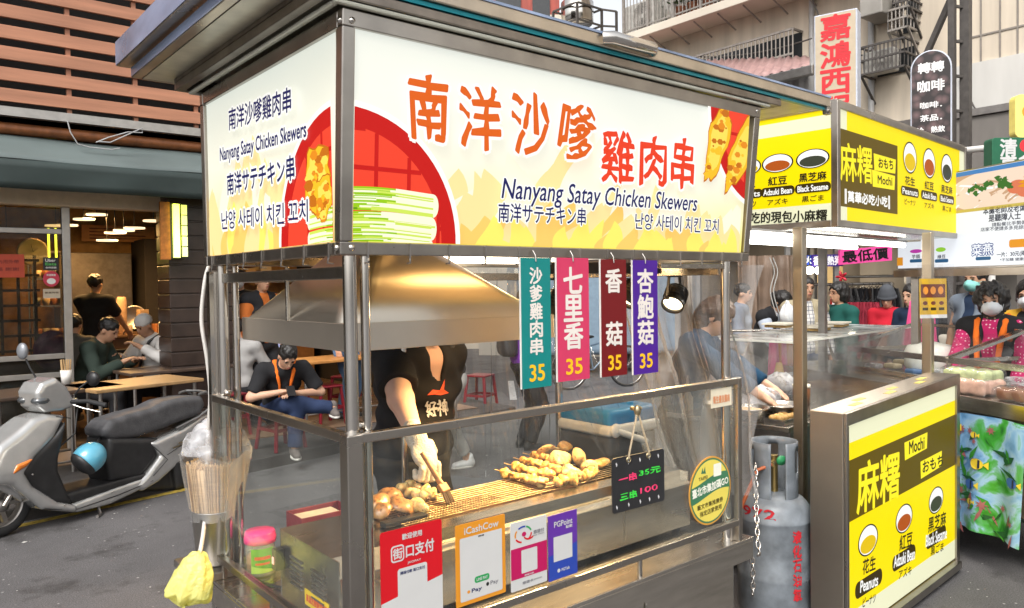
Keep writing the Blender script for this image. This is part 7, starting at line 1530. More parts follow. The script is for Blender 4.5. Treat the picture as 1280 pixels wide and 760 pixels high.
P = onz(192, 447, .862); cup(P, 'dark drink cup on the diners\' table beside the white cap diner', .04, .15, False, mat('dark_cup', (.05, .035, .03), .4))
P = onz(160, 446, .862); t = thing('hand_bag', 'dark clutch bag lying on the diners\' table', 'bag', P); s = SDF(); s.box(P+Vector((0, -.05, .05)), (.17, .06, .05), .03); soft(s, .012, 'bag_body', CBLK, t)
P = at(66, 440, 7.6); s = SDF(); s.ell((0, 0, .2), (.17, .11, .2), .03); s.ell((0, -.08, .14), (.12, .07, .12), .03); me = s.mesh(.014); me.transform(Matrix.Translation((P.x, P.y, .87-.0))); tag(link_mesh('backpack', me, cloth('dark_purple_nylon', (.04, .012, .07))), 'dark purple backpack on the table behind the scooter mirrors', 'backpack')
# kitchen things
rnd = random.Random(12); 
kc = 1.062
for k, (px_, w_, h_, c_, nm, lab) in enumerate(((152, .12, .5, (.5, .32, .2), 'paper_roll', 'tall pale roll standing on the kitchen counter'), (140, .1, .14, (.3, .16, .07), 'spice_tub', 'brown tub on the left of the kitchen counter'), (178, .13, .32, (.45, .3, .18), 'paper_stack', 'pale upright stack behind the round strainer'), (200, .2, .12, (.4, .16, .06), 'snack_box', 'orange box at the right end of the kitchen counter'), (160, .1, .12, (.5, .42, .34), 'bowl_stack', 'stack of pale bowls in front of the tall roll'))):
    P = gpos(px_, 10.3, kc); P.y = min(max(P.y, 9.5), 10.05); P.x = ony(px_, 380, P.y).x; b = MB()
    if nm in ('paper_roll', 'spice_tub', 'bowl_stack'): b.lathe([(0, 0), (w_*.5, 0), (w_*.52, h_*.9), (w_*.45, h_), (0, h_*.98)], P, n=20)
    else: b.box(P+Vector((0, 0, h_/2)), (w_, w_*.7, h_), .3)
    single(b, nm, mat('kitchen_%d' % k, c_, .6, var=.2), lab, nm.split('_')[-1], bevel=.004)
P = gpos(167, 10.1, 1.25); P = Vector((ony(167, 370, 9.5).x, 9.5, 1.28)); t = thing('strainer', 'round metal strainer leaning on the kitchen counter', 'strainer', P-Vector((0, 0, .2))); MB().lathe([(0, .05), (.08, .04), (.15, .0), (.165, -.005), (.16, .008), (.09, .055), (0, .065)], P, (.3, 1, -.2), 24).build('mesh_bowl', DSTEEL, t); MB().tube([P+Vector((-.1, 0, -.1)), P+Vector((-.3, .05, .12))], .012, 8).build('handle', WOOD, t)
P = Vector((ony(207, 400, 9.3).x, 9.2, .12)); single(MB().box(P+Vector((0, 0, .55)), (.2, .2, 1.1), 0), 'steel_bin', WHITE, 'tall white box standing beside the dark pillar inside the eatery', 'bin', bevel=.02)
for k in range(9):
    x = 3.05+k*.18; h_ = rnd.uniform(.1, .28); b = MB(); b.lathe([(0, 0), (.06, 0), (.065, h_*.7), (.03, h_), (0, h_)], (x, 10.45+rnd.uniform(-.08, .1), 1.001), n=16)
    single(b, 'condiment_bottle', mat('kb_%d' % (k % 4), ((.5, .45, .38), (.4, .13, .04), (.3, .22, .1), (.55, .2, .04))[k % 4], .4), ['pale', 'red-brown', 'ochre', 'orange'][k % 4]+' bottle on the rear counter behind the bald man', 'bottle', 'bottles on the rear counter')
for k in range(6):
    x = 3.0+k*.26; b = MB(); hh = rnd.uniform(.14, .26); b.b2((x, 10.8, 1.791), (x+.18, 10.92, 1.791+hh)); single(b, 'carton', mat('carton_%d' % (k % 3), ((.4, .26, .12), (.5, .42, .3), (.35, .07, .03))[k % 3], .6), ['brown', 'cream', 'red'][k % 3]+' carton on the shelf above the bald man', 'carton', 'cartons on the eatery shelf', bevel=.004)
# bicycle far behind
def bicycle(P, rz, label):
    t = thing('bicycle', label, 'bicycle', P, rz); fr = mat('blue_grey_frame', (.12, .18, .25), .35, .3)
    for x in (0, 1.02):
        o = MB().tube([(x+.32*math.cos(a), 0, .33+.32*math.sin(a)) for a in np.linspace(0, 2*math.pi, 41)[:-1]], .016, 8, closed=True).build('wheel', RUBBER, t, local=True)
        b = MB(); b.tube([(x+.3*math.cos(a), 0, .33+.3*math.sin(a)) for a in np.linspace(0, 2*math.pi, 33)[:-1]], .008, 6, closed=True)
        for k in range(16): b.tube([(x, 0, .33), (x+.3*math.cos(k*.3927), 0, .33+.3*math.sin(k*.3927))], .0025, 4)
        me = b.mesh(); me.materials.append(TUBE); q = bpy.data.objects.new('rim', me); link(q); q.parent = o
    b = MB()
    for a, c in (((.42, 0, .3), (.32, 0, .78)), ((.42, 0, .3), (.84, 0, .72)), ((.36, 0, .68), (.85, 0, .78)), ((0, 0, .33), (.42, 0, .3)), ((0, 0, .33), (.34, 0, .7)), ((1.02, 0, .33), (.85, 0, .85))): b.tube([a, c], .015, 8)
    b.build('frame', fr, t, local=True); MB().tube([(.82, -.27, .98), (.84, -.1, .96), (.85, 0, .9), (.84, .1, .96), (.82, .27, .98)], .012, 8).build('handlebar', TUBE, t, local=True); s = SDF(); s.ell((.31, 0, .82), (.13, .07, .03), .01); soft(s, .01, 'saddle', BLACK, t, local=True)
P = gpos(760, 12.6); bicycle(P-Vector((.9, 0, 0)), -.35, 'bicycle parked on the road behind the price boards')
t = thing('delivery_truck', 'small pale blue parked truck behind the price boards, far along the side street', 'truck', gpos(742, 15.0), 1.0); TRB = mat('pale_blue_truck_paint', (.24, .33, .42), .35, coat=.3)
s = SDF(); s.box((0, 0, 1.2), (.95, 1.6, .85), .08); soft(s, .05, 'cargo_box', TRB, t, local=True)
s = SDF(); s.box((0, -2.3, 1.05), (.85, .65, .75), .15); soft(s, .04, 'cab', TRB, t, local=True); MB().b2((-.75, -2.96, 1.15), (.75, -2.93, 1.65)).build('windscreen', DARKW, t, local=True, bevel=.01)
for x in (-.8, .8):
    for y in (-2.2, .9): MB().lathe([(.0, -.1), (.25, -.1), (.31, -.06), (.31, .06), (.25, .1), (0, .1)], (x, y, .31), (1, 0, 0), 24).build('wheel', RUBBER, t, local=True)
# ================================================================== MOCHI STALL AND EVERYTHING TO THE RIGHT
ma = R_(4.5); mo = Vector((2.745, .09, 0)); ms = thing('mochi_stall', 'mochi stall of steel posts with yellow backlit sign box and front light box', 'food stall', mo, ma)
MM = WM[ms]; ML_, MW_, MZ0, MZ1 = 2.07, 1.0, 1.92, 2.545
W = lambda x, y, z: MM @ Vector((x, y, z))
YEL = ink(255, 226, 0); BRN = ink(96, 78, 8); YEL2 = ink(255, 236, 40); MWH = ink(234, 234, 198); MDK = ink(58, 46, 10); OWH = ink(250, 250, 246); PNUT = ink(225, 190, 20); ADZ = ink(176, 84, 26); SES = ink(62, 66, 52); MBK = ink(30, 28, 20)
MI = [YEL, BRN, YEL2, MWH, MDK, OWH, PNUT, ADZ, SES, MBK]
b = MB(); e = .035
for x, y in ((0, 0), (ML_-e, 0), (0, MW_-e), (ML_-e, MW_-e)): b.b2((x, y, MZ0), (x+e, y+e, MZ1))
for z in (MZ0, MZ1-e):
    for y in (0, MW_-e): b.b2((e, y+.001, z), (ML_-e, y+e-.001, z+e))
    for x in (0, ML_-e): b.b2((x+.001, e, z), (x+e-.001, MW_-e, z+e))
b.b2((.01, .01, MZ1+.001), (ML_-.01, MW_-.01, MZ1+.012)); b.build('sign_frame', FRAME, ms, local=True, bevel=.003)
b = MB(); b.b2((e, .02, MZ0+.01), (ML_-e, MW_-.02, MZ0+.014)); b.build('underside', mat('pale_steel_underside', (.62, .6, .52), .25, .9), ms, local=True)
pF = Plane(W(0, -.0, MZ0), MM.to_3x3() @ Vector((1, 0, 0)), (0, 0, 1)); pL_ = Plane(W(0, MW_, MZ0), MM.to_3x3() @ Vector((0, -1, 0)), (0, 0, 1)); H_ = MZ1-MZ0
def egg(b, pl, u, v, ru, rv, fill, lay=.0):
    b.poly(circ(u, v, ru*1.1, rv*1.1, 28), pl, lay, 9); b.poly(circ(u, v, ru, rv, 28), pl, lay+.0002, 5); b.poly(circ(u, v-rv*.3, ru*.86, rv*.6, 28), pl, lay+.0004, fill)
def trio(b, pl, us, v, ru, rv, w_, hz=1.0, sk=0):
    for k, (u, zh, en, jp, fl) in enumerate(zip(us, ('花生', '紅豆', '黑芝麻'), ('Peanuts', 'Adzuki Bean', 'Black Sesame'), ('ピーナツ', 'アズキ', '黒ごま'), (6, 7, 8))):
        vv = v+sk*k; egg(b, pl, u, vv, ru, rv, fl, -.006); n = w_*(.55 if k < 2 else .75)
        text(b, pl, zh, (u-n/2, vv-rv-.055*hz), (u+n/2, vv-rv-.055*hz), .052*hz, 9, .0014, layer=-.006)
        b.poly(rrect(u-w_/2, vv-rv-.15*hz, u+w_/2, vv-rv-.092*hz, .026*hz), pl, -.006, 4); text(b, pl, en, (u-w_*.42, vv-rv-.122*hz), (u+w_*.42, vv-rv-.122*hz), .036*hz, 5, .0014, layer=-.0055)
        text(b, pl, jp, (u-w_*.3, vv-rv-.185*hz), (u+w_*.3, vv-rv-.185*hz), .036*hz, 9, .0007, layer=-.006)
def flat(pl, r, mi, nm, l=-.01): b = MB(); b.poly(r, pl, l, 0); return b.build(nm, mi, ms)
sp = flat(pF, [(.03, .03), (ML_-.03, .03), (ML_-.03, H_-.03), (.03, H_-.03)], YEL, 'sign_panel')
b = MB(); b.poly([(.035, .035), (.035, H_-.035), (.13, H_-.035), (.13, .035)], pF, -.0095, 3); b.poly([(ML_-.13, .035), (ML_-.13, H_-.035), (ML_-.035, H_-.035), (ML_-.035, .035)], pF, -.0095, 3)
bx = ppoly(pF, [(1050, 161), (1125, 178), (1123, 268), (1050, 262)]); u0, v0, u1, v1 = min(x[0] for x in bx), min(x[1] for x in bx)+.02, pF.px(1124, 200)[0], max(x[1] for x in bx)-.02; u0 = .05
b.poly([(.13, .06), (.13, .075), (.035, .075), (.035, .06)], pF, -.0093, 3); b.poly([(u0, v0), (u1, v0), (u1, v1), (u0, v1)], pF, -.009, 1)
for (xa, ya, xb, yb) in ((1095, 196, 1121, 214), (1093, 216, 1120, 235)):
    p = pF.px(xa, (ya+yb)/2-3); q = pF.px(xb, (ya+yb)/2+3); b.poly([(p[0], p[1]-.045), (q[0], q[1]-.04), (q[0]+.01, q[1]+.04), (p[0]-.01, p[1]+.045)], pF, -.0085, 2)
b.build('panel_print', MI, sp)
b = MB(); ptext(b, pF, '麻糬', 1052, 201, 1092, 207, 46, 2, .0032, layer=-.0075); ptext(b, pF, 'おもち', 1100, 203, 1118, 206, 12, 9, .002, layer=-.0075); ptext(b, pF, 'Mochi', 1099, 224, 1117, 227, 10, 9, .002, layer=-.0075); ptext(b, pF, '‖萬華必吃小吃‖', 1058, 245, 1114, 253, 17, 5, .003, layer=-.0075)
us = [pF.px(x, 205)[0] for x in (1139, 1163, 1185)]; trio(b, pF, us, pF.px(1163, 204)[1], .1, .085, .29, .95); b.build('lettering', MI, sp)
sp = flat(pL_, [(.03, .03), (MW_-.03, .03), (MW_-.03, H_-.03), (.03, H_-.03)], YEL, 'sign_panel')
b = MB(); b.poly([(.03, .035), (MW_-.035, .035), (MW_-.035, .12), (.03, .12)], pL_, -.0095, 3); b.poly([(.03, H_-.13), (MW_-.035, H_-.13), (MW_-.035, H_-.06), (.03, H_-.06)], pL_, -.0095, 3); b.build('panel_print', MI, sp)
b = MB(); us = [pL_.px(x, 210)[0] for x in (932, 971, 1015)]; rE = (pL_.px(989, 200)[0]-pL_.px(953, 200)[0])/2; trio(b, pL_, us, pL_.px(1000, 200)[1], rE, .045, rE*2.35, .85); ptext(b, pL_, '萬華必吃的現包小麻糬', 900, 274, 1033, 269, 14, 9, .002, layer=-.006); b.build('lettering', MI, sp)
# posts, lamp tubes
def mpost(px, d, y0=.0): p = at(px, 400, d); MB().box((p.x, p.y, MZ0/2), (.052, .052, MZ0-.002), ma).build('post', mat('stall_post_steel', (.45, .39, .3), .3, 1, var=.06, scale=3, rvar=.06), ms, bevel=.004)
mpost(1000, 3.9); mpost(1160, 4.46); p = W(.1, .95, 0); MB().box((p.x, p.y, .96), (.05, .05, 1.9), ma).build('post', DSTEEL, ms); p = W(1.95, .95, 0); MB().box((p.x, p.y, .96), (.05, .05, 1.9), ma).build('post', DSTEEL, ms)
for k, (y, z) in enumerate(((.3, 1.885), (.62, 1.885))):
    t = thing('fluorescent_tube', ['long white tube lamp under the mochi sign, front one', 'long white tube lamp under the mochi sign, rear one'][k], 'lamp', W(1, y, z)); a, c = W(-.35, y, z), W(1.75, y, z)
    MB().tube([a, c], .016, 10).build('tube', lamp_mat('white_tube', (1, .97, .9), 5), t); MB().bar(a+Vector((0, 0, .024)), c+Vector((0, 0, .024)), .05, .012).build('batten', WHITE, t)
    L = bpy.data.lights.new('tube_light', 'AREA'); L.shape = 'RECTANGLE'; L.size = 1.8; L.size_y = .04; L.energy = 9; L.color = (1, .93, .82); o = bpy.data.objects.new('tube_light', L); link(o); o.location = W(.7, y, z-.03); o.rotation_euler = (0, 0, ma)
# front light box standing under the sign
la = R_(3.5); lo0 = Vector((2.281, -.186, 0)); lb = thing('light_box', 'steel standing light box with yellow mochi panel below the mochi sign', 'light box', lo0, la); LM = WM[lb]; LW, LD, LHl, LHr = 1.465, .165, 1.07, 1.115
hz_ = lambda x: LHl+(LHr-LHl)*x/LW
b = MB(); th = .045
b.hexa([Vector(p) for p in ((0, .012, .03), (LW, .012, .03), (LW, LD, .03), (0, LD, .03), (0, .012, LHl), (LW, .012, LHr), (LW, LD, LHr), (0, LD, LHl))])
b.build('casing', mat('light_box_steel', (.36, .32, .27), .42, 1, var=.1, scale=3, rvar=.08), lb, local=True, bevel=.004)
b = MB()
b.hexa([Vector(p) for p in ((0, -.004, LHl-.055), (LW, -.004, LHr-.055), (LW, .011, LHr-.055), (0, .011, LHl-.055), (0, -.004, LHl), (LW, -.004, LHr), (LW, .011, LHr), (0, .011, LHl))])
b.b2((0, -.004, .03), (.022, .011, LHl-.056)); b.b2((LW-.05, -.004, .03), (LW, .011, LHr-.057)); b.b2((.023, -.03, .03), (LW-.051, .011, .07)); b.build('front_frame', FRAME, lb, local=True, bevel=.002)
pB = Plane(LM @ Vector((0, .008, 0)), LM.to_3x3() @ Vector((1, 0, 0)), (0, 0, 1)); q = (LHr-LHl)/LW
tl = lambda u, f: (u, f*hz_(u))
def band(f0, f1, u0=.022, u1=LW-.05): return [tl(u0, f0), tl(u1, f0), tl(u1, f1), tl(u0, f1)]
b = MB(); b.poly(band(.07, .945), pB, 0, 0); o = b.build('light_panel', [YEL], lb)
b = MB(); b.poly(band(.872, .945), pB, .0006, 3); b.poly(band(.545, .8), pB, .0006, 1); b.poly(band(.07, .165), pB, .0006, 3)
p0 = pB.px(1129, 556); p1 = pB.px(1163, 545); 
for (cx_, cy_, w_, h_) in ((1145, 558, .3, .085), (1164, 581, .3, .085)): p = pB.px(cx_, cy_); b.poly([(p[0]-w_/2, p[1]-h_/2-.005), (p[0]+w_/2, p[1]-h_/2+.01), (p[0]+w_/2+.008, p[1]+h_/2+.008), (p[0]-w_/2-.006, p[1]+h_/2)], pB, .001, 2)
b.build('panel_print', MI, o)
b = MB(); ptext(b, pB, '麻糬', 1071, 612, 1124, 592, 60, 2, .005, layer=.0016); ptext(b, pB, 'Mochi', 1136, 560, 1155, 553, 15, 9, .002, layer=.0016); ptext(b, pB, 'おもち', 1153, 584, 1178, 575, 14, 9, .0025, layer=.0016)
for k, (ex, ey, zx, zy, lx, ly, jx, jy, zh, en, jp, fl) in enumerate(((1085, 675, 1086, 706, 1086, 729, 1086, 750, '花生', 'Peanuts', 'ピーナツ', 6), (1130, 648, 1132, 676, 1130, 697, 1131, 715, '紅豆', 'Adzuki Bean', 'アズキ', 7), (1170, 625, 1171, 652, 1170, 671, 1171, 686, '黑芝麻', 'Black Sesame', '黒ごま', 8))):
    p = pB.px(ex, ey); egg(b, pB, p[0], p[1], .1, .065, fl, .001); s_ = -.42
    def line(x, y, w_, h_, t_, mi, bo): ptext(b, pB, t_, x-w_, y-s_*-w_*-1 if False else y+w_*.42, x+w_, y-w_*.42, h_, mi, bo, layer=.002)
    line(zx, zy, 8 if k < 2 else 11, 18, zh, 9, .0016); c = pB.px(lx, ly); b.poly(rrect(c[0]-.15, c[1]-.038, c[0]+.15, c[1]+.038, .034), pB, .0012, 4); line(lx, ly, 11 if k == 0 else 13, 14, en, 5, .0016); line(jx, jy, 8, 11, jp, 9, .0008)
b.build('lettering', MI, o)
b = MB()
for k in range(3): 
    for j in range(2):
        xa, ya = .2+k*.4+j*.13, .05+j*.04; xb = xa+.1; b.hexa([Vector(p) for p in ((xa, ya, hz_(xa)-.001), (xb, ya, hz_(xb)-.001), (xb, ya+.03, hz_(xb)-.001), (xa, ya+.03, hz_(xa)-.001), (xa, ya, hz_(xa)+.0012), (xb, ya, hz_(xb)+.0012), (xb, ya+.03, hz_(xb)+.0012), (xa, ya+.03, hz_(xa)+.0012))])
b.build('worn_tape', mat('worn_yellow_tape', (.5, .4, .08), .6, var=.4, scale=40), lb, local=True)
# counter, acrylic case
b = MB(); b.b2((.05, .28, .1), (2.0, .95, .86)); b.build('cabinet', DSTEEL, ms, local=True, bevel=.01); b = MB(); b.b2((-.05, .24, .862), (2.05, 1.0, .89)); b.build('counter', STEELH, ms, local=True, bevel=.003)
cN = onz(992, 428, 1.25); cl = MM.inverted() @ cN; x0, y0 = cl.x, cl.y; xe = (MM.inverted() @ onz(1128, 407, 1.25)).x; ye = y0+.72
ac = thing('display_case', 'large clear acrylic case standing on the mochi stall counter', 'display case', W((x0+xe)/2, y0+.3, .89), ma)
def cbox(lo, hi, nm, m_): 
    b = MB(); b.b2(lo, hi); me = b.mesh(); me.transform(MM); link_mesh(nm, me, m_, ac)
cbox((x0, y0, 1.245), (xe, ye, 1.252), 'case_top', glass_mat('milky_acrylic_top', (.8, .82, .82), .3, .05, 1.3, dcol=(.7, .72, .7)))
cbox((x0, y0, .892), (xe, y0+.005, 1.244), 'front_pane', glass_mat('smeared_acrylic', (.88, .88, .88), .11, .05, 1.2)); cbox((x0, y0+.006, .892), (x0+.005, ye, 1.244), 'side_pane', MATS['smeared_acrylic']); cbox((xe-.005, y0+.006, .892), (xe, ye, 1.244), 'side_pane', MATS['smeared_acrylic'])
b = MB(); b.b2((x0-.002, y0-.003, 1.242), (xe, y0-.0005, 1.256)); b.b2((x0-.004, y0, 1.242), (x0-.0005, ye, 1.256)); me = b.mesh(); me.transform(MM); link_mesh('case_edge', me, mat('bright_acrylic_edge', (.75, .75, .7), .3), ac)
RICE = mat('waffle_pad', (.55, .35, .13), .7, var=.3, scale=40, bump=.6, bscale=150); RICT = mat('pale_pad_top', (.8, .74, .6), .7, var=.1)
for k, (x, y, lab) in enumerate(((978, 409, 'leftmost'), (1016, 413, 'frontmost'), (1042, 408, 'rearmost, right-hand'))):
    p = onz(x, y, 1.256); t = thing('wafer_stack', 'square pale wafer pad lying on the acrylic case, '+lab, 'wafer', p, ma+.1*k, 'wafer pads on the acrylic case'); MB().box((0, 0, .012), (.26, .2, .022)).build('wafer', RICE, t, local=True, bevel=.006); MB().box((0, 0, .031), (.3, .23, .014)).build('cover_sheet', RICT, t, local=True, bevel=.002)
def bowl(P, r, h, label, m_, fill=None):
    t = thing('bowl', label, 'bowl', P); MB().lathe([(0, 0), (r*.7, 0), (r, h), (r*1.06, h), (r*1.06, h+.006), (r*.96, h+.004), (r*.66, .008), (0, .008)], P, n=28).build('bowl_body', m_, t)
    if fill: MB().ell(Vector(P)+Vector((0, 0, h*.72)), (r*.9, r*.9, h*.25), 18, jit=.08).build('filling', fill, t)
p = onz(975, 527, .9); bowl(W(.22, .42, .892), .12, .07, 'steel bowl of grey paste on the mochi stall left of the post', STEEL, mat('grey_paste', (.22, .19, .16), .6, bump=.5)); bowl(W(.0, .5, .892), .11, .07, 'steel bowl of tan filling beside the plastic curtain', STEEL, mat('tan_paste', (.5, .33, .16), .6, bump=.5)); bowl(W(.1, .72, .892), .1, .06, 'small steel bowl at the back of the mochi counter', DSTEEL, RICE)
t = thing('mochi_tray', 'shallow tray of small golden rice balls on the mochi stall', 'tray', W(.05, .29, .892), ma); b = MB(); b.b2((-.08, -.02, 0), (.24, .1, .012)); b.b2((-.08, -.02, .012), (-.075, .1, .03)); b.b2((.235, -.02, .012), (.24, .1, .03)); b.b2((-.075, -.02, .012), (.235, -.015, .03)); b.build('tray', STEEL, t, local=True)
for k in range(14): MB().ell((-.05+.045*(k % 7), .02+.045*(k//7), .03), (.02, .02, .018), 10, jit=.1).build('rice_ball', mat('golden_mochi', (.55, .32, .1), .6, var=.2), t, local=True)
bag(W(.28, .62, .893), (.17, .12, .08), 'plastic_bag', BAGM, 'crumpled clear bag lying left of the mochi stall post', 21, knot=False); bag(W(1.0, .8, .893), (.14, .1, .08), 'plastic_bag', BAGM, 'clear bag inside the acrylic case', 22, knot=False)
t = thing('jar', 'brown lidded jar inside the acrylic case', 'jar', W(.75, .55, .892)); P = W(.75, .55, .892); MB().lathe([(0, 0), (.05, 0), (.052, .09), (.045, .1)], P, n=20).build('jar_body', mat('brown_jar', (.25, .1, .04), .3), t); MB().lathe([(.05, .1), (.053, .102), (.053, .12), (0, .122)], P, n=20).build('lid', RICT, t)
P = W(1.15, .9, .892); t = thing('paper_cone', 'tan paper cone inside the acrylic case', 'paper cone', P); MB().lathe([(.06, 0), (.02, .2), (0, .2)], P, n=18).build('cone', mat('tan_paper', (.5, .3, .1), .7), t)
# laminated menu card and small wires at the second post
pl = Plane(at(1150, 398, 4.38), Vector((.83, -.55, 0)), (.05, 0, 1)); u, v = pl.px(1183, 348); t = thing('menu_card', 'laminated yellow menu card hanging in clear film at the mochi stall post', 'menu card', pl.w(u/2, 0)); b = MB()
b.prism([(0, 0), (u, 0), (u, v), (0, v)], pl, -.002, 0, 0); o = b.build('card', [mat('ochre_print', srgb(190, 150, 20), .35)], t); b = MB(); b.poly([(u*.05, v*.52), (u*.95, v*.52), (u*.95, v*.86), (u*.05, v*.86)], pl, .0005, 0)
for k in range(3): b.poly(circ(u*(.2+.3*k), v*.38, u*.09, v*.05, 14), pl, .0006, 0); b.poly([(u*(.1+.3*k), v*.2), (u*(.3+.3*k), v*.2), (u*(.3+.3*k), v*.27), (u*(.1+.3*k), v*.27)], pl, .0006, 1); b.poly(circ(u*(.22+.28*k), v*.7, u*.1, v*.1, 14), pl, .0008, 2)
b.poly([(0, 0), (u, 0), (u, v*.09), (0, v*.09)], pl, .0006, 3); b.build('print', [mat('brown_red_print', srgb(96, 40, 14), .4), MDK, mat('ochre_light', srgb(205, 130, 40), .4), WHT_], t)
b = MB(); b.sheet(lambda a, c: pl.w(-.01+(u+.05)*a, -.03+(v+.11)*c, .008+.012*math.sin(a*9+c*4)), 14, 14); b.build('film_sleeve', FILM, t)
# ------------------------------------------------------------------ third stall on the right
ea = math.atan2(-.895, -.446); t3o = at(1262, 505, 4.22); t3 = thing('snack_stall', 'snack stall on the right with white backlit sign, glass case and printed cloth', 'food stall', (t3o.x, t3o.y, 0), ea); TM = WM[t3]   # local x runs towards image right, local y away from the viewer... negative y faces us
W3 = lambda x, y, z: TM @ Vector((x, y, z))
# with this heading local +y points away from the camera side
b = MB(); b.b2((-2.4, 0, .93), (1.2, .9, .965)); b.b2((-2.4, -.004, .88), (1.2, .0, .965)); b.build('counter', STEELH, t3, local=True, bevel=.004)
b = MB(); 
for x in (-2.3, -1.0, .3): b.bar((x, .05, 0), (x, .05, .93), .05, .05); b.bar((x, .85, 0), (x, .85, .93), .05, .05)
b.bar((-2.3, .05, .85), (1.2, .05, .85), .03, .05); b.b2((-2.3, .1, .3), (1.2, .85, .32)); b.build('stand', DSTEEL, t3, local=True)
FISHM = None
def reef():
    m = bpy.data.materials.new('printed_reef_cloth'); m.use_nodes = True; nt = m.node_tree; bs = nt.nodes['Principled BSDF']; tc = node(nt, 'ShaderNodeTexCoord'); nz = node(nt, 'ShaderNodeTexNoise'); nz.inputs['Scale'].default_value = 5; nz.inputs['Detail'].default_value = 6; nz.inputs['Distortion'].default_value = 1.2; nt.links.new(tc.outputs['Object'], nz.inputs[0])
    rp = node(nt, 'ShaderNodeValToRGB'); el = rp.color_ramp.elements
    while len(el) > 1: el.remove(el[-1])
    for k, (p_, c) in enumerate(((.28, (20, 70, 40)), (.4, (60, 150, 50)), (.47, (95, 165, 110)), (.52, (150, 185, 210)), (.6, (120, 165, 205)), (.68, (70, 120, 165)), (.76, (185, 205, 215)))):
        e_ = el[0] if k == 0 else el.new(p_); e_.position = p_; e_.color = (*srgb(*c), 1)
    nt.links.new(nz.outputs[0], rp.inputs[0]); nt.links.new(rp.outputs[0], bs.inputs['Base Color']); bs.inputs['Roughness'].default_value = .35; return m
b = MB(); cx0, cx1 = -1.6, .12
cf = lambda u, v: (cx0+(cx1-cx0)*u, -.012-.02*math.sin(u*40)*(.3+v)-.03*v, .86-.66*v+.015*math.sin(u*9))
b.sheet(cf, 120, 16); 
cloth3 = b.build('table_cloth', reef(), t3, local=True); 
rnd = random.Random(31)
class Curv:
    def w(s, u, v, l=0): p = Vector(cf(u, v)); return TM @ (p+Vector((0, -l, 0)))
cvp = Curv(); FC = [mat('leaf_print', srgb(50, 130, 40), .4), mat('coral_print', srgb(150, 90, 90), .4), mat('fish_yellow', srgb(230, 200, 60), .4), mat('fish_black', srgb(30, 40, 60), .4), mat('leaf_dark_print', srgb(24, 80, 40), .4), mat('fish_blue', srgb(60, 100, 170), .4), mat('fish_pink', srgb(225, 170, 150), .4)]
b = MB()
for k in range(70):
    u, v = rnd.uniform(.55, .98), rnd.uniform(.03, .97); a = rnd.random()*6.28; L = rnd.uniform(.02, .05); w_ = rnd.uniform(.02, .06); mi = rnd.choice((0, 4, 0, 4, 1))
    b.poly([(u+math.cos(a)*L*x-math.sin(a)*w_*y*.4, v+math.sin(a)*L*x*2.4+math.cos(a)*w_*y) for x, y in ((-1, 0), (-.3, .5), (1, 0), (-.3, -.5))], cvp, .004+k*2e-5, mi)
for k in range(26):
    u, v = rnd.uniform(.6, .97), rnd.uniform(.1, .95); r = rnd.uniform(.018, .035)
    if k % 3: b.poly([(u+r*.25*math.cos(a)*(1 if j % 2 else 2.6), v+r*.6*math.sin(a)*(1 if j % 2 else 2.6)) for j, a in enumerate(np.linspace(0, 6.283, 15)[:-1])], cvp, .006+k*2e-5, 1)
    else: b.poly(circ(u, v, r*.8, r*1.4, 14), cvp, .006+k*2e-5, rnd.choice((2, 5, 6))); b.poly([(u+r*.2, v-r*1.2), (u+r*.45, v-r), (u+r*.45, v+r), (u+r*.2, v+r*1.2)], cvp, .007+k*2e-5, 3); b.poly([(u+r*.75, v), (u+r*1.3, v-r), (u+r*1.3, v+r)], cvp, .0065+k*2e-5, 2)
b.build('fish_print', FC, cloth3)
# glass case with raised lid
gc = thing('glass_case', 'low glass case with steel frame and propped lid on the right-hand snack stall', 'display case', W3(-.6, .5, .966), ea)
g0, g1, gy0, gy1 = -1.75, 1.1, .3, .88
b = MB()
for z in (.985, 1.12):
    for y in (gy0, gy1): b.bar(W3(g0, y, z), W3(g1, y, z), .028, .028)
for x in (g0, -.75, .2, g1):
    for y in (gy0, gy1): b.bar(W3(x, y, .966), W3(x, y, 1.12), .028, .028)
    b.bar(W3(x, gy0, 1.12), W3(x, gy1, 1.12), .026, .026)
b.build('case_frame', STEELH, gc)
b = MB(); b.add([W3(g0, gy0, .97), W3(g1, gy0, .97), W3(g1, gy0, 1.12), W3(g0, gy0, 1.12)], [(0, 1, 2, 3)]); b.build('case_pane', GLASS, gc)
for (xa, xb) in ((g0, -.77), (-.73, .18)):
    b = MB(); p = [W3(xa, gy0, 1.135), W3(xb, gy0, 1.135), W3(xb, gy1, 1.30), W3(xa, gy1, 1.30)]
    for i in range(4): b.bar(p[i], p[(i+1) % 4], .026, .02)
    o = b.build('lid_frame', STEELH, gc); b = MB(); b.add(p, [(0, 1, 2, 3)]); b.build('lid_pane', GLASS, o)
rnd = random.Random(8)
for k in range(26):
    x = g0+.1+(k % 13)*.21; y = gy0+.14+.26*(k//13); b = MB(); P = W3(x, y, .975); s_ = rnd.uniform(.05, .075); b.box(P+Vector((0, 0, .02+.02*(k % 2))), (s_*2, s_*1.5, .036), ea+rnd.uniform(-.2, .2))
    single(b, 'snack_pack', (BAGM, mat('pale_dough', (.5, .4, .28), .6, var=.3), mat('blue_wrapper', (.1, .18, .35), .35))[k % 3], ['clear bagged', 'pale dough', 'blue wrapped'][k % 3]+' snack inside the glass case of the right-hand stall', 'snack', 'snacks in the glass case', bevel=.012)
WR = mat('clear_wrap_shine', (.5, .5, .5), .15, .2, var=.3, bump=.9, bscale=25)
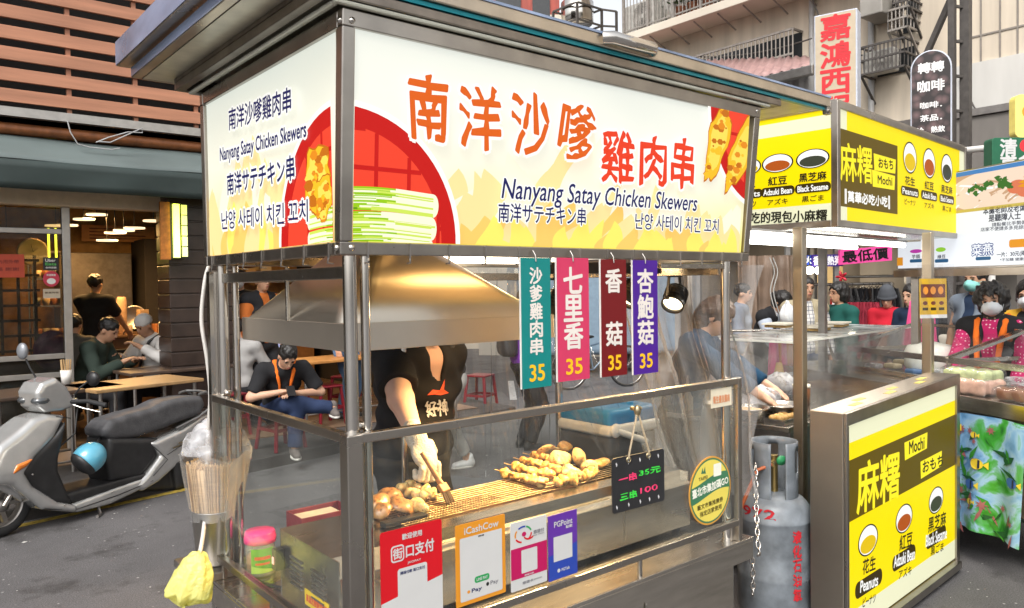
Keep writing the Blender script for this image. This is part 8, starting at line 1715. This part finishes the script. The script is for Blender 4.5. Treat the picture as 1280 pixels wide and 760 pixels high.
def pack(x, y, sx, sy, sz, m_, label, film=True):
    P = W3(x, y, .967); t = thing('food_pack', label, 'food pack', P, ea+.1); s = SDF(); s.box((0, 0, sz/2), (sx/2, sy/2, sz/2), .02); s.noise = lambda a, c, d: .004*np.sin(a*60+c*40)+.003*np.sin(c*90); soft(s, .01, 'contents', m_, t, local=True)
    if film: s = SDF(); s.box((0, 0, sz/2), (sx/2+.012, sy/2+.012, sz/2+.008), .02); s.noise = lambda a, c, d: .003*np.sin(a*70+c*55+d*30)+.0025*np.sin(c*120+a*20); soft(s, .009, 'wrap', FILM, t, local=True, smooth=0)
pack(-.02, .13, .26, .16, .07, mat('brown_cake', (.16, .06, .025), .5, var=.3), 'dark brown cake in clear wrap at the front of the right-hand stall'); pack(-.42, .14, .36, .2, .09, mat('pink_cake', (.5, .3, .22), .6, var=.4, scale=12), 'layered pink and cream packs behind the brown cake'); pack(-.42, .16, .3, .16, .14, mat('green_cream_pack', (.4, .45, .22), .6, var=.4, scale=14), 'green and cream packs stacked on the right-hand stall')
pack(.3, .12, .3, .2, .06, mat('white_cake', (.6, .57, .5), .6), 'white pack at the right picture edge of the stall')
# sign board
sb0 = at(1245, 334, 4.85); psb = Plane(sb0, (-.446*-1*-1, -.895, 0), (0, 0, 1))
psb = Plane(sb0, (.446*-1, -.895, 0), (0, 0, 1)); ul = psb.px(1121, 330)[0]; ur = psb.px(1330, 330)[0]; vt = psb.px(1245, 205)[1]; ub0, vt0 = psb.px(1208, 213)
SBW = ink(238, 243, 250); SB = [SBW, ink(28, 36, 60), ink(70, 128, 190), ink(200, 180, 90), ink(196, 160, 130), ink(34, 60, 130), ink(225, 150, 40), ink(190, 60, 170), ink(150, 210, 60), ink(60, 110, 50), ink(214, 120, 90), ink(236, 214, 196), ink(40, 90, 130)]
sg = thing('snack_sign', 'white backlit snack sign with food photograph strip above the right-hand stall', 'sign', psb.w(0, 0)); 
zc_ = 0.0; b = MB(); b.prism([(ul, 0), (ur, 0), (ur, vt), (ul, vt)], psb, -.12, -.006); b.build('sign_case', DSTEEL, sg); b = MB(); b.prism([(ul-.02, -.05), (ur, -.05), (ur, -.003), (ul-.02, -.003)], psb, -.13, .012); b.build('lower_rail', FRAME, sg)
b = MB(); b.poly([(ul+.012, .012), (ur, .012), (ur, vt-.01), (ul+.012, vt-.01)], psb, 0); o = b.build('sign_panel', [SBW], sg)
b = MB(); vp0 = psb.px(1245, 257)[1]; vp1 = psb.px(1245, 213)[1]; uL = psb.px(1200, 240)[0]
b.poly([(uL-.05, vp0), (ur, vp0), (ur, vp1), (uL-.05, vp1)], psb, .0006, 4); b.poly([(ul+.02, vp1), (ur, vp1), (ur, vt-.012), (ul+.02, vt-.012)], psb, .0008, 2); b.poly([(uL-.05, vp0-.02), (ur, vp0-.02), (ur, vp0), (uL-.05, vp0)], psb, .0008, 3)
rnd = random.Random(6); R0f, R1f = (uL-.05, vp0), (ur, vp1); vm = (vp0+vp1)/2; hh = vp1-vp0
b.poly(clip(circ(uL+.32, vm-.01, .42, hh*.62, 40), R0f, R1f), psb, .001, 11)
for k in range(46):
    u, v, a = uL+rnd.uniform(-.02, .6), vm+rnd.uniform(-.38, .3)*hh, rnd.uniform(-.6, .6); w_ = rnd.uniform(.03, .09); o_ = clip([(u+w_*math.cos(a)*q-.006*math.sin(a)*s_, v+w_*math.sin(a)*q+.006*s_+.01*math.sin(q*2)) for q, s_ in ((-1, 1), (0, 1), (1, 1), (1, -1), (0, -1), (-1, -1))], R0f, R1f)
    if o_: b.poly(o_, psb, .0012+k*1e-5, rnd.choice((11, 0, 4)))
for k, (fu, fv, r) in enumerate(((.02, .3, .05), (.1, .22, .045), (.2, .3, .04), (.44, .45, .06), (.5, .3, .05), (.3, .2, .045))):
    o_ = clip(circ(uL+fu, vp0+hh*fv, r*1.2, r*.7, 18), R0f, R1f); b.poly(o_, psb, .0018+k*2e-5, 10 if k in (3, 4) else 11)
for k in range(34): g_ = rnd.choice((.14, .3, .34)); u, v = uL+g_+rnd.gauss(0, .045), vm+.02+rnd.gauss(0, .018); b.poly(clip([(u+.022*math.cos(a)*rnd.uniform(.4, 1.3), v+.018*math.sin(a)*rnd.uniform(.4, 1.3)) for a in np.linspace(0, 6, 7)], R0f, R1f), psb, .0022+k*1e-5, 9)
for k in range(10): u, v = uL+.52+rnd.gauss(0, .03), vm+rnd.gauss(0, .02); b.poly(clip([(u-.04, v), (u, v+.012), (u+.04, v+.004), (u, v-.008)], R0f, R1f), psb, .0026+k*1e-5, 6)
b.build('food_photo', SB, o)
b = MB(); ptext(b, psb, '本攤老師及老闆娘', 1229, 264, 1291, 258, 9, 1, .001); ptext(b, psb, '是聽障人士', 1236, 273, 1276, 269, 9, 1, .001); ptext(b, psb, '請點餐比手勢謝謝', 1240, 281, 1290, 277, 5, 1, .0003); ptext(b, psb, '店家不便請多多見諒謝謝', 1226, 287, 1292, 283, 5, 1, .0003)
ptext(b, psb, '菜燕', 1215, 313, 1241, 311, 14, 5, .007, halo=True); ptext(b, psb, '菜燕', 1215, 313, 1241, 311, 14, 0, .0015, layer=.0012); p = psb.px(1229, 323); b.poly(rrect(p[0]-.06, p[1]-.011, p[0]+.06, p[1]+.011, .01), psb, .0007, 12); ptext(b, psb, '一片：30元(兩片)', 1246, 319, 1290, 316, 7, 1, .0007); ptext(b, psb, '*不加糖 健康好吃', 1250, 325, 1290, 323, 4, 1, .0003)
p = psb.px(1272, 303); b.poly(rrect(p[0]-.06, p[1]-.03, p[0]+.06, p[1]+.02, .015), psb, .0007, 6)
p = psb.px(1145, 314); b.poly(circ(p[0], p[1], .06, .014, 16), psb, .0007, 7); p = psb.px(1176, 312); b.poly(circ(p[0], p[1], .045, .016, 16), psb, .0007, 8)
for x, s_ in ((1145, '芋頭'), (1177, '綠豆')): ptext(b, psb, s_, x-5, 321, x+5, 320.5, 5, 1, .0006); p = psb.px(x, 326); b.poly(rrect(p[0]-.06, p[1]-.012, p[0]+.06, p[1]+.012, .01), psb, .0007, 12)
p = psb.px(1125, 327); b.poly(rrect(p[0]-.03, p[1]-.03, p[0]+.03, p[1]+.03, .004), psb, .0007, 6); b.build('lettering', SB, o)
b = MB(); b.bar(psb.w(ul+.1, -.05, -.08), Vector((psb.w(ul+.1, 0, -.08).x, psb.w(ul+.1, 0, -.08).y, 0)), .05, .05); b.bar(psb.w(ur-.1, -.05, -.08), Vector((psb.w(ur-.1, 0, -.08).x, psb.w(ur-.1, 0, -.08).y, 0)), .05, .05); b.build('post', DSTEEL, sg)
bag(W3(.05, .62, 1.0), (.11, .1, .09), 'plastic_bag', mat('white_bag_plastic', (.62, .64, .66), .35, bump=.4, bscale=20), 'white plastic bag in front of the polka dot woman at the right edge', 33)
P = gpos(1163, 5.6); P.z = .97; t = thing('rice_cooker', 'round white pot on the table behind the mochi post', 'pot', P); MB().lathe([(0, 0), (.13, 0), (.17, .05), (.17, .16), (.15, .2), (.03, .23), (0, .23)], P, n=28).build('pot_body', WHITE, t); b = MB(); b.box((P.x, P.y, .94), (.7, .5, .04), .4); 
for dx, dy in ((-.28, -.18), (.28, -.18), (.28, .18), (-.28, .18)): b.bar((P.x+dx, P.y+dy, 0), (P.x+dx, P.y+dy, .92), .03, .03)
single(b, 'side_table', DSTEEL, 'steel side table carrying the round white pot', 'table')
# ------------------------------------------------------------------ street signs above
def vsign(px0, px1, yt0, yt1, yb, d, name, label, col, mk, thick=.18, rz=None, arch=False):
    a, c = at(px0, yb, d), at(px1, yb, d); pl = Plane((a.x, a.y, 0), (c-a) if rz is None else Vector((math.cos(rz), math.sin(rz), 0)), (0, 0, 1)); u = pl.px(px1, yb)[0]; v0 = pl.px(px0, yb)[1]; v1 = pl.px(px0, yt0)[1]
    t = thing(name, label, 'sign', pl.w(u/2, v0, -thick/2)); b = MB()
    o_ = [(0, v0), (u, v0), (u, v1), (0, v1)] if not arch else [(0, v0), (u, v0)]+[(u/2+u/2*math.cos(x), v1-u/2+u/2*math.sin(x)) for x in np.linspace(0, math.pi, 24)]
    b.prism(o_, pl, -thick, 0); b.build('sign_case', mat('pale_blue_casing', (.5, .53, .6), .5), t, bevel=.01)
    s_ = .93; uc, vc = u/2, (v0+v1)/2; b = MB(); b.poly([(uc+(x-uc)*s_, vc+(y-vc)*(1-(1-s_)*u/(v1-v0))) for x, y in o_], pl, .003); o = b.build('sign_face', col, t); mk(t, pl, u, v0, v1, o); return t
def mk1(t, pl, u, v0, v1, o):
    b = MB(); 
    for k, ch in enumerate('嘉鴻西服'): text(b, pl, ch, (u*.16, v1-(.6+k*1.07)*u*.62), (u*.84, v1-(.6+k*1.07)*u*.62), u*.6, 0, .02, layer=.006)
    b.build('lettering', mat('sign_red', srgb(205, 30, 40), .5), o)
vsign(1018, 1072, 20, 20, 190, 8.6, 'tailor_sign', 'tall upright cream sign with red 嘉鴻西服 characters', mat('cream_sign_face', srgb(186, 170, 145), .5, var=.05), mk1, .2, R_(-74))
def beans():
    m = mat('coffee_bean_print', (.05, .025, .02), .5); nt = m.node_tree; bs = nt.nodes['Principled BSDF']; tc = node(nt, 'ShaderNodeTexCoord'); v = node(nt, 'ShaderNodeTexVoronoi'); v.inputs['Scale'].default_value = 11; nt.links.new(tc.outputs['Object'], v.inputs[0]); rp = node(nt, 'ShaderNodeValToRGB'); rp.color_ramp.elements[0].color = (.13, .075, .075, 1); rp.color_ramp.elements[1].color = (.012, .006, .006, 1); rp.color_ramp.elements[0].position = .1; rp.color_ramp.elements[1].position = .6; nt.links.new(v.outputs['Distance'], rp.inputs[0]); nt.links.new(rp.outputs[0], bs.inputs['Base Color']); return m
def mk2(t, pl, u, v0, v1, o):
    b = MB()
    for s_, y, h, w_ in (('轉轉', 84, .28, .62), ('咖啡', 107, .3, .64), ('咖啡．', 131, .17, .52), ('茶品．', 147, .17, .52), ('冷．熱飲', 162, .17, .66)):
        v = pl.px(1165, y)[1]; text(b, pl, s_, (u*.5-u*w_/2, v), (u*.5+u*w_/2, v), u*h, 0, .012, layer=.006)
    b.build('lettering', mat('sign_white', (.75, .73, .72), .5), o)
vsign(1138, 1190, 66, 66, 215, 8.2, 'coffee_sign', 'dark round-topped coffee bean sign with white 轉轉咖啡 characters', beans(), mk2, .16, R_(-70), True)
t = thing('lattice_pole', 'dark steel ladder-like pole with diagonal stay behind the coffee sign', 'pole', gpos(1190, 9.0)); P = gpos(1190, 9.0); Pr = gpos(1207, 9.05); b = MB()
b.bar(P, P+Vector((0, 0, 8)), .07, .07); b.bar(Pr, Pr+Vector((0, 0, 8)), .1, .1)
for k in range(20): b.bar(P+Vector((0, 0, .4*k)), Pr+Vector((0, 0, .4*k)), .03, .03)
a = at(1155, 75, 9.4); c = at(1197, -20, 9.05); b.bar(a, c, .06, .06); b.build('pole', IROND, t)
pg = Plane(at(1240, 210, 6.6), (RT.x, RT.y, 0), (0, 0, 1)); t = thing('green_sign', 'green sign with white outlined characters and a red dot at the right edge', 'sign', pg.w(.3, 0, 0)); v = pg.px(1240, 172)[1]; b = MB(); b.prism(rrect(0, 0, .62, v, .03), pg, -.12, 0); o = b.build('board', mat('sign_green', srgb(20, 92, 62), .45), t, bevel=.005)
b = MB(); text(b, pg, '清', (.07, v*.66), (.21, v*.66), .15, 0, .006); b.poly(circ(.29, v*.72, .055, n=24), pg, .001, 1); text(b, pg, '真', (.07, v*.1), (.21, v*.1), .15, 0, .006); text(b, pg, '食館', (.23, v*.2), (.5, v*.2), .15, 0, .006); b.build('lettering', [WHT_, mat('sign_dot_red', srgb(220, 40, 50), .5)], o); b = MB(); b.bar(pg.w(.3, .1, -.06), Vector((pg.w(.3, 0, -.06).x, pg.w(.3, 0, -.06).y, 0)), .06, .06); b.build('post', DSTEEL, t)
P = at(1206, 188, 7.2); b = MB(); b.tube([P, at(1245, 184, 6.9)], .03, 10); b.tube([at(1240, 184, 6.95), Vector((at(1240, 184, 6.95).x, at(1240, 184, 6.95).y, 0))], .03, 10); single(b, 'white_bracket', WHITE, 'white pipe bracket reaching left of the green sign', 'bracket')
pg = Plane(at(1269, 172, 8), (RT.x, RT.y, 0), (0, 0, 1)); v = pg.px(1269, 118)[1]; t = thing('yellow_sign', 'pale sign with yellow edge and orange mark cut off by the right picture edge', 'sign', pg.w(.2, 0)); b = MB(); b.prism(rrect(0, 0, .6, v, .06), pg, -.1, 0); o = b.build('board', mat('sign_cream_yellow', srgb(250, 226, 120), .5), t); b = MB(); b.poly(circ(.14, v*.6, .07, n=20), pg, .001, 0); b.build('mark', mat('sign_orange', srgb(240, 150, 30), .5), o); b = MB(); b.bar(pg.w(.4, .1, -.05), Vector((pg.w(.4, 0, -.05).x, pg.w(.4, 0, -.05).y, 0)), .06, .06); b.build('post', DSTEEL, t)
# ------------------------------------------------------------------ shop across the street
ps = Plane(at(1060, 356, 10.4), (RT.x, RT.y, 0), (0, 0, 1)); zb_ = -ps.o.z
px_ = lambda x, y: ps.px(x, y)
sh_ = thing('clothes_shop', 'open-fronted clothes shop with dark interior across the street', 'shop', ps.w(0, zb_)); b = MB()
a0, a1 = px_(925, 360)[0], px_(1330, 360)[0]; zt_ = px_(1060, 296)[1]
b.prism([(a0, zb_), (a1, zb_), (a1, zt_+.3), (a0, zt_+.3)], ps, -2.2, -2.1); b.prism([(a0, zt_), (a1, zt_), (a1, zt_+.1), (a0, zt_+.1)], ps, -2.1, .4); b.build('shell', mat('dim_shop_wall', (.16, .14, .12), .7, var=.3, scale=2), sh_)
b = MB(); b.prism([(px_(1085, 340)[0], px_(1085, 356)[1]), (px_(1135, 340)[0], px_(1085, 356)[1]), (px_(1135, 340)[0], px_(1085, 328)[1]), (px_(1085, 340)[0], px_(1085, 328)[1])], ps, -2.09, -2.05); b.build('ochre_panel', mat('ochre_shop_panel', (.45, .33, .16), .6), sh_)  # flat ochre panel on the shop's back wall
for x in (980, 1040, 1128, 1210): u_ = px_(x, 360)[0]; b = MB(); b.prism([(u_-.03, zb_), (u_+.03, zb_), (u_+.03, zt_), (u_-.03, zt_)], ps, .1, .16); b.build('post', DSTEEL, sh_)
u0, v0 = px_(942, 402); u1, v1 = px_(986, 320); b = MB(); b.sheet(lambda a, c: ps.w(u0-.3+(u1-u0+.3)*a, v0-1.0+(v1-v0+1.0)*c, .3+.05*math.sin(a*22+c*3)+.02*math.sin(a*47)), 60, 10); single(b, 'brown_tarp', mat('brown_tarp', (.17, .115, .08), .6, var=.25, scale=4, bump=.4, bscale=10), 'brown tarpaulin hanging at the left of the clothes shop', 'tarpaulin', solid=.004)
def board(x0, y0, x1, y1, l, name, label, rgb, s_, tc_, bold=.01, halo=None, lit=False, tilt=0):
    a, c = px_(x0, y1), px_(x1, y0); t = thing(name, label, 'sign', ps.w((a[0]+c[0])/2, a[1], l)); b = MB(); b.prism([(a[0], a[1]), (c[0], a[1]+tilt), (c[0], c[1]+tilt), (a[0], c[1])], ps, l-.05, l); o = b.build('board', ink(*rgb, lit=lit), t); b = MB(); w_ = c[0]-a[0]; h_ = c[1]-a[1]; m_ = (a[1]+c[1])/2
    if halo: text(b, ps, s_, (a[0]+w_*.05, m_), (c[0]-w_*.08, m_+tilt), h_*.75, 1, bold*2.4, layer=l+.002)
    text(b, ps, s_, (a[0]+w_*.05, m_), (c[0]-w_*.08, m_+tilt), h_*.75, 0, bold, layer=l+.004); b.build('lettering', [ink(*tc_, lit=lit), WHT_], o)
board(1036, 313, 1099, 332, .35, 'price_banner', 'pink banner reading 最低價 in black characters with white outlines', (240, 80, 160), '最低價', (25, 20, 25), .012, True, tilt=.05); board(1004, 319, 1042, 334, .3, 'shop_sign', 'purple shop sign with white characters left of the pink banner', (64, 44, 130), '香腸熱狗', (240, 240, 245), .008); board(996, 320, 1005, 332, .28, 'shop_sign', 'small blue shop sign beside the post', (40, 70, 170), '大', (235, 240, 250), .01); board(1032, 372, 1046, 392, .2, 'price_sign', 'small red and white price sign behind the teal woman', (200, 40, 40), '特價', (250, 240, 240), .006)
for k, x in enumerate((1012, 1024)):
    P = at(x, 338, 10.0); t = thing('hanging_bulb', ['warm', 'white'][k]+' round bulb hanging under the purple shop sign', 'lamp', P); MB().ell(P, (.06, .06, .055), 16).build('bulb', lamp_mat('bulb_%d' % k, (1, .85, .55) if k == 0 else (1, .97, .88), 5), t); MB().tube([P+Vector((0, 0, .05)), P+Vector((0, 0, .4))], .006, 6).build('cord', BLACK, t)
L = bpy.data.lights.new('bulb_light', 'POINT'); L.energy = 28; L.color = (1, .86, .64); L.shadow_soft_size = .1; o = bpy.data.objects.new('bulb_light', L); link(o); o.location = at(1060, 345, 11.6)  # unseen fill light added inside the shop, apart from the bulbs
rk = thing('clothes_rack', 'clothes rack rail hung with dark garments in the shop', 'clothes rack', ps.w(px_(1080, 360)[0], zb_, -.3)); b = MB(); a, c = px_(1020, 356), px_(1128, 354)
b.tube([ps.w(a[0], a[1], -.3), ps.w(c[0], c[1], -.3)], .02, 8); b.tube([ps.w(a[0], a[1], -.3), ps.w(a[0], zb_, -.3)], .02, 8); b.tube([ps.w(c[0], c[1], -.3), ps.w(c[0], zb_, -.3)], .02, 8); a2, c2 = px_(1090, 345), px_(1240, 343); b.tube([ps.w(a2[0], a2[1], -.9), ps.w(c2[0], c2[1], -.9)], .02, 8); b.build('rail', DSTEEL, rk)
def garment(x, ytop, L_g, w_, l, m_, label, grp, seed):
    u_, v_ = px_(x, ytop); b = MB(); b.sheet(lambda a, c: ps.w(u_+(a-.5)*w_*(.55+.45*min(1, c*4)+.1*c), v_-.06-L_g*c, l+.05*math.sin(a*12+seed)*(.4+c)+.03*math.sin(a*23+seed*2)), 20, 6); t = thing('garment', label, 'garment', ps.w(u_, v_-L_g, l), group=grp); b.build('cloth', m_, t, solid=.006); b = MB(); b.tube([ps.w(u_, v_+.02, l), ps.w(u_+.02, v_, l), ps.w(u_, v_-.03, l)], .004, 5); b.tube([ps.w(u_-w_*.25, v_-.08, l), ps.w(u_, v_-.03, l), ps.w(u_+w_*.25, v_-.08, l)], .006, 5); b.build('hanger', BLACK, t)
gm = [CBLK, cloth('charcoal_cloth', (.03, .03, .034)), cloth('dark_brown_cloth', (.05, .035, .028)), cloth('grey_cloth', (.14, .14, .14))]
rnd = random.Random(9)
for k in range(16): garment(1068+k*4.2 if k > 3 else 1060+k*5, 355, rnd.uniform(.75, 1.0), .22, -.3+rnd.uniform(-.05, .05), gm[rnd.choice((0, 0, 1, 1, 2, 3))], 'dark garment on the rail behind the bucket hat', 'dark garments on the rail', k)
for k in range(7): garment(1060+k*5.2, 372, .8, .24, .05, cloth('wine_red_cloth_%d' % (k % 2), ((.3, .03, .05), (.22, .02, .035))[k % 2]), 'wine red garment hanging behind the teal woman', 'wine red garments', k+.5)
for k in range(14): garment(1185+k*5, 345, rnd.uniform(1.0, 1.3), .25, -.9, gm[rnd.choice((0, 0, 1))], 'black garment hanging behind the grey vest man', 'black garments at the right', k)
def ribbon(P): 
    t = thing('red_ribbon', 'shiny red bow hanging beside the pink banner', 'ribbon', P); 
    for k in range(5): a = k*1.256; M_ = Matrix.Rotation(a, 3, 'X'); MB().ell(P+Vector((0, .04*math.cos(a), .04*math.sin(a))), (.02, .045, .018), 12, M=M_).build('loop', mat('shiny_red_foil', (.5, .02, .04), .2, .3), t)
ribbon(at(1052, 346, 9.8))
P = at(1152, 376, 6.6); b = MB(); hd_ = Vector((RT.x, RT.y, 0)); b.sheet(lambda a, c: P+hd_*((a-.5)*(.2+.12*c))+Vector((0, 0, -.42*c))+Vector((F_.x, F_.y, 0))*(.04*math.sin(a*14)*c), 20, 8); single(b, 'pink_cloth', CPNK, 'hot pink cloth hanging behind the menu card', 'cloth', solid=.006)
for x, y, L_c, m_, lab, wd in ((972, 418, .4, CPNK, 'pink garment hanging left of the mochi post', .13), (988, 420, .55, cloth('vivid_orange_cloth', (.75, .17, .03)), 'orange garment hanging left of the mochi post', .2)):
    P = at(x, y, 6.4); b = MB(); b.sheet(lambda a, c: P+hd_*((a-.5)*wd*(1+.3*c))+Vector((0, 0, -L_c*c))+Vector((F_.x, F_.y, 0))*(.03*math.sin(a*12)*c), 16, 8); single(b, 'hanging_cloth', m_, lab, 'cloth', solid=.006)
P = gpos(985, 6.5); t = thing('folding_rack', 'thin steel folding rack holding the pink and orange garments', 'rack', P); b = MB()
for s_ in (-.5, .5):
    b.tube([P+hd_*(s_-.2), P+hd_*(s_+.2)+Vector((0, 0, 1.25))], .012, 8); b.tube([P+hd_*(s_+.2), P+hd_*(s_-.2)+Vector((0, 0, 1.25))], .012, 8)
b.tube([P+hd_*-.75+Vector((0, 0, 1.24)), P+hd_*.75+Vector((0, 0, 1.24))], .012, 8); b.build('frame', TUBE, t)
for k, (x, xb) in enumerate(((962, 968), (966, 972))):
    b = MB(); b.tube(smooth_path([at(x, 322, 7.2), at(xb, 340, 7.2), at(x+1, 365, 7.2), at(xb+3, 395, 7.2)], 6), .005, 8); single(b, 'white_hose', mat('grey_hose', (.4, .4, .38), .5), ['white hose hanging in front of the brown tarpaulin, left one', 'white hose hanging in front of the brown tarpaulin, right one'][k], 'hose')
P = at(985, 392, 6.9); bag(P-Vector((0, 0, .1)), (.08, .07, .09), 'plastic_bag', mat('white_bag_plastic', (.62, .64, .66), .35), 'white plastic bag held left of the mochi post', 41)
